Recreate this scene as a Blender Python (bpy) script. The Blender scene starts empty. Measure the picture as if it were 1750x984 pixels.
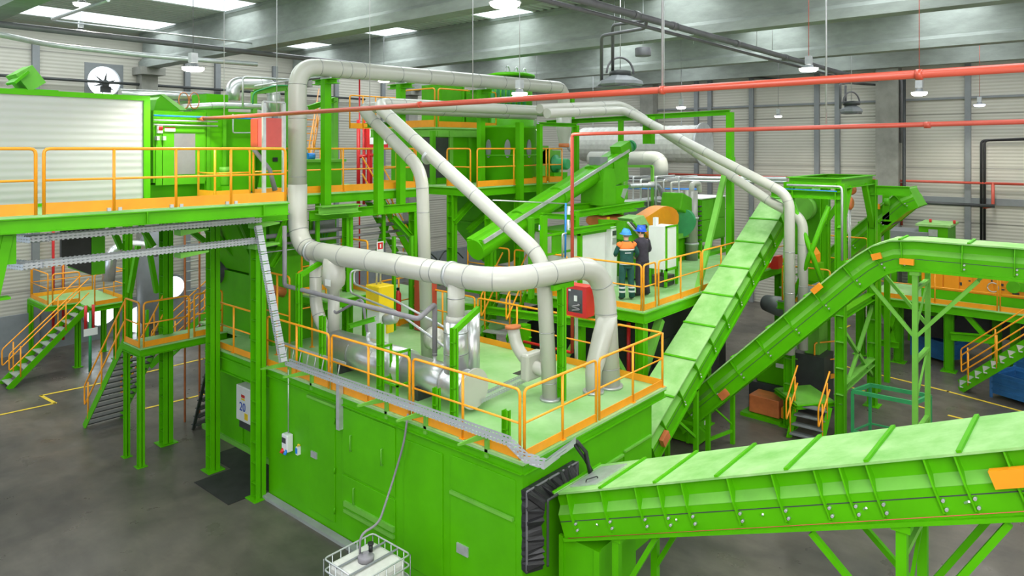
import bpy, math, random
from mathutils import Vector, Matrix
random.seed(7)
SC = bpy.context.scene
COL = SC.collection
PI = math.pi
# ---------------------------------------------------------------- camera
# level camera with a downward lens shift; X runs right-away, Y runs left-away, eye 7.75 m above the hall floor
FPX, CXP, HYP, EYE = 1200.0, 875.0, 254.0, 7.75
YAW = math.atan2(1025, 1200)
cam_d = bpy.data.cameras.new('camera'); cam = bpy.data.objects.new('camera', cam_d); COL.objects.link(cam)
cam.location = (0, 0, EYE); cam.rotation_euler = (PI/2, 0, YAW - PI/2)
cam_d.sensor_width = 36; cam_d.lens = FPX/1750*36; cam_d.shift_y = -(492-HYP)/1750
cam_d.clip_start = .1; cam_d.clip_end = 300
SC.camera = cam
# ---------------------------------------------------------------- world, exposure
W = bpy.data.worlds.new('world'); SC.world = W; W.use_nodes = True
W.node_tree.nodes['Background'].inputs[0].default_value = (.92, .97, 1, 1)
W.node_tree.nodes['Background'].inputs[1].default_value = .12
SC.view_settings.view_transform = 'Standard'; SC.view_settings.look = 'None'
SC.view_settings.exposure = 0.0; SC.view_settings.gamma = 1; SC.view_settings.use_curve_mapping = False
SC.cycles.max_bounces = 6; SC.cycles.diffuse_bounces = 4; SC.cycles.glossy_bounces = 3
SC.cycles.use_denoising = True
SC.cycles.sample_clamp_indirect = 6
def area(name, loc, rot, sx, sy, power, col=(1, 1, 1)):
    d = bpy.data.lights.new(name, 'AREA'); d.shape = 'RECTANGLE'; d.size = sx; d.size_y = sy; d.energy = power; d.color = col
    o = bpy.data.objects.new(name, d); COL.objects.link(o); o.location = loc; o.rotation_euler = rot; return o
# daylight falling through the roof-light strips (they run along X across the bays, 2 m wide)
STRIPS = [-2.0, 4.0, 9.9, 16.7, 23.0, 29.0]
for y in STRIPS:
    area('roof_daylight_and_key', (10.0, y, 12.50), (0, 0, 0), 46, 2.0, 1250, (.93, .98, 1.0))
# gate daylight from the left, then added key and fill lights out of view
area('gate_daylight_and_fill', (-3.5, 20, 3.2), (0, -PI/2, 0), 5.5, 14, 450, (.72, .84, 1.0))
area('roof_daylight_and_key', (-2.5, -3.5, 11.6), (math.radians(38), 0, math.radians(-49)), 11, 6, 1900, (1.0, .99, .96))  # added key from high behind the viewer, leaves the walkway underside dark
area('gate_daylight_and_fill', (14, -9, 4.5), (PI/2, 0, 0), 26, 8, 1050, (1.0, .98, .94))  # added fill for faces turned to the viewer, no known gate here
area('gate_daylight_and_fill', (-4, -3, 7.5), (PI/2, 0, -PI/4), 12, 7, 700, (1.0, .99, .96))  # second added fill, unseen behind the viewer

# ---------------------------------------------------------------- materials
MATS = {}
def mat(name, col, rough=.5, metal=0.0, var=.10, scale=3.0, spec=.5, dust=None, stretch=(1, 1, 1), bump=0.0, bscale=40, emit=None, es=0, coat=0):
    m = bpy.data.materials.new(name); m.use_nodes = True; nt = m.node_tree; N = nt.nodes; L = nt.links
    b = N['Principled BSDF']; b.inputs['Roughness'].default_value = rough; b.inputs['Metallic'].default_value = metal
    b.inputs['Specular IOR Level'].default_value = spec
    if coat: b.inputs['Coat Weight'].default_value = coat; b.inputs['Coat Roughness'].default_value = .15
    c = (*col, 1)
    tc = N.new('ShaderNodeTexCoord'); mp = N.new('ShaderNodeMapping'); mp.inputs['Scale'].default_value = stretch
    L.new(tc.outputs['Object'], mp.inputs[0])
    if var or dust:
        n1 = N.new('ShaderNodeTexNoise'); n1.inputs['Scale'].default_value = scale; n1.inputs['Detail'].default_value = 5; n1.inputs['Roughness'].default_value = .6
        L.new(mp.outputs[0], n1.inputs[0])
        cr = N.new('ShaderNodeValToRGB'); cr.color_ramp.elements[0].position = .32; cr.color_ramp.elements[1].position = .68
        lo = tuple(x*(1-var) for x in col); hi = tuple(min(1, x*(1+var*.7)) for x in col)
        cr.color_ramp.elements[0].color = (*lo, 1); cr.color_ramp.elements[1].color = (*(dust or hi), 1)
        L.new(n1.outputs[0], cr.inputs[0]); L.new(cr.outputs[0], b.inputs['Base Color'])
    else:
        b.inputs['Base Color'].default_value = c
    if bump:
        n2 = N.new('ShaderNodeTexNoise'); n2.inputs['Scale'].default_value = bscale; n2.inputs['Detail'].default_value = 3
        L.new(mp.outputs[0], n2.inputs[0]); bp = N.new('ShaderNodeBump'); bp.inputs['Strength'].default_value = bump; bp.inputs['Distance'].default_value = .02
        L.new(n2.outputs[0], bp.inputs['Height']); L.new(bp.outputs[0], b.inputs['Normal'])
    if emit:
        b.inputs['Emission Color'].default_value = (*emit, 1); b.inputs['Emission Strength'].default_value = es
    MATS[name] = m
    return m
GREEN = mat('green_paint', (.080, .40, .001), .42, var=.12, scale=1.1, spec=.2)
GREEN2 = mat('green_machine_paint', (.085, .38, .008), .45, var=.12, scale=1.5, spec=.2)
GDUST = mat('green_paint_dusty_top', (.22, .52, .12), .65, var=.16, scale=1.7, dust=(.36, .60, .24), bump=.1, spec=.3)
GDECK = mat('green_deck_floor', (.23, .52, .15), .45, var=.14, scale=.8, dust=(.38, .60, .29), spec=.4)
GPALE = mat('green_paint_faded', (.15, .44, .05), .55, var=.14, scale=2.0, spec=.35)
TEAL = mat('bluish_green_paint', (.03, .30, .10), .45, var=.12)
ORANGE = mat('orange_rail_paint', (.90, .35, .012), .35, var=.08, scale=4)
TOEB = mat('orange_board_paint', (.86, .33, .01), .42, var=.10, scale=2.0)
MACHO = mat('orange_machine_paint', (.88, .30, .012), .38, var=.08, scale=1.5)
DUCT = mat('cream_duct_paint', (.48, .48, .43), .30, var=.05, scale=1.2, spec=.5)
RING = mat('duct_seam_steel', (.36, .37, .37), .35, metal=.6, var=.1)
GALV = mat('galvanised_steel', (.55, .57, .58), .38, metal=.55, var=.12, scale=6)
SILVER = mat('aluminium_cladding', (.66, .67, .68), .28, metal=.75, var=.12, scale=2.5, bump=.15, bscale=6)
DKPIPE = mat('dark_grey_pipe', (.13, .13, .14), .45, var=.15)
GRPIPE = mat('grey_insulation_pipe', (.23, .22, .24), .6, var=.1)
REDP = mat('red_pipe_paint', (.50, .075, .045), .38, var=.08)
ORP = mat('orange_red_pipe_paint', (.50, .075, .04), .3, var=.1, scale=.5)
RED = mat('red_paint', (.60, .02, .02), .35, var=.06)
REDB = mat('faded_red_panel', (.62, .10, .09), .4, var=.08)
BLACK = mat('black_rubber', (.018, .018, .02), .5, var=.3, scale=4, bump=.3, bscale=8)
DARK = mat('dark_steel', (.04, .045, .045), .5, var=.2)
WHITE = mat('white_enamel', (.75, .77, .76), .4, var=.04)
IBCP = mat('white_plastic', (.6, .6, .56), .4, var=.10, scale=5)
YELL = mat('yellow_paint', (.82, .58, .01), .4, var=.05)
YLINE = mat('yellow_floor_paint', (.72, .52, .04), .6, var=.22, scale=5)
BLUE = mat('blue_steel', (.02, .12, .32), .45, var=.2, scale=3)
BLUEP = mat('blue_plastic', (.02, .22, .72), .35, var=.05)
LAMPW = mat('lamp_glow', (1, 1, 1), .5, var=0, emit=(1, .98, .86), es=14)
LAMPB = mat('lamp_glow_bluish', (1, 1, 1), .5, var=0, emit=(.72, .74, 1), es=10)
SKYL = mat('roof_light_panel', (.9, .95, 1), .5, var=0, emit=(.86, .94, 1), es=1.6)
WINL = mat('daylight_window_pane', (.9, .95, 1), .3, var=0, emit=(.86, .95, 1), es=3.5)
CONC = mat('concrete_beam', (.27, .30, .275), .8, var=.16, scale=1.4, stretch=(1, 1, 3), bump=.15, bscale=14)
CONCD = mat('concrete_column', (.25, .25, .22), .85, var=.18, scale=2, bump=.2, bscale=12)
ROOF = mat('roof_sheet_coating', (.46, .50, .45), .6, var=.06)
GREYT = mat('grey_trim_steel', (.20, .215, .225), .5, var=.08)
COPPER = mat('copper_orange_paint', (.55, .16, .05), .4, var=.2)
DKGLASS = mat('dark_glass', (.05, .055, .06), .12, var=.2, spec=.8)
SKIN = mat('skin', (.62, .36, .26), .5, var=.05)
CLOTHG = mat('dark_green_workwear', (.008, .075, .062), .8, var=.2, scale=12, bump=.3, bscale=30)
CLOTHO = mat('orange_workwear', (.85, .20, .03), .75, var=.06, scale=12)
CLOTHD = mat('charcoal_jacket_cloth', (.035, .03, .045), .85, var=.2, scale=12, bump=.3, bscale=30)
REFL = mat('reflective_tape', (.62, .64, .66), .35, var=.05)
HELM = mat('blue_helmet_plastic', (.012, .10, .75), .22, var=.04)
HELM2 = mat('light_blue_helmet_plastic', (.06, .32, .80), .25, var=.04)

def wallmat(name, col, axis):     # sandwich panels: fine ribs in mesh-free bump plus darker joints every 1.15 m up the wall
    m = bpy.data.materials.new(name); m.use_nodes = True; nt = m.node_tree; N = nt.nodes; L = nt.links; b = N['Principled BSDF']
    b.inputs['Roughness'].default_value = .5
    tc = N.new('ShaderNodeTexCoord'); sx = N.new('ShaderNodeSeparateXYZ'); L.new(tc.outputs['Object'], sx.inputs[0])
    def mth(op, a, bb=None, v=None):
        n = N.new('ShaderNodeMath'); n.operation = op; L.new(a, n.inputs[0])
        if bb is not None: L.new(bb, n.inputs[1])
        if v is not None: n.inputs[1].default_value = v
        return n.outputs[0]
    fr = mth('FRACT', mth('DIVIDE', sx.outputs[2], v=axis)); j = mth('LESS_THAN', fr, v=.022)
    rib = mth('SINE', mth('MULTIPLY', sx.outputs[2], v=2*PI/.14))
    nz = N.new('ShaderNodeTexNoise'); nz.inputs['Scale'].default_value = .45; nz.inputs['Detail'].default_value = 5; L.new(tc.outputs['Object'], nz.inputs[0])
    cr = N.new('ShaderNodeValToRGB'); cr.color_ramp.elements[0].position = .3; cr.color_ramp.elements[1].position = .7
    cr.color_ramp.elements[0].color = (*[x*.86 for x in col], 1); cr.color_ramp.elements[1].color = (*col, 1); L.new(nz.outputs[0], cr.inputs[0])
    mx = N.new('ShaderNodeMixRGB'); L.new(j, mx.inputs[0]); L.new(cr.outputs[0], mx.inputs[1]); mx.inputs[2].default_value = (*[x*.5 for x in col], 1)
    L.new(mx.outputs[0], b.inputs['Base Color'])
    bp = N.new('ShaderNodeBump'); bp.inputs['Strength'].default_value = .35; bp.inputs['Distance'].default_value = .012; L.new(rib, bp.inputs['Height']); L.new(bp.outputs[0], b.inputs['Normal'])
    return m
WALL = wallmat('cream_sandwich_panel', (.50, .485, .42), 2.3)
WALLW = wallmat('white_sandwich_panel', (.46, .47, .46), 1.1)
def floormat():
    m = bpy.data.materials.new('stained_concrete_floor'); m.use_nodes = True; nt = m.node_tree; N = nt.nodes; L = nt.links; b = N['Principled BSDF']
    tc = N.new('ShaderNodeTexCoord')
    def noise(s, d, r=.6, st=(1, 1, 1), dist=0):
        mp = N.new('ShaderNodeMapping'); mp.inputs['Scale'].default_value = st; L.new(tc.outputs['Object'], mp.inputs[0])
        n = N.new('ShaderNodeTexNoise'); n.inputs['Scale'].default_value = s; n.inputs['Detail'].default_value = d; n.inputs['Roughness'].default_value = r; n.inputs['Distortion'].default_value = dist
        L.new(mp.outputs[0], n.inputs[0]); return n.outputs[0]
    def ramp(i, p0, c0, p1, c1):
        r = N.new('ShaderNodeValToRGB'); r.color_ramp.elements[0].position = p0; r.color_ramp.elements[1].position = p1
        r.color_ramp.elements[0].color = (*c0, 1); r.color_ramp.elements[1].color = (*c1, 1); L.new(i, r.inputs[0]); return r.outputs[0]
    a = ramp(noise(.35, 7, .62, dist=.4), .34, (.058, .054, .049), .68, (.15, .132, .11))
    f = ramp(noise(2.2, 9, .65, (1, .4, 1), .3), .2, (.65, .65, .65), .75, (1.2, 1.2, 1.17))
    mx = N.new('ShaderNodeMixRGB'); mx.blend_type = 'MULTIPLY'; mx.inputs[0].default_value = 1; L.new(a, mx.inputs[1]); L.new(f, mx.inputs[2])
    L.new(mx.outputs[0], b.inputs['Base Color'])
    L.new(ramp(noise(1.2, 6, .6), .3, (.24, .24, .24), .75, (.52, .52, .52)), b.inputs['Roughness'])
    b.inputs['Specular IOR Level'].default_value = .45
    return m
FLOOR = floormat()
def traymat(name, ua, va):      # galvanised tray with two rows of punched slots; ua/va name the object axes along and across
    m = bpy.data.materials.new(name); m.use_nodes = True; nt = m.node_tree; N = nt.nodes; L = nt.links; b = N['Principled BSDF']
    b.inputs['Base Color'].default_value = (.46, .48, .51, 1); b.inputs['Roughness'].default_value = .4; b.inputs['Metallic'].default_value = .35
    tc = N.new('ShaderNodeTexCoord'); sx = N.new('ShaderNodeSeparateXYZ'); L.new(tc.outputs['Object'], sx.inputs[0])
    def band(out, per, w):
        d = N.new('ShaderNodeMath'); d.operation = 'DIVIDE'; d.inputs[1].default_value = per; L.new(out, d.inputs[0])
        f = N.new('ShaderNodeMath'); f.operation = 'FRACT'; L.new(d.outputs[0], f.inputs[0])
        c = N.new('ShaderNodeMath'); c.operation = 'LESS_THAN'; c.inputs[1].default_value = w; L.new(f.outputs[0], c.inputs[0]); return c.outputs[0]
    mu = N.new('ShaderNodeMath'); mu.operation = 'MULTIPLY'; L.new(band(sx.outputs[ua], .075, .55), mu.inputs[0]); L.new(band(sx.outputs[va], .05, .3), mu.inputs[1])
    t = N.new('ShaderNodeBsdfTransparent'); mix = N.new('ShaderNodeMixShader'); L.new(mu.outputs[0], mix.inputs[0]); L.new(b.outputs[0], mix.inputs[1]); L.new(t.outputs[0], mix.inputs[2])
    L.new(mix.outputs[0], N['Material Output'].inputs[0]); return m
TRAYX = traymat('slotted_tray_steel_x', 0, 2); TRAYY = traymat('slotted_tray_steel_y', 1, 2)

# ---------------------------------------------------------------- mesh helpers
V = Vector
UP = V((0, 0, 1))
class MB:
    def __init__(s): s.v = []; s.f = []; s.s = []
    def add(s, vs, fs, smooth=False):
        k = len(s.v); s.v += [tuple(p) for p in vs]; s.f += [tuple(i+k for i in f) for f in fs]; s.s += [smooth]*len(fs); return s
    def box(s, x0, y0, z0, x1, y1, z1):
        if x0 > x1: x0, x1 = x1, x0
        if y0 > y1: y0, y1 = y1, y0
        if z0 > z1: z0, z1 = z1, z0
        return s.add([(x0,y0,z0),(x1,y0,z0),(x1,y1,z0),(x0,y1,z0),(x0,y0,z1),(x1,y0,z1),(x1,y1,z1),(x0,y1,z1)],
                     [(3,2,1,0),(4,5,6,7),(0,1,5,4),(1,2,6,5),(2,3,7,6),(3,0,4,7)])
    def bar(s, p0, p1, w, h, up=UP, off=(0, 0)):
        p0, p1 = V(p0), V(p1); d = (p1-p0).normalized(); up = V(up)
        sd = d.cross(up)
        if sd.length < 1e-4: sd = d.cross(V((1, 0, 0)))
        sd.normalize(); u = sd.cross(d).normalized()
        c = [(-w/2, -h/2), (w/2, -h/2), (w/2, h/2), (-w/2, h/2)]
        vs = [p + sd*(a+off[0]) + u*(b+off[1]) for p in (p0, p1) for a, b in c]
        return s.add(vs, [(3,2,1,0),(4,5,6,7),(0,1,5,4),(1,2,6,5),(2,3,7,6),(3,0,4,7)])
    def ibeam(s, p0, p1, w, h, t=.02, up=UP):
        s.bar(p0, p1, w, t, up, (0, h/2-t/2)); s.bar(p0, p1, w, t, up, (0, -h/2+t/2)); return s.bar(p0, p1, t*.8, h-2*t, up)
    def cyl(s, p0, p1, r0, r1=None, n=16, cap=True):
        r1 = r0 if r1 is None else r1; p0, p1 = V(p0), V(p1); d = (p1-p0).normalized()
        a = d.cross(UP)
        if a.length < 1e-4: a = V((1, 0, 0))
        a.normalize(); b = d.cross(a)
        vs = [p + (a*math.cos(2*PI*i/n) + b*math.sin(2*PI*i/n))*r for p, r in ((p0, r0), (p1, r1)) for i in range(n)]
        s.add(vs, [(i, (i+1) % n, n+(i+1) % n, n+i) for i in range(n)], True)
        if cap:
            k = len(s.v)-2*n; s.f += [tuple(k+i for i in range(n))[::-1], tuple(k+n+i for i in range(n))]; s.s += [False, False]
        return s
    def tube(s, pts, r, n=10, cap=True):
        pts = [V(p) for p in pts]; m = len(pts); rs = r if isinstance(r, (list, tuple)) else [r]*m
        T = [((pts[min(i+1, m-1)]-pts[i]).normalized() + (pts[i]-pts[max(i-1, 0)]).normalized()).normalized() for i in range(m)]
        a = T[0].cross(UP)
        if a.length < 1e-3: a = T[0].cross(V((1, 0, 0)))
        a.normalize(); vs = []
        for i in range(m):
            a = (a - T[i]*a.dot(T[i])).normalized(); b = T[i].cross(a)
            k = 1.0
            if 0 < i < m-1: k = 1/max(.5, math.sqrt((1+(pts[i+1]-pts[i]).normalized().dot((pts[i]-pts[i-1]).normalized()))/2))
            vs += [pts[i] + (a*math.cos(2*PI*j/n) + b*math.sin(2*PI*j/n))*rs[i]*(1 if k < 1.02 else 1) for j in range(n)]
        s.add(vs, [(i*n+j, i*n+(j+1) % n, (i+1)*n+(j+1) % n, (i+1)*n+j) for i in range(m-1) for j in range(n)], True)
        if cap:
            k = len(s.v)-m*n; s.f += [tuple(k+j for j in range(n))[::-1], tuple(k+(m-1)*n+j for j in range(n))]; s.s += [False, False]
        return s
    def prism(s, poly, vec):
        n = len(poly); vec = V(vec); vs = [V(p) for p in poly] + [V(p)+vec for p in poly]
        return s.add(vs, [tuple(range(n))[::-1], tuple(range(n, 2*n))] + [(i, (i+1) % n, n+(i+1) % n, n+i) for i in range(n)])
    def loft(s, secs, cap=True, smooth=False):
        n = len(secs[0]); m = len(secs); vs = [p for q in secs for p in q]
        s.add(vs, [(i*n+j, i*n+(j+1) % n, (i+1)*n+(j+1) % n, (i+1)*n+j) for i in range(m-1) for j in range(n)], smooth)
        if cap:
            k = len(s.v)-m*n; s.f += [tuple(k+j for j in range(n))[::-1], tuple(k+(m-1)*n+j for j in range(n))]; s.s += [False, False]
        return s
    def lathe(s, c, prof, n=20, axis=UP):
        c = V(c); axis = V(axis).normalized(); a = axis.cross(V((1, .1, 0)))
        if a.length < .01: a = V((0, 1, 0))
        a.normalize(); b = axis.cross(a)
        return s.loft([[c + axis*z + (a*math.cos(2*PI*i/n)+b*math.sin(2*PI*i/n))*max(r, .001) for i in range(n)] for r, z in prof], True, True)
    def ball(s, c, r, n=12, sq=(1, 1, 1)):
        c = V(c); secs = []
        for i in range(n//2+1):
            t = -PI/2 + PI*i/(n//2); secs.append([c + V((math.cos(t)*math.cos(2*PI*j/n)*r*sq[0], math.cos(t)*math.sin(2*PI*j/n)*r*sq[1], math.sin(t)*r*sq[2])) for j in range(n)])
        return s.loft(secs, True, True)
def rp(pts, rad, k=4):          # round the corners of a polyline
    pts = [V(p) for p in pts]; out = [pts[0]]
    for i in range(1, len(pts)-1):
        a, b, c = pts[i-1], pts[i], pts[i+1]; u = (a-b); w = (c-b); r = min(rad, u.length*.49, w.length*.49)
        p, q = b+u.normalized()*r, b+w.normalized()*r
        for j in range(k+1):
            t = j/k; out.append(p*(1-t)**2 + b*2*t*(1-t) + q*t*t)
    return out + [pts[-1]]
def loc_of(o):
    l = V((0, 0, 0))
    while o is not None: l += V(o.location); o = o.parent
    return l
def build(name, mb, m, parent=None, label=None, bevel=0, origin=None):
    base = loc_of(parent) if parent else V((0, 0, 0))
    me = bpy.data.meshes.new(name); org = V(origin) if origin is not None else base
    me.from_pydata([tuple(V(p)-org) for p in mb.v], [], mb.f)
    me.polygons.foreach_set('use_smooth', mb.s)
    me.materials.append(m); me.update()
    o = bpy.data.objects.new(name, me); COL.objects.link(o)
    if parent: o.parent = parent
    o.location = org-base
    if label: o['label'] = label
    if bevel:
        bv = o.modifiers.new('bevel', 'BEVEL'); bv.width = bevel; bv.segments = 2; bv.limit_method = 'ANGLE'
    return o
def tag(o, label, cat, group=None, kind=None):
    o['label'] = label; o['category'] = cat
    if group: o['group'] = group
    if kind: o['kind'] = kind
    return o
def thing(name, label, cat, loc, group=None):
    o = bpy.data.objects.new(name, None); COL.objects.link(o); o.location = loc; o.empty_display_size = .2
    return tag(o, label, cat, group)
def single(name, mb, m, label, cat, group=None, bevel=0):
    c = V((sum(p[0] for p in mb.v)/len(mb.v), sum(p[1] for p in mb.v)/len(mb.v), min(p[2] for p in mb.v)))
    return tag(build(name, mb, m, None, None, bevel, c), label, cat, group)
def struct(name, mb, m, parent=None):
    o = build(name, mb, m, parent)
    if not parent: o['kind'] = 'structure'
    return o
def P(px, py, z=None, x=None, y=None, d=None):   # a photograph pixel to a place at known height, or on a known X or Y plane
    k = (px-CXP)/FPX; rx = math.cos(YAW)+math.sin(YAW)*k; ry = math.sin(YAW)-math.cos(YAW)*k
    if z is not None: d = (EYE-z)*FPX/(py-HYP)
    elif x is not None: d = x/rx
    elif y is not None: d = y/ry
    return V((rx*d, ry*d, EYE-(py-HYP)/FPX*d))

def text(name, body, size, m, parent, loc, rot):      # lettering as a thin mesh, at a world place
    cu = bpy.data.curves.new(name, 'FONT'); cu.body = body; cu.size = size; cu.extrude = .003; cu.align_x = 'CENTER'
    o = bpy.data.objects.new(name, cu); me = bpy.data.meshes.new_from_object(o); bpy.data.objects.remove(o); bpy.data.curves.remove(cu)
    me.materials.clear(); me.materials.append(m)
    o = bpy.data.objects.new(name, me); COL.objects.link(o); o.parent = parent; o.location = V(loc)-loc_of(parent); o.rotation_euler = rot; return o
# ---------------------------------------------------------------- builders shared by many things
A_, B_, C_ = 2.89, 3.85, 6.65       # deck heights of the low, middle and upper platforms
def railing(pts, label, z0=0, post_at=None, h=1.1, toe=.14, m=None, group=None, cat='railing', r=.024, toeside=0, step=1.5, mid=True):
    """pts: base points of one railing section; rounded top corners run down into the end posts."""
    m = m or ORANGE
    pts = [V((p[0], p[1], (p[2] if len(p) > 2 else z0))) for p in pts]
    t = thing('railing', label, cat, pts[0], group); H = V((0, 0, h))
    path = [pts[0]] + [p+H for p in pts] + [pts[-1]]
    build('top_rail', MB().tube(rp(path, .09, 3), r, 8), m, t)
    if mid: build('mid_rail', MB().tube([p+H*.52 for p in pts], r*.75, 8), m, t)
    acc = 0
    for a, b in zip(pts, pts[1:]):
        L = (b-a).length; n = max(1, round(L/step))
        for i in range(0 if (a is pts[0]) else -1, n):
            k = i+1 if i >= 0 else 0
            if (k == n and b is pts[-1]) or (k == 0 and a is pts[0]): continue
            if k == n: continue
            p = a + (b-a)*(k/n); mb = MB().cyl(p, p+H, r, n=8)
            mb.box(p.x-.05, p.y-.05, p.z, p.x+.05, p.y+.05, p.z+.012); build('post', mb, m, t)
    if toe:
        for a, b in zip(pts, pts[1:]):
            build('toe_board', MB().bar(a+V((0, 0, toe/2+.005)), b+V((0, 0, toe/2+.005)), .012, toe), TOEB, t)
    return t
def rotpost(name, x, y, z0, z1, s, m, parent, ladder=False, label=None):   # H-section column with base plate
    mb = MB(); mb.box(x-s/2, y-s/2, z0, x+s/2, y-s/2+.014, z1); mb.box(x-s/2, y+s/2-.014, z0, x+s/2, y+s/2, z1); mb.box(x-.008, y-s/2, z0, x+.008, y+s/2, z1)
    o = build(name, mb, m, parent, label)
    return o
def column(x, y, z0, z1, s, label, m=None, group=None, plate=True, ladder=False):
    m = m or GREEN; t = thing('steel_column', label, 'column', (x, y, z0), group)
    rotpost('shaft', x, y, z0+.02, z1, s, m, t)
    if plate: build('base_plate', MB().box(x-s*.85, y-s*.85, z0+.001, x+s*.85, y+s*.85, z0+.022), m, t)
    if ladder:
        z = z0+.35
        while z < z1-.1: build('stiffener', MB().box(x-s/2+.01, y-s/2+.02, z, x-.01, y+s/2-.02, z+.012), m, t); z += .45
    return t
def duct(name, pts, r, label, seams=(), m=None, cat='duct', rad=None, n=28, group=None, ends=()):
    m = m or DUCT; t = thing(name, label, cat, pts[0], group); pp = rp(pts, rad or r*2.4, 8)
    build('pipe', MB().tube(pp, r, n), m, t)
    L = [0]
    for a, b in zip(pp, pp[1:]): L.append(L[-1]+(b-a).length)
    for s_ in seams:
        u = s_*L[-1]; i = max(j for j in range(len(L)) if L[j] <= u+1e-9); i = min(i, len(pp)-2)
        k = (u-L[i])/max(1e-6, L[i+1]-L[i]); p = pp[i]+(pp[i+1]-pp[i])*k; d = (pp[i+1]-pp[i]).normalized()
        build('seam_ring', MB().cyl(p-d*.008, p+d*.008, r+.006, n=n), RING, t)
    return t
def pipe(name, pts, r, m, label, cat='pipe', rad=.08, group=None, clamps=(), cm=None, n=10):
    if not clamps: return single(name, MB().tube(rp(pts, rad, 4), r, n), m, label, cat, group)
    t = thing(name, label, cat, pts[0], group); build('run', MB().tube(rp(pts, rad, 4), r, n), m, t)
    for c, d in clamps:
        c = V(c); d = V(d).normalized(); build('coupling', MB().cyl(c-d*r*1.1, c+d*r*1.1, r*1.35, n=n), cm or m, t)
    return t
def stair(pb, pt, width, n, label, side, rails=(), m=None, tm=None, cat='stairs', group=None, tdepth=.24, rh=1.0, rc=None, hook=True, sw=.2):
    """pb/pt: bottom and top points of one stringer; side: horizontal vector to the other stringer."""
    m = m or GREEN; tm = tm or GALV; pb, pt, sd = V(pb), V(pt), V(side).normalized()*width
    t = thing('metal_stairs', label, cat, pb, group); dz = V((0, 0, 1))
    for k in (0, 1):
        build('stringer', MB().bar(pb+sd*k, pt+sd*k, .02, sw), m, t)
    run = pt-pb; fw = V((run.x, run.y, 0)).normalized()
    for i in range(n):
        c = pb + run*((i+.6)/n)
        build('tread', MB().bar(c+sd*.02+fw*0, c+sd*.98, tdepth, .03), tm, t)
    for k in rails:
        o = sd*k; a, b = pb+o+run*.06, pt+o; R = .022; rc = rc or ORANGE
        path = [a+dz*.42, a-fw*.12+dz*(.5), a-fw*.12+dz*rh, b+dz*rh] if hook else [a, a+dz*rh, b+dz*rh]
        if hook: path = [b+dz*rh, a+dz*rh-fw*.12, a+dz*(rh*.45)-fw*.12, b+dz*(rh*.5)]
        build('handrail', MB().tube(rp(path, .09, 4), R, 8), rc, t)
        np_ = max(2, round(run.length/1.4))
        for j in range(np_):
            p = a + (b-a)*((j+.15)/(np_-.3)); build('rail_post', MB().cyl(p, p+dz*rh, R, n=8), rc, t)
    return t
def ladder_post(x, y, z0, z1, label, s=.1, arm=None, m=None, group=None):
    t = thing('pipe_support_post', label, 'support post', (x, y, z0), group); m = m or GREEN
    mb = MB(); mb.box(x-s/2, y-s/2, z0, x+s/2, y-s/2+.012, z1); mb.box(x-s/2, y+s/2-.012, z0, x+s/2, y+s/2, z1); mb.box(x-.006, y-s/2, z0, x+.006, y+s/2, z1)
    build('shaft', mb, m, t)
    z = z0+.25
    while z < z1-.05: build('stiffener', MB().box(x-s/2, y-s/2, z, x, y+s/2, z+.01), m, t); z += .4
    if arm: build('arm', MB().bar(arm[0], arm[1], .08, .1), m, t)
    return t
# ================================================================ the hall
WY, WX, ROOFZ = 31.4, 35.0, 12.62
struct('floor', MB().box(-8, -14, -.2, WX+.3, WY+.3, 0), FLOOR)
# left wall with two round ports: built as strips round the openings
def ringwall():
    mb = MB(); holes = [(11.03, 10.5, .62)]
    mb.box(-8, WY, 0, 10.3, WY+.25, ROOFZ+.6); mb.box(11.75, WY, 0, WX+.25, WY+.25, ROOFZ+.6)
    mb.box(10.3, WY, 0, 11.75, WY+.25, 9.77); mb.box(10.3, WY, 11.23, 11.75, WY+.25, ROOFZ+.6)
    return mb
struct('wall_left', ringwall(), WALL)
mb = MB(); n = 32; R_ = .62
for i in range(n):      # square plate with a round hole
    a0, a1 = 2*PI*i/n, 2*PI*(i+1)/n
    def sq(a): c, s = math.cos(a), math.sin(a); k = .725/max(abs(c), abs(s)); return (11.025+c*k, 10.5+s*k*.73/.725)
    q = [(11.025+math.cos(a0)*R_, 10.5+math.sin(a0)*R_), sq(a0), sq(a1), (11.025+math.cos(a1)*R_, 10.5+math.sin(a1)*R_)]
    mb.prism([(x, WY-.02, z) for x, z in q], (0, .1, 0))
w = struct('window_1', mb, GREYT)
struct('pane', MB().cyl((11.025, WY+.12, 10.5), (11.025, WY+.15, 10.5), R_, n=32), WINL, w)
struct('wall_far', MB().box(WX, -14, 0, WX+.25, WY+.25, ROOFZ+.6), WALL)
# roof sheet: trapezoidal ribs running along X, open over the roof-light strips
mb = MB()
edges = []; y = -14.0
cuts = [(s-1, s+1) for s in STRIPS]
segs = []; a = -14.0
for c0, c1 in cuts: segs.append((a, c0)); a = c1
segs.append((a, WY+.3))
for y0, y1 in segs:
    y = y0; mb.box(-8, y0, ROOFZ+.12, WX+.3, y1, ROOFZ+.16)
    while y < y1-.1:
        mb.prism([(-8, y, ROOFZ+.12), (-8, y+.05, ROOFZ), (-8, y+.17, ROOFZ), (-8, y+.22, ROOFZ+.12)], (WX+8.3, 0, 0)); y += .33
struct('ceiling', mb, ROOF)
for i, s in enumerate(STRIPS):
    struct('window_%d' % (i+2), MB().box(-8, s-1, ROOFZ+.02, WX+.3, s+1, ROOFZ+.05), SKYL)
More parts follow.
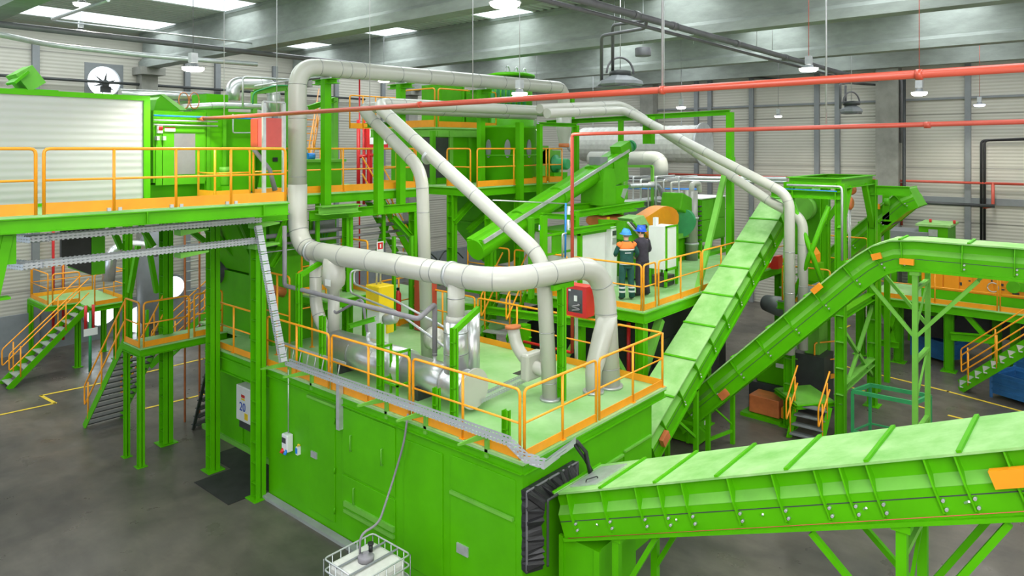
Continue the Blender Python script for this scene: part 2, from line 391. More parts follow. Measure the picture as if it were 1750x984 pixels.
# precast beams with a bottom flange, and the columns that carry them
BX = [5.1, 12.6, 19.8, 27.3]
for i, x in enumerate(BX):
    prof = [(-.28, 11.15), (.28, 11.15), (.28, 11.42), (.12, 11.55), (.12, 12.42), (.26, 12.52), (.26, 12.62), (-.26, 12.62), (-.26, 12.52), (-.12, 12.42), (-.12, 11.55), (-.28, 11.42)]
    struct('trim_%d' % (i+1), MB().prism([(x+a, WY-.1, z) for a, z in prof], (0, -(WY+14), 0)), CONC)
for i, x in enumerate(BX):
    struct('trim_%d' % (i+5), MB().box(x-.33, WY-.55, 0, x+.33, WY, 11.2).box(x-.5, WY-.9, 10.85, x+.5, WY, 11.16), CONCD)
struct('trim_9', MB().box(WX-.7, 7.1, 0, WX, 8.0, 12.6), CONCD)
struct('trim_10', MB().box(WX-.6, -6.6, 0, WX, -5.7, 12.6), CONCD)
struct('trim_11', MB().box(WX-.6, 19.2, 0, WX, 20.0, 12.6), CONCD)
struct('trim_12', MB().prism([(WX-.9, 31, z) for z in (11.3, 12.62)] + [(WX-.5, 31, 12.62), (WX-.5, 31, 11.3)], (0, -45, 0)), CONC)
# slim steel wall posts
k = 13
for px in (1213, 1284, 1396, 1431, 1654, 1340-150):
    p = P(px, 300, x=WX-.1); struct('trim_%d' % k, MB().box(WX-.16, p.y-.11, 0, WX-.005, p.y+.11, 12), GREYT); k += 1
for px in (61, 320, 372, 575, 655, 700, 470):
    p = P(px, 300, y=WY-.1); struct('trim_%d' % k, MB().box(p.x-.12, WY-.16, 0, p.x+.12, WY-.005, 11.8), GREYT); k += 1
# horizontal grey rails on the far wall and panel edge strip
for z, h in ((5.55, .28), (9.9, .09)):
    struct('trim_%d' % k, MB().box(WX-.1, -14, z-h/2, WX-.002, 7.0, z+h/2), GREYT); k += 1
struct('trim_%d' % k, MB().box(WX-.1, 8.1, 9.85, WX-.002, 30, 9.94), GREYT); k += 1
struct('baseboard_left', MB().box(-8, WY-.1, 0, WX, WY-.002, 1.5), mat('grey_plinth', (.22, .24, .25), .6, var=.1))
# low round portholes of bright daylight at the foot of the left wall
for px, py, r in ((172, 530, .6), (238, 545, .55), (296, 490, .45)):
    p = P(px, py, y=WY-.1)
    w = struct('window_%d' % k, MB().lathe((p.x, WY-.14, p.z), [(r+.1, 0), (r+.1, .1), (r-.02, .1), (r-.02, 0)], 28, (0, 1, 0)), GREYT)
    struct('pane', MB().cyl((p.x, WY-.16, p.z), (p.x, WY-.14, p.z), r, n=28), WINL, w); k += 1
# yellow lines on the floor
def fline(name, pts, w=.1):
    mb = MB()
    for a, b in zip(pts, pts[1:]):
        a, b = V((a.x, a.y, .006)), V((b.x, b.y, .006)); d = (b-a).normalized()*w*.3; mb.bar(a-d, b+d, w, .004)
    struct(name, mb, YLINE)
fline('trim_%d' % k, [P(0, 709, z=0), P(94, 689, z=0), P(70, 676, z=0), P(150, 660, z=0), P(348, 613, z=0), P(470, 583, z=0)]); k += 1
fline('trim_%d' % k, [P(236, 701, z=0), P(320, 681, z=0), P(520, 630, z=0)]); k += 1
fline('trim_%d' % k, [P(770, 588, z=0), P(880, 533, z=0)]); k += 1
fline('trim_%d' % k, [P(1440, 625, z=0), P(1620, 669, z=0), P(1750, 704, z=0)]); k += 1
for a, b in (((1447, 660), (1480, 669)), ((1480, 669), (1590, 700)), ((1622, 710), (1662, 720)), ((1680, 726), (1700, 732)), ((1700, 728), (1730, 738)), ((1430, 568), (1452, 556))):
    fline('trim_%d' % k, [P(*a, z=0), P(*b, z=0)]); k += 1
# extractor fan in the round window: dark hub and blades standing in front of the bright pane
t = thing('extractor_fan', 'dark extractor fan turning in the bright round window high on the wall', 'fan', (11.025, WY-.04, 10.3))
build('hub', MB().cyl((11.05, WY-.1, 10.42), (11.05, WY+.08, 10.42), .15, n=12), DARK, t)
for a in range(0, 360, 60):
    r = math.radians(a+20); c, s = math.cos(r), math.sin(r)
    build('blade', MB().prism([(11.05+c*.1-s*.05, WY+.02, 10.42+s*.1+c*.05), (11.05+c*.52, WY+.03, 10.45+s*.52), (11.05+c*.12+s*.06, WY+.05, 10.42+s*.12-c*.06)], (0, .015, 0)), DARK, t)
build('motor_bracket', MB().box(10.85, WY-.12, 10.05, 11.25, WY-.02, 10.3), DARK, t)

# ---------------------------------------------------------------- pipes, hangers and lamps under the roof
single('rainwater_pipe', MB().tube(rp([(9, 8.55, 10.9), (33.5, 8.55, 10.9), (34.5, 7.0, 10.9), (34.5, 7.0, 8)], .3), .085), DKPIPE, 'dark grey pipe crossing under the beams towards the concrete wall column', 'pipe')
single('rainwater_pipe', MB().tube([(9, 8.8, 10.78), (33.5, 8.8, 10.78)], .05), DKPIPE, 'thinner dark pipe close beside the large dark roof pipe', 'pipe')
for x in (14.5, 16.4, 20.4, 24.5): build('pipe_collar', MB().cyl((x-.12, 8.55, 10.9), (x+.12, 8.55, 10.9), .105), DKPIPE, None).name
for o in [o for o in COL.objects if o.name.startswith('pipe_collar')]: tag(o, 'dark collar joining lengths of the large dark roof pipe', 'pipe collar', 'collars on the dark roof pipe')
single('rainwater_pipe', MB().tube([(1, 21.4, 10.9), (19.5, 21.4, 10.9)], .085), DKPIPE, 'dark pipe running under the roof above the white container', 'pipe')
single('flexible_conduit', MB().tube(rp([P(-60, 50, z=10.4), P(0, 59, z=10.4), P(85, 77, z=10.4), P(260, 96, z=10.35), P(440, 110, z=10.3)], .6), .07), GALV, 'pale bent ventilation hose hanging under the roof at upper left', 'pipe')
single('conduit', MB().tube([P(92, 35, z=11.6), P(440, 75, z=11.3)], .025), GALV, 'thin pale rod sloping below the corrugated roof at upper left', 'pipe')
single('conduit', MB().tube([P(90, 33, z=11.6), P(185, 0, z=11.6)], .05), GALV, 'short pale tube below the corrugated roof beside the nearest lamp', 'pipe')
single('wall_pipe', MB().tube([(-4, WY-.3, 10.9-.45), (24, WY-.3, 10.45)], .06), DARK, 'black pipe running along the left wall past the round fan window', 'pipe')
# red sprinkler mains
RX = 7.55
t = thing('sprinkler_main', 'thick orange red sprinkler pipe crossing the whole hall in front of the ducts', 'pipe', (RX, 5, 8.45))
build('run', MB().tube([(RX, 15.6, 8.43), (RX, -1.5, 8.46)], .042, 14), ORP, t)
for px in (717, 1132, 1571):
    p = P(px, 150, x=RX); build('coupling', MB().cyl((RX, p.y-.03, 8.45), (RX, p.y+.03, 8.45), .052), ORP, t)
build('end_fitting', MB().tube([(RX, 15.6, 8.43), (RX, 15.85, 8.43)], .052), COPPER, t)
pipe('sprinkler_pipe', [(13.2, -3, 8.2), (13.2, 9.45, 8.08), (13.2, 9.45, 3.05)], .042, REDP, 'thin dull red sprinkler pipe bending down to the hose cabinet', clamps=[((13.2, P(1585, 211, x=13.2).y, 8.14), (0, 1, 0))])
# hanger rods
def rod(px, py0, py1, label, x=RX, m=GALV, r=.007, **kw):
    p = P(px, py1, x=x, **kw) if 'y' not in kw else P(px, py1, y=kw['y']); single('hanger_rod', MB().cyl(p, (p.x, p.y, ROOFZ+.02), r, n=6), m, label, 'rod')
rod(383, 0, 202, 'hanger rod at the far left end of the thick red sprinkler pipe')
rod(473, 0, 197, 'second hanger rod from the left on the thick red sprinkler pipe')
rod(632, 0, 188, 'hanger rod in front of the two slanting cream ducts')
rod(808, 0, 178, 'hanger rod meeting the thick red pipe before the big green tank')
rod(1132, 0, 158, 'stout hanger rod with clamp on the thick orange pipe in mid picture', r=.014)
rod(1412, 0, 212, 'pale hanger rod reaching down to the thin red sprinkler pipe', x=13.2, r=.016)
rod(1135, 0, 222, 'thin rod crossing the orange pipe down to the thin red pipe', x=13.2)
for px, py, x, lb in ((330, 97, 12.5, 'left of the near hanging lamp'), (1050, 60, 19.2, 'beside the unit heater pipe'), (1067, 40, 19.2, 'just right of the unit heater pipe'),
                      (1185, 75, 21, 'left one holding the dark roof pipe'), (1215, 60, 21, 'right one holding the dark roof pipe'), (1320, 85, 24, 'below the bright beam face'), (1293, 88, 23, 'at the end of the bright beam face')):
    rod(px, 0, py, 'thin steel hanger rod '+lb, x=x, r=.012)
def lamp(px, py, z, label, w=.44, glow=LAMPW, rodm=DKPIPE, power=60, group=None, d=None):
    """high-bay disc lamp: px,py of the glowing disc's centre, z its height (or d the distance)."""
    p = P(px, py, z=z) if d is None else P(px, py, d=d)
    t = thing('high_bay_lamp', label, 'lamp', (p.x, p.y, p.z), group); r = w/2
    build('heat_sink', MB().lathe(p, [(r*1.08, .03), (r*1.08, .04), (r*.5, .06), (r*.45, .11), (r*.3, .12), (r*.3, .03)], 20), GREYT, t)
    build('diffuser', MB().lathe(p, [(r*.3, -.055), (r*.8, -.04), (r*.97, -.005), (r*.97, .03), (.01, .035)], 20), glow, t)
    build('driver_box', MB().box(p.x-.07, p.y-.07, p.z+.13, p.x+.07, p.y+.07, p.z+.33), GALV, t)
    build('suspension', MB().cyl((p.x, p.y, p.z+.33), (p.x, p.y, ROOFZ+.03), .008, n=6), rodm, t)
    ld = bpy.data.lights.new('lamp_light', 'SPOT'); ld.spot_size = math.radians(150); ld.spot_blend = .5; ld.energy = power*9; ld.color = (1, .97, .86); ld.shadow_soft_size = r*.8
    lo = bpy.data.objects.new('lamp_light', ld); COL.objects.link(lo); lo.parent = t; lo.location = (0, 0, -.06)
    return t
lamp(140, 8, None, 'lamp glowing at the top edge of the picture at upper left', d=19.5)
lamp(138, 54, None, 'small disc lamp hanging above the white container', d=24, w=.42)
lamp(330, 118, None, 'near disc lamp on a black cord above the green press', d=14.5)
lamp(863, 8, None, 'big glowing lamp against the skylight at top centre', d=12.5, w=.55)
lamp(888, 161, None, 'disc lamp in front of the top cream duct', d=16, w=.36, rodm=GALV)
lamp(656, 139, None, 'half hidden lamp glowing just below the top cream duct', d=30, w=.5)
lamp(1382, 119, None, 'bright disc lamp on a red rod just above the orange pipe', d=17, w=.44, rodm=REDP)
lamp(1571, 160, None, 'disc lamp on a red rod just below the red pipe clamp', d=16, w=.33, rodm=REDP)
lamp(1164, 184, None, 'disc lamp hanging right of the unit heater', d=27, w=.36)
lamp(1330, 199, None, 'small lamp against the cream wall between the two red pipes', d=31, w=.32)
lamp(1674, 180, None, 'small bluish lamp far right on an orange cord', d=27, w=.38, glow=LAMPB, rodm=REDP)
lamp(917, 220, None, 'small lamp between the green tank and the fan stack', d=28, w=.3)
# drum shaped unit hanging between the beams
p = P(1099, 96, d=22)
t = thing('hanging_drum', 'grey drum shaped unit hanging between the beams', 'drum', p)
build('drum', MB().lathe(p, [(.24, 0), (.25, .02), (.25, .24), (.23, .26)], 20), DKPIPE, t)
build('hook', MB().cyl(p+V((0, 0, .26)), (p.x, p.y, ROOFZ+.02), .008, n=6), GALV, t)
# unit heaters
def heater(px, py, d, w, label, pipes):
    p = P(px, py, d=d); t = thing('unit_heater', label, 'heater', p)
    a = w/2
    build('hood', MB().loft([[(p.x+sx*k, p.y+sy*k*.9, p.z+z) for sx, sy in ((-1, -.4), (-.4, -1), (.4, -1), (1, -.4), (1, .4), (.4, 1), (-.4, 1), (-1, .4))] for k, z in ((a*.92, 0), (a, .05), (a*.95, .14), (a*.5, .28), (a*.45, .3))]), GREYT, t)
    build('motor', MB().lathe(p, [(.3, .3), (.3, .42), (.12, .46)], 16), DARK, t)
    build('cable_loop', MB().tube([p+V((math.cos(u)*.38, math.cos(u)*-.2, .36+abs(math.sin(u))*.45)) for u in [PI*i/12 for i in range(13)]], .03, 8), DKPIPE, t)
    build('louvre', MB().box(p.x-a*.8, p.y-a*.72, p.z-.04, p.x+a*.8, p.y+a*.72, p.z), DKPIPE, t)
    build('suspension', MB().cyl(p+V((0, 0, .5)), (p.x, p.y, ROOFZ+.03), .012, n=6), GALV, t)
    for q in pipes: build('supply_pipe', MB().tube(rp(q, .12), .045, 8), DKPIPE, t)
    return t
u = P(1060, 142, d=19.5)
heater(1060, 148, 19.5, 1.3, 'large grey unit heater hanging under the dark roof pipe',
       [[P(1028, 138, d=19.4), P(1028, 61, d=18.3), P(1104, 48, d=17.4), P(1104, 30, d=17.2)], [P(1047, 130, d=19.8), P(1047, 43, d=18.5), P(1102, 35, d=17.6)]])
heater(1455, 193, 27, .82, 'smaller dark unit heater hanging before the far wall', [[P(1436, 186, d=27), P(1436, 143, d=27), P(1500, 138, d=29)], [P(1445, 183, d=27.4), P(1445, 146, d=27.4)]])
# pipework on the far wall
def wp(px, py): return P(px, py, x=WX-.35)
single('wall_pipe', MB().tube([wp(1100, 296), wp(1750, 315)], .055), REDP, 'red pipe running along the far wall', 'pipe')
single('wall_pipe', MB().tube(rp([wp(1541, 312), wp(1541, 385)], .1), .05), REDP, 'red pipe dropping down beside the concrete column', 'pipe')
single('wall_pipe', MB().tube(rp([wp(1697, 312), wp(1697, 352), wp(1680, 355)], .1), .06), REDP, 'short red drop pipe with an elbow on the far wall', 'pipe')
single('wall_pipe', MB().tube(rp([P(1545, 130, x=34.5), P(1545, 350, x=34.5), P(1550, 345, x=34.5), P(1700, 352, x=34.5)], .2), .07), DARK, 'black drain pipe down the right side of the concrete column then along', 'pipe')
for i, px in enumerate((1677, 1682.5)):
    single('wall_pipe', MB().tube(rp([wp(px, 410), wp(px, 240), wp(1760, 238-i*1.2)], .15), .05), BLACK, ('left', 'right')[i]+' one of the twin black pipes rising up the far wall', 'pipe')
single('wall_pipe', MB().tube([P(1000, 115, x=34.4), P(1500, 115+30, x=34.4)], .05), DARK, 'dark thin line pipe high on the far wall behind the orange pipe', 'pipe')
# ================================================================ low platform and the big green enclosure under it
EX0, EX1, EY0, EY1 = 8.42, 12.46, 6.98, 14.35
t = thing('machine_enclosure', 'big bright green sheet metal enclosure in the foreground under the low platform', 'machine enclosure', (EX0, EY0, 0))
build('housing', MB().box(EX0, EY0, 0, EX1, EY1, A_-.16), GREEN, t)
build('corner_angle', MB().box(EX0-.012, EY0-.012, 0, EX0+.14, EY0+.14, A_-.17), GREEN, t)
def panel_left(y0, y1, z0, z1, name='door', th=.022, m=GREEN):   # a slab on the left-hand face
    return build(name, MB().box(EX0-th, y0, z0, EX0, y1, z1), m, t, bevel=.006)
def panel_right(x0, x1, z0, z1, name='access_panel', th=.022, m=GREEN):
    return build(name, MB().box(x0, EY0-th, z0, x1, EY0, z1), m, t, bevel=.006)
def latch(parent, y, z, w=.2, h=.13):
    o = build('latch', MB().box(EX0-.05, y-w/2, z-h/2, EX0-.022, y+w/2, z+h/2), GALV, parent, 'recessed metal latch')
    for k in (-.06, 0, .05): build_l = MB().box(EX0-.06, y+k-.012, z-.045, EX0-.05, y+k+.012, z+.045)
    return o
d1 = panel_left(11.85, 12.75, .25, 2.55); latch(d1, 12.55, 1.42)
for z in (.5, 1.3, 2.3): build('hinge', MB().cyl((EX0-.035, 11.84, z-.06), (EX0-.035, 11.84, z+.06), .014), GREEN, d1)
d2 = panel_left(10.0, 11.6, 1.35, 2.62)
for y in (11.3, 10.35): build('handle', MB().tube([(EX0-.02, y, 2.05-.2), (EX0-.06, y, 2.05-.2), (EX0-.06, y, 2.05+.1), (EX0-.02, y, 2.05+.1)], .012, 8), GPALE, d2)
d3 = panel_left(10.0, 11.6, .1, 1.3)
build('handle', MB().tube([(EX0-.02, 11.2, .85), (EX0-.06, 11.2, .85), (EX0-.06, 11.2, 1.15), (EX0-.02, 11.2, 1.15)], .012, 8), GPALE, d3)
build('drip_rail', MB().box(EX0-.07, 10.0, .72, EX0-.02, 11.5, .82), GPALE, d3)
build('drip_rail', MB().box(EX0-.07, 10.0, .60, EX0-.02, 11.5, .66), GPALE, d3)
p4 = panel_left(8.75, 9.75, .25, 2.5, 'access_panel'); p5 = panel_left(7.1, 8.55, 1.98, 2.55, 'access_panel')
d6 = panel_left(7.1, 8.55, .2, 1.9); latch(d6, 8.25, 1.05, .26, .16)
build('drip_rail', MB().box(EX0-.05, 7.15, 1.9, EX0, 8.55, 1.95), GPALE, d6)
build('drip_rail', MB().box(EX0-.05, 11.8, 2.56, EX0, 12.8, 2.61), GPALE, d1)
panel_right(8.6, 9.9, .1, .5); panel_right(10.15, 11.3, 1.35, 2.0); panel_right(11.4, 12.35, 1.3, 2.05)
build('drip_rail', MB().box(10.1, EY0-.05, 2.0, 11.35, EY0, 2.04), GPALE, t)
build('drip_rail', MB().box(11.4, EY0-.05, 2.05, 12.4, EY0, 2.08), GPALE, t)
build('floor_kerb', MB().box(EX0-.18, EY0+.4, 0, EX0-.02, EY1, .07), CONC, t)
# wall sockets and small fittings hung on the enclosure
t2 = thing('socket_box', 'white industrial socket box with red and blue outlets on the green enclosure', 'socket box', (EX0-.1, 13.2, 1.2))
q = P(490, 757, x=EX0-.1)
build('case', MB().box(EX0-.16, q.y-.11, q.z-.17, EX0-.01, q.y+.11, q.z+.2), WHITE, t2, bevel=.02)
build('meter_window', MB().box(EX0-.17, q.y-.06, q.z+.02, EX0-.155, q.y+.08, q.z+.13), DKGLASS, t2)
build('red_socket', MB().cyl((EX0-.2, q.y+.06, q.z-.2), (EX0-.14, q.y+.06, q.z-.12), .04), RED, t2, 'red round outlet')
build('blue_socket', MB().cyl((EX0-.2, q.y-.07, q.z-.2), (EX0-.14, q.y-.07, q.z-.12), .035), BLUEP, t2, 'blue round outlet')
build('conduit', MB().cyl((EX0-.06, q.y, q.z+.2), (EX0-.06, q.y, 3.0), .012, n=8), GALV, t2)
q2 = P(509, 767, x=EX0-.05)
t3 = thing('air_connector', 'small blue and white air connector beside the socket box', 'connector', q2)
build('body', MB().box(EX0-.08, q2.y-.035, q2.z-.12, EX0-.002, q2.y+.035, q2.z+.05), WHITE, t3); build('switch', MB().box(EX0-.1, q2.y-.03, q2.z-.08, EX0-.08, q2.y+.02, q2.z+.03), BLUEP, t3)
build('elbow', MB().tube(rp([(EX0-.05, q2.y, q2.z+.05), (EX0-.05, q2.y, q2.z+.1), (EX0-.05, q2.y-.08, q2.z+.1)], .03), .014, 8), YELL, t3)

# recessed lower wall of the machine further left with the electrical cabinet
t = thing('machine_wall', 'dark green recessed machine wall below the low platform behind the columns', 'machine wall', (9.3, 16, 0))
build('housing', MB().box(9.32, 14.4, 0, 12.4, 19.2, A_-.2), GREEN, t)
for y in (16.2, 17.7): build('door', MB().box(9.28, y-.6, .1, 9.32, y+.6, 2.3), GREEN, t, bevel=.006)
build('plinth', MB().box(9.22, 14.4, 0, 9.3, 19.2, .12), GPALE, t)
q = P(421, 692, x=9.0)
t = thing('electrical_cabinet', 'white electrical cabinet with the blue number 20 on the dark green machine wall', 'electrical cabinet', (9.1, q.y, 1.0))
zc = q.z
build('case', MB().box(8.95, q.y-.42, zc-.42, 9.28, q.y+.4, zc+.45), WHITE, t, bevel=.01)
build('door', MB().box(8.93, q.y-.38, zc-.38, 8.95, q.y+.36, zc+.41), WHITE, t, bevel=.004)
build('yellow_sticker', MB().box(8.924, q.y-.2, zc-.33, 8.93, q.y-.04, zc-.17), YELL, t, 'yellow warning sticker')
build('yellow_sticker', MB().box(8.924, q.y-.05, zc+.13, 8.93, q.y+.12, zc+.17), YELL, t, 'narrow yellow sticker')
build('red_sticker', MB().box(8.924, q.y-.05, zc+.19, 8.93, q.y+.12, zc+.26), RED, t, 'red sticker')
for o_ in (0,):
    INK = mat('blue_ink', (.03, .08, .45), .5, var=0)
    o = text('number', '20', .3, INK, t, (8.922, q.y+.05-.0, zc-.14), (PI/2, 0, -PI/2))
    o['label'] = 'blue number 20'
build('base_tray', MB().box(9.0, q.y-.4, zc-.62, 9.25, q.y+.35, zc-.46), DARK, t)
struct('floor_pit_cover', MB().box(8.5, 14.5, .004, 9.2, 17.3, .012).box(7.6, 14.6, .003, 8.5, 16.2, .011), mat('rubber_mat_black', (.022, .022, .022), .7, var=.35, scale=3))

# ---------------------------------------------------------------- low platform deck (2.89 m)
t = thing('low_platform', 'pale green deck of the low platform on top of the enclosure', 'platform', (10, 10, A_-.16))
build('deck', MB().box(EX0-.06, EY0-.06, A_-.05, 12.98, 17.2, A_), GDECK, t)
build('deck_extension', MB().box(12.98, 12.6, A_-.05, 16.6, 19.5, A_).box(9.3, 17.2, A_-.05, 12.98, 19.5, A_), GDECK, t)
for a, b in (((EX0-.02, EY0-.02), (EX0-.02, 17.2)), ((EX0-.02, EY0-.02), (12.94, EY0-.02)), ((12.94, EY0-.02), (12.94, 12.6))):
    build('edge_beam', MB().ibeam((*a, A_-.13), (*b, A_-.13), .1, .15, .015), GPALE if a[0] > 12 else GREEN, t)
build('fascia', MB().ibeam((8.4, 14.4, 2.55), (8.4, 17.2, 2.55), .14, .34, .02), GREEN, t)
build('floor_hatch', MB().box(11.55, 9.35, A_, 12.25, 9.85, A_+.006), DARK, t)
for i, (x, y, z1, lb) in enumerate(((8.2, 14.42, 6.2, 'tall green column at the left end of the foreground enclosure'), (8.2, 16.5, 6.4, 'green column left of the foreground enclosure standing by the pit cover'),
                     (8.15, 18.95, 6.4, 'thick dark green column behind the landing'), (9.0, 23.7, 6.4, 'dark green column rising behind the brown landing stairs'))):
    column(x, y, 0, z1, (.24, .24, .26, .22)[i], lb, ladder=True)
column(9.6, 18.3, 0, 2.8, .2, 'short green column under the walkway right of the landing')
# railings of the low platform
O = EX0+.0
def ypx(px, py, x=EX0): return P(px, py, x=x).y
railing([(O, P(372, 590, z=A_).y), (O, P(432, 615, z=A_).y)], 'orange railing section between the two tall columns of the low platform', A_, step=1.0)
railing([(O, ypx(457, 628)), (O, ypx(562, 663))], 'front railing section beside the tall green column, first from the left on the enclosure', A_)
railing([(O, ypx(567, 665)), (O, ypx(700, 712))], 'second railing section from the left along the enclosure front edge', A_)
railing([(O, ypx(706, 714)), (O, EY0+.05)], 'third railing section along the enclosure front edge, ending at the near corner', A_, step=1.3)
railing([(O+.05, EY0), (P(1010, 718, z=A_).x, EY0)], 'railing section right of the near corner above the black rubber seal', A_, step=1.0)
railing([(P(1018, 716, z=A_).x, EY0), (12.9, EY0), (12.9, EY0+1.1)], 'railing section wrapping the right hand corner by the forked duct', A_, step=1.2)
railing([(12.9, P(1040, 645, x=12.9).y), (12.9, P(818, 583, z=A_).y)], 'long rear railing section that carries the red hose cabinet', A_, step=1.4)
railing([(12.9, P(812, 582, z=A_).y), (12.9, 14.6)], 'rear railing section behind the aluminium standpipe', A_, step=1.2)

# ---------------------------------------------------------------- cable trays
def tray(name, pts, w, mt, label, side=(0, 1, 0), h=.1):
    t = thing(name, label, 'cable tray', pts[0]); sd = V(side)*w
    for a, b in zip(pts, pts[1:]):
        a, b = V(a), V(b)
        m = MB(); u = UP*h
        if abs((b-a).normalized().z) > .8: u = (b-a).normalized().cross(V(side)).normalized()*h
        q = [a, b, b+sd, a+sd]; m.add(q, [(0, 1, 2, 3)]); m.add([a, b, b+u, a+u], [(0, 1, 2, 3)]); m.add([a+sd, b+sd, b+sd+u, a+sd+u], [(0, 1, 2, 3)])
        build('tray_run', m, mt, t)
    return t
tray('cable_tray', [(3.75, 14.0, 6.15), (8.05, 14.0, 6.15)], .3, TRAYX, 'upper slotted steel cable tray under the left walkway', h=.11)
tray('cable_tray', [(3.65, 14.0, 5.7), (8.05, 14.0, 5.7)], .3, TRAYX, 'lower slotted steel cable tray under the left walkway', h=.11)
tray('cable_tray', [(3.75, 13.95, 6.14), (3.1, 16.5, 6.14)], .3, TRAYY, 'tray stub turning back from the left end of the upper cable tray', side=(1, 0, 0), h=.11)
tray('cable_tray', [(3.65, 13.95, 5.69), (3.0, 16.5, 5.69)], .3, TRAYY, 'tray stub turning back from the left end of the lower cable tray', side=(1, 0, 0), h=.11)
tray('cable_tray', [(8.02, 13.95, 6.1), (8.02, 12.95, 3.37)], .14, TRAYY, 'steep cable tray dropping from the walkway to the enclosure roof', side=(-1, 0, 0), h=.1)
tray('cable_tray', [(8.15, 13.1, 3.26), (8.15, 7.0, 3.26), (8.19, 6.7, 3.08), (8.35, 6.45, 3.0), (9.25, 6.55, 3.02)], .15, TRAYY, 'long slotted cable tray running along the top edge of the foreground enclosure', side=(-.92, -.39, 0), h=.1)
for px, py in ((482, 627), (520, 645), (648, 690), (715, 722), (820, 775)):
    y = ypx(px, py, 8.2); 
    build_b = MB().prism([(8.42, y, 3.18), (7.72, y, 3.18), (7.72, y, 3.15), (8.42, y, 3.06)], (0, .03, 0)).box(8.36, y-.02, 2.75, 8.42, y+.05, 3.18)
    single('tray_bracket', build_b, GPALE, 'green cantilever bracket holding the long cable tray', 'bracket', 'brackets under the long cable tray')
for z in (6.13, 5.68):
    for x in (6.35, 7.95):
        single('tray_bracket', MB().prism([(x, 14.1, z), (x+.0, 14.1, z-.12), (x+.5, 13.95, z-.03), (x+.5, 13.95, z)], (0, .3, 0)), GPALE, 'pale green arm under the two short cable trays', 'bracket', 'arms under the two walkway cable trays')
single('strut_channel', MB().box(8.3, P(584, 690, x=8.4).y-.05, 2.2, 8.4, P(584, 690, x=8.4).y+.05, 3.15), GALV, 'grey vertical strut channel at the enclosure top edge', 'channel')

# ================================================================ cream ducts
R1 = .215
yT = 14.75
duct('extraction_duct', [(9.4, 14.75, 6.35), (9.4, 14.75, 9.72), (20.1, 14.75, 9.9), (20.1, 14.75, 8.95)], R1, 'thick cream duct rising vertically and crossing the top of the picture',
     seams=(.05, .145, .2, .255, .295, .315, .345, .43, .5, .56, .64, .72, .8, .88, .925), rad=.55)
duct('extraction_duct', [(9.4, 14.75, 6.9), (9.4, 14.75, 5.37), (9.4, 8.35, 5.36), (12.2, 7.95, 5.38), (12.2, 7.8, 2.9)], R1+.01, 'thick cream duct sweeping along the front of the low platform then dropping to its deck',
     seams=(.09, .13, .155, .18, .25, .33, .41, .47, .49, .56, .6, .66, .7, .76, .83, .88, .97), rad=.85)
# pipe straps with steel bands
for y in (14.15, 9.55):
    tag(build('pipe_clamp', MB().cyl((9.4, y-.035, 5.36), (9.4, y+.035, 5.36), R1+.035, n=28), GALV, None, None, 0, (9.4, y, 5.1)), 'steel clamp band round the low sweeping duct at its '+('left bend' if y > 12 else 'near branch'), 'pipe clamp')
# forked branch at the right hand drop
t = thing('duct_branch', 'cream forked duct branch landing on the deck beside the right hand drop', 'duct', (11.72, 7.85, A_))
build('leg_pipe', MB().loft([[V((x+math.cos(2*PI*i/20)*r, y+math.sin(2*PI*i/20)*r, z)) for i in range(20)] for x, y, z, r in ((12.16, 7.82, 4.35, .2), (12.0, 7.83, 4.0, .21), (11.78, 7.85, 3.5, .19), (11.7, 7.86, 3.3, .165), (11.7, 7.86, A_+.01, .15))], True, True), DUCT, t)
build('foot_flange', MB().cyl((11.7, 7.86, A_), (11.7, 7.86, A_+.05), .21, n=20), GALV, t)
tag(build('duct_flange', MB().cyl((12.2, 7.8, A_), (12.2, 7.8, A_+.05), .27, n=24), GALV, None, None, 0, (12.2, 7.8, A_)), 'bolted steel flange at the foot of the right hand duct drop', 'flange')
# slanting pair on the left
XB, XA = 10.82, 11.1
duct('slanting_duct', [(17.9, 14.1, 8.95), (17.9, 13.62, 8.95), (XB, 13.62, 8.85), (XB, 8.45, 5.62), (XB, 8.27, 2.9)], .15, 'cream duct slanting down in front, the longer of the pair, ending on the low deck',
     seams=(.06, .17, .3, .41, .44, .5, .56, .63, .7, .77, .82, .86, .92, .98), rad=.42)
duct('slanting_duct', [(18.2, 14.6, 8.85), (XA, 14.6, 8.82), (XA, 12.25, 7.25), (XA, 12.05, 2.9)], .148, 'cream duct slanting down behind, bending early to the vertical in mid picture',
     seams=(.1, .3, .45, .5, .55, .6, .66, .72, .76, .84, .92), rad=.45)
tag(build('pipe_clamp', MB().cyl(P(733, 268, x=XB)-V((0, .03, .02)), P(733, 268, x=XB)+V((0, .03, -.02+.04)), .185, n=22), GALV), 'steel clamp band round the longer slanting duct near its middle', 'pipe clamp')
tag(build('duct_flange', MB().cyl((XB, 8.27, A_), (XB, 8.27, A_+.05), .2, n=20), GALV, None, None, 0, (XB, 8.27, A_)), 'steel flange at the foot of the longer slanting duct', 'flange')
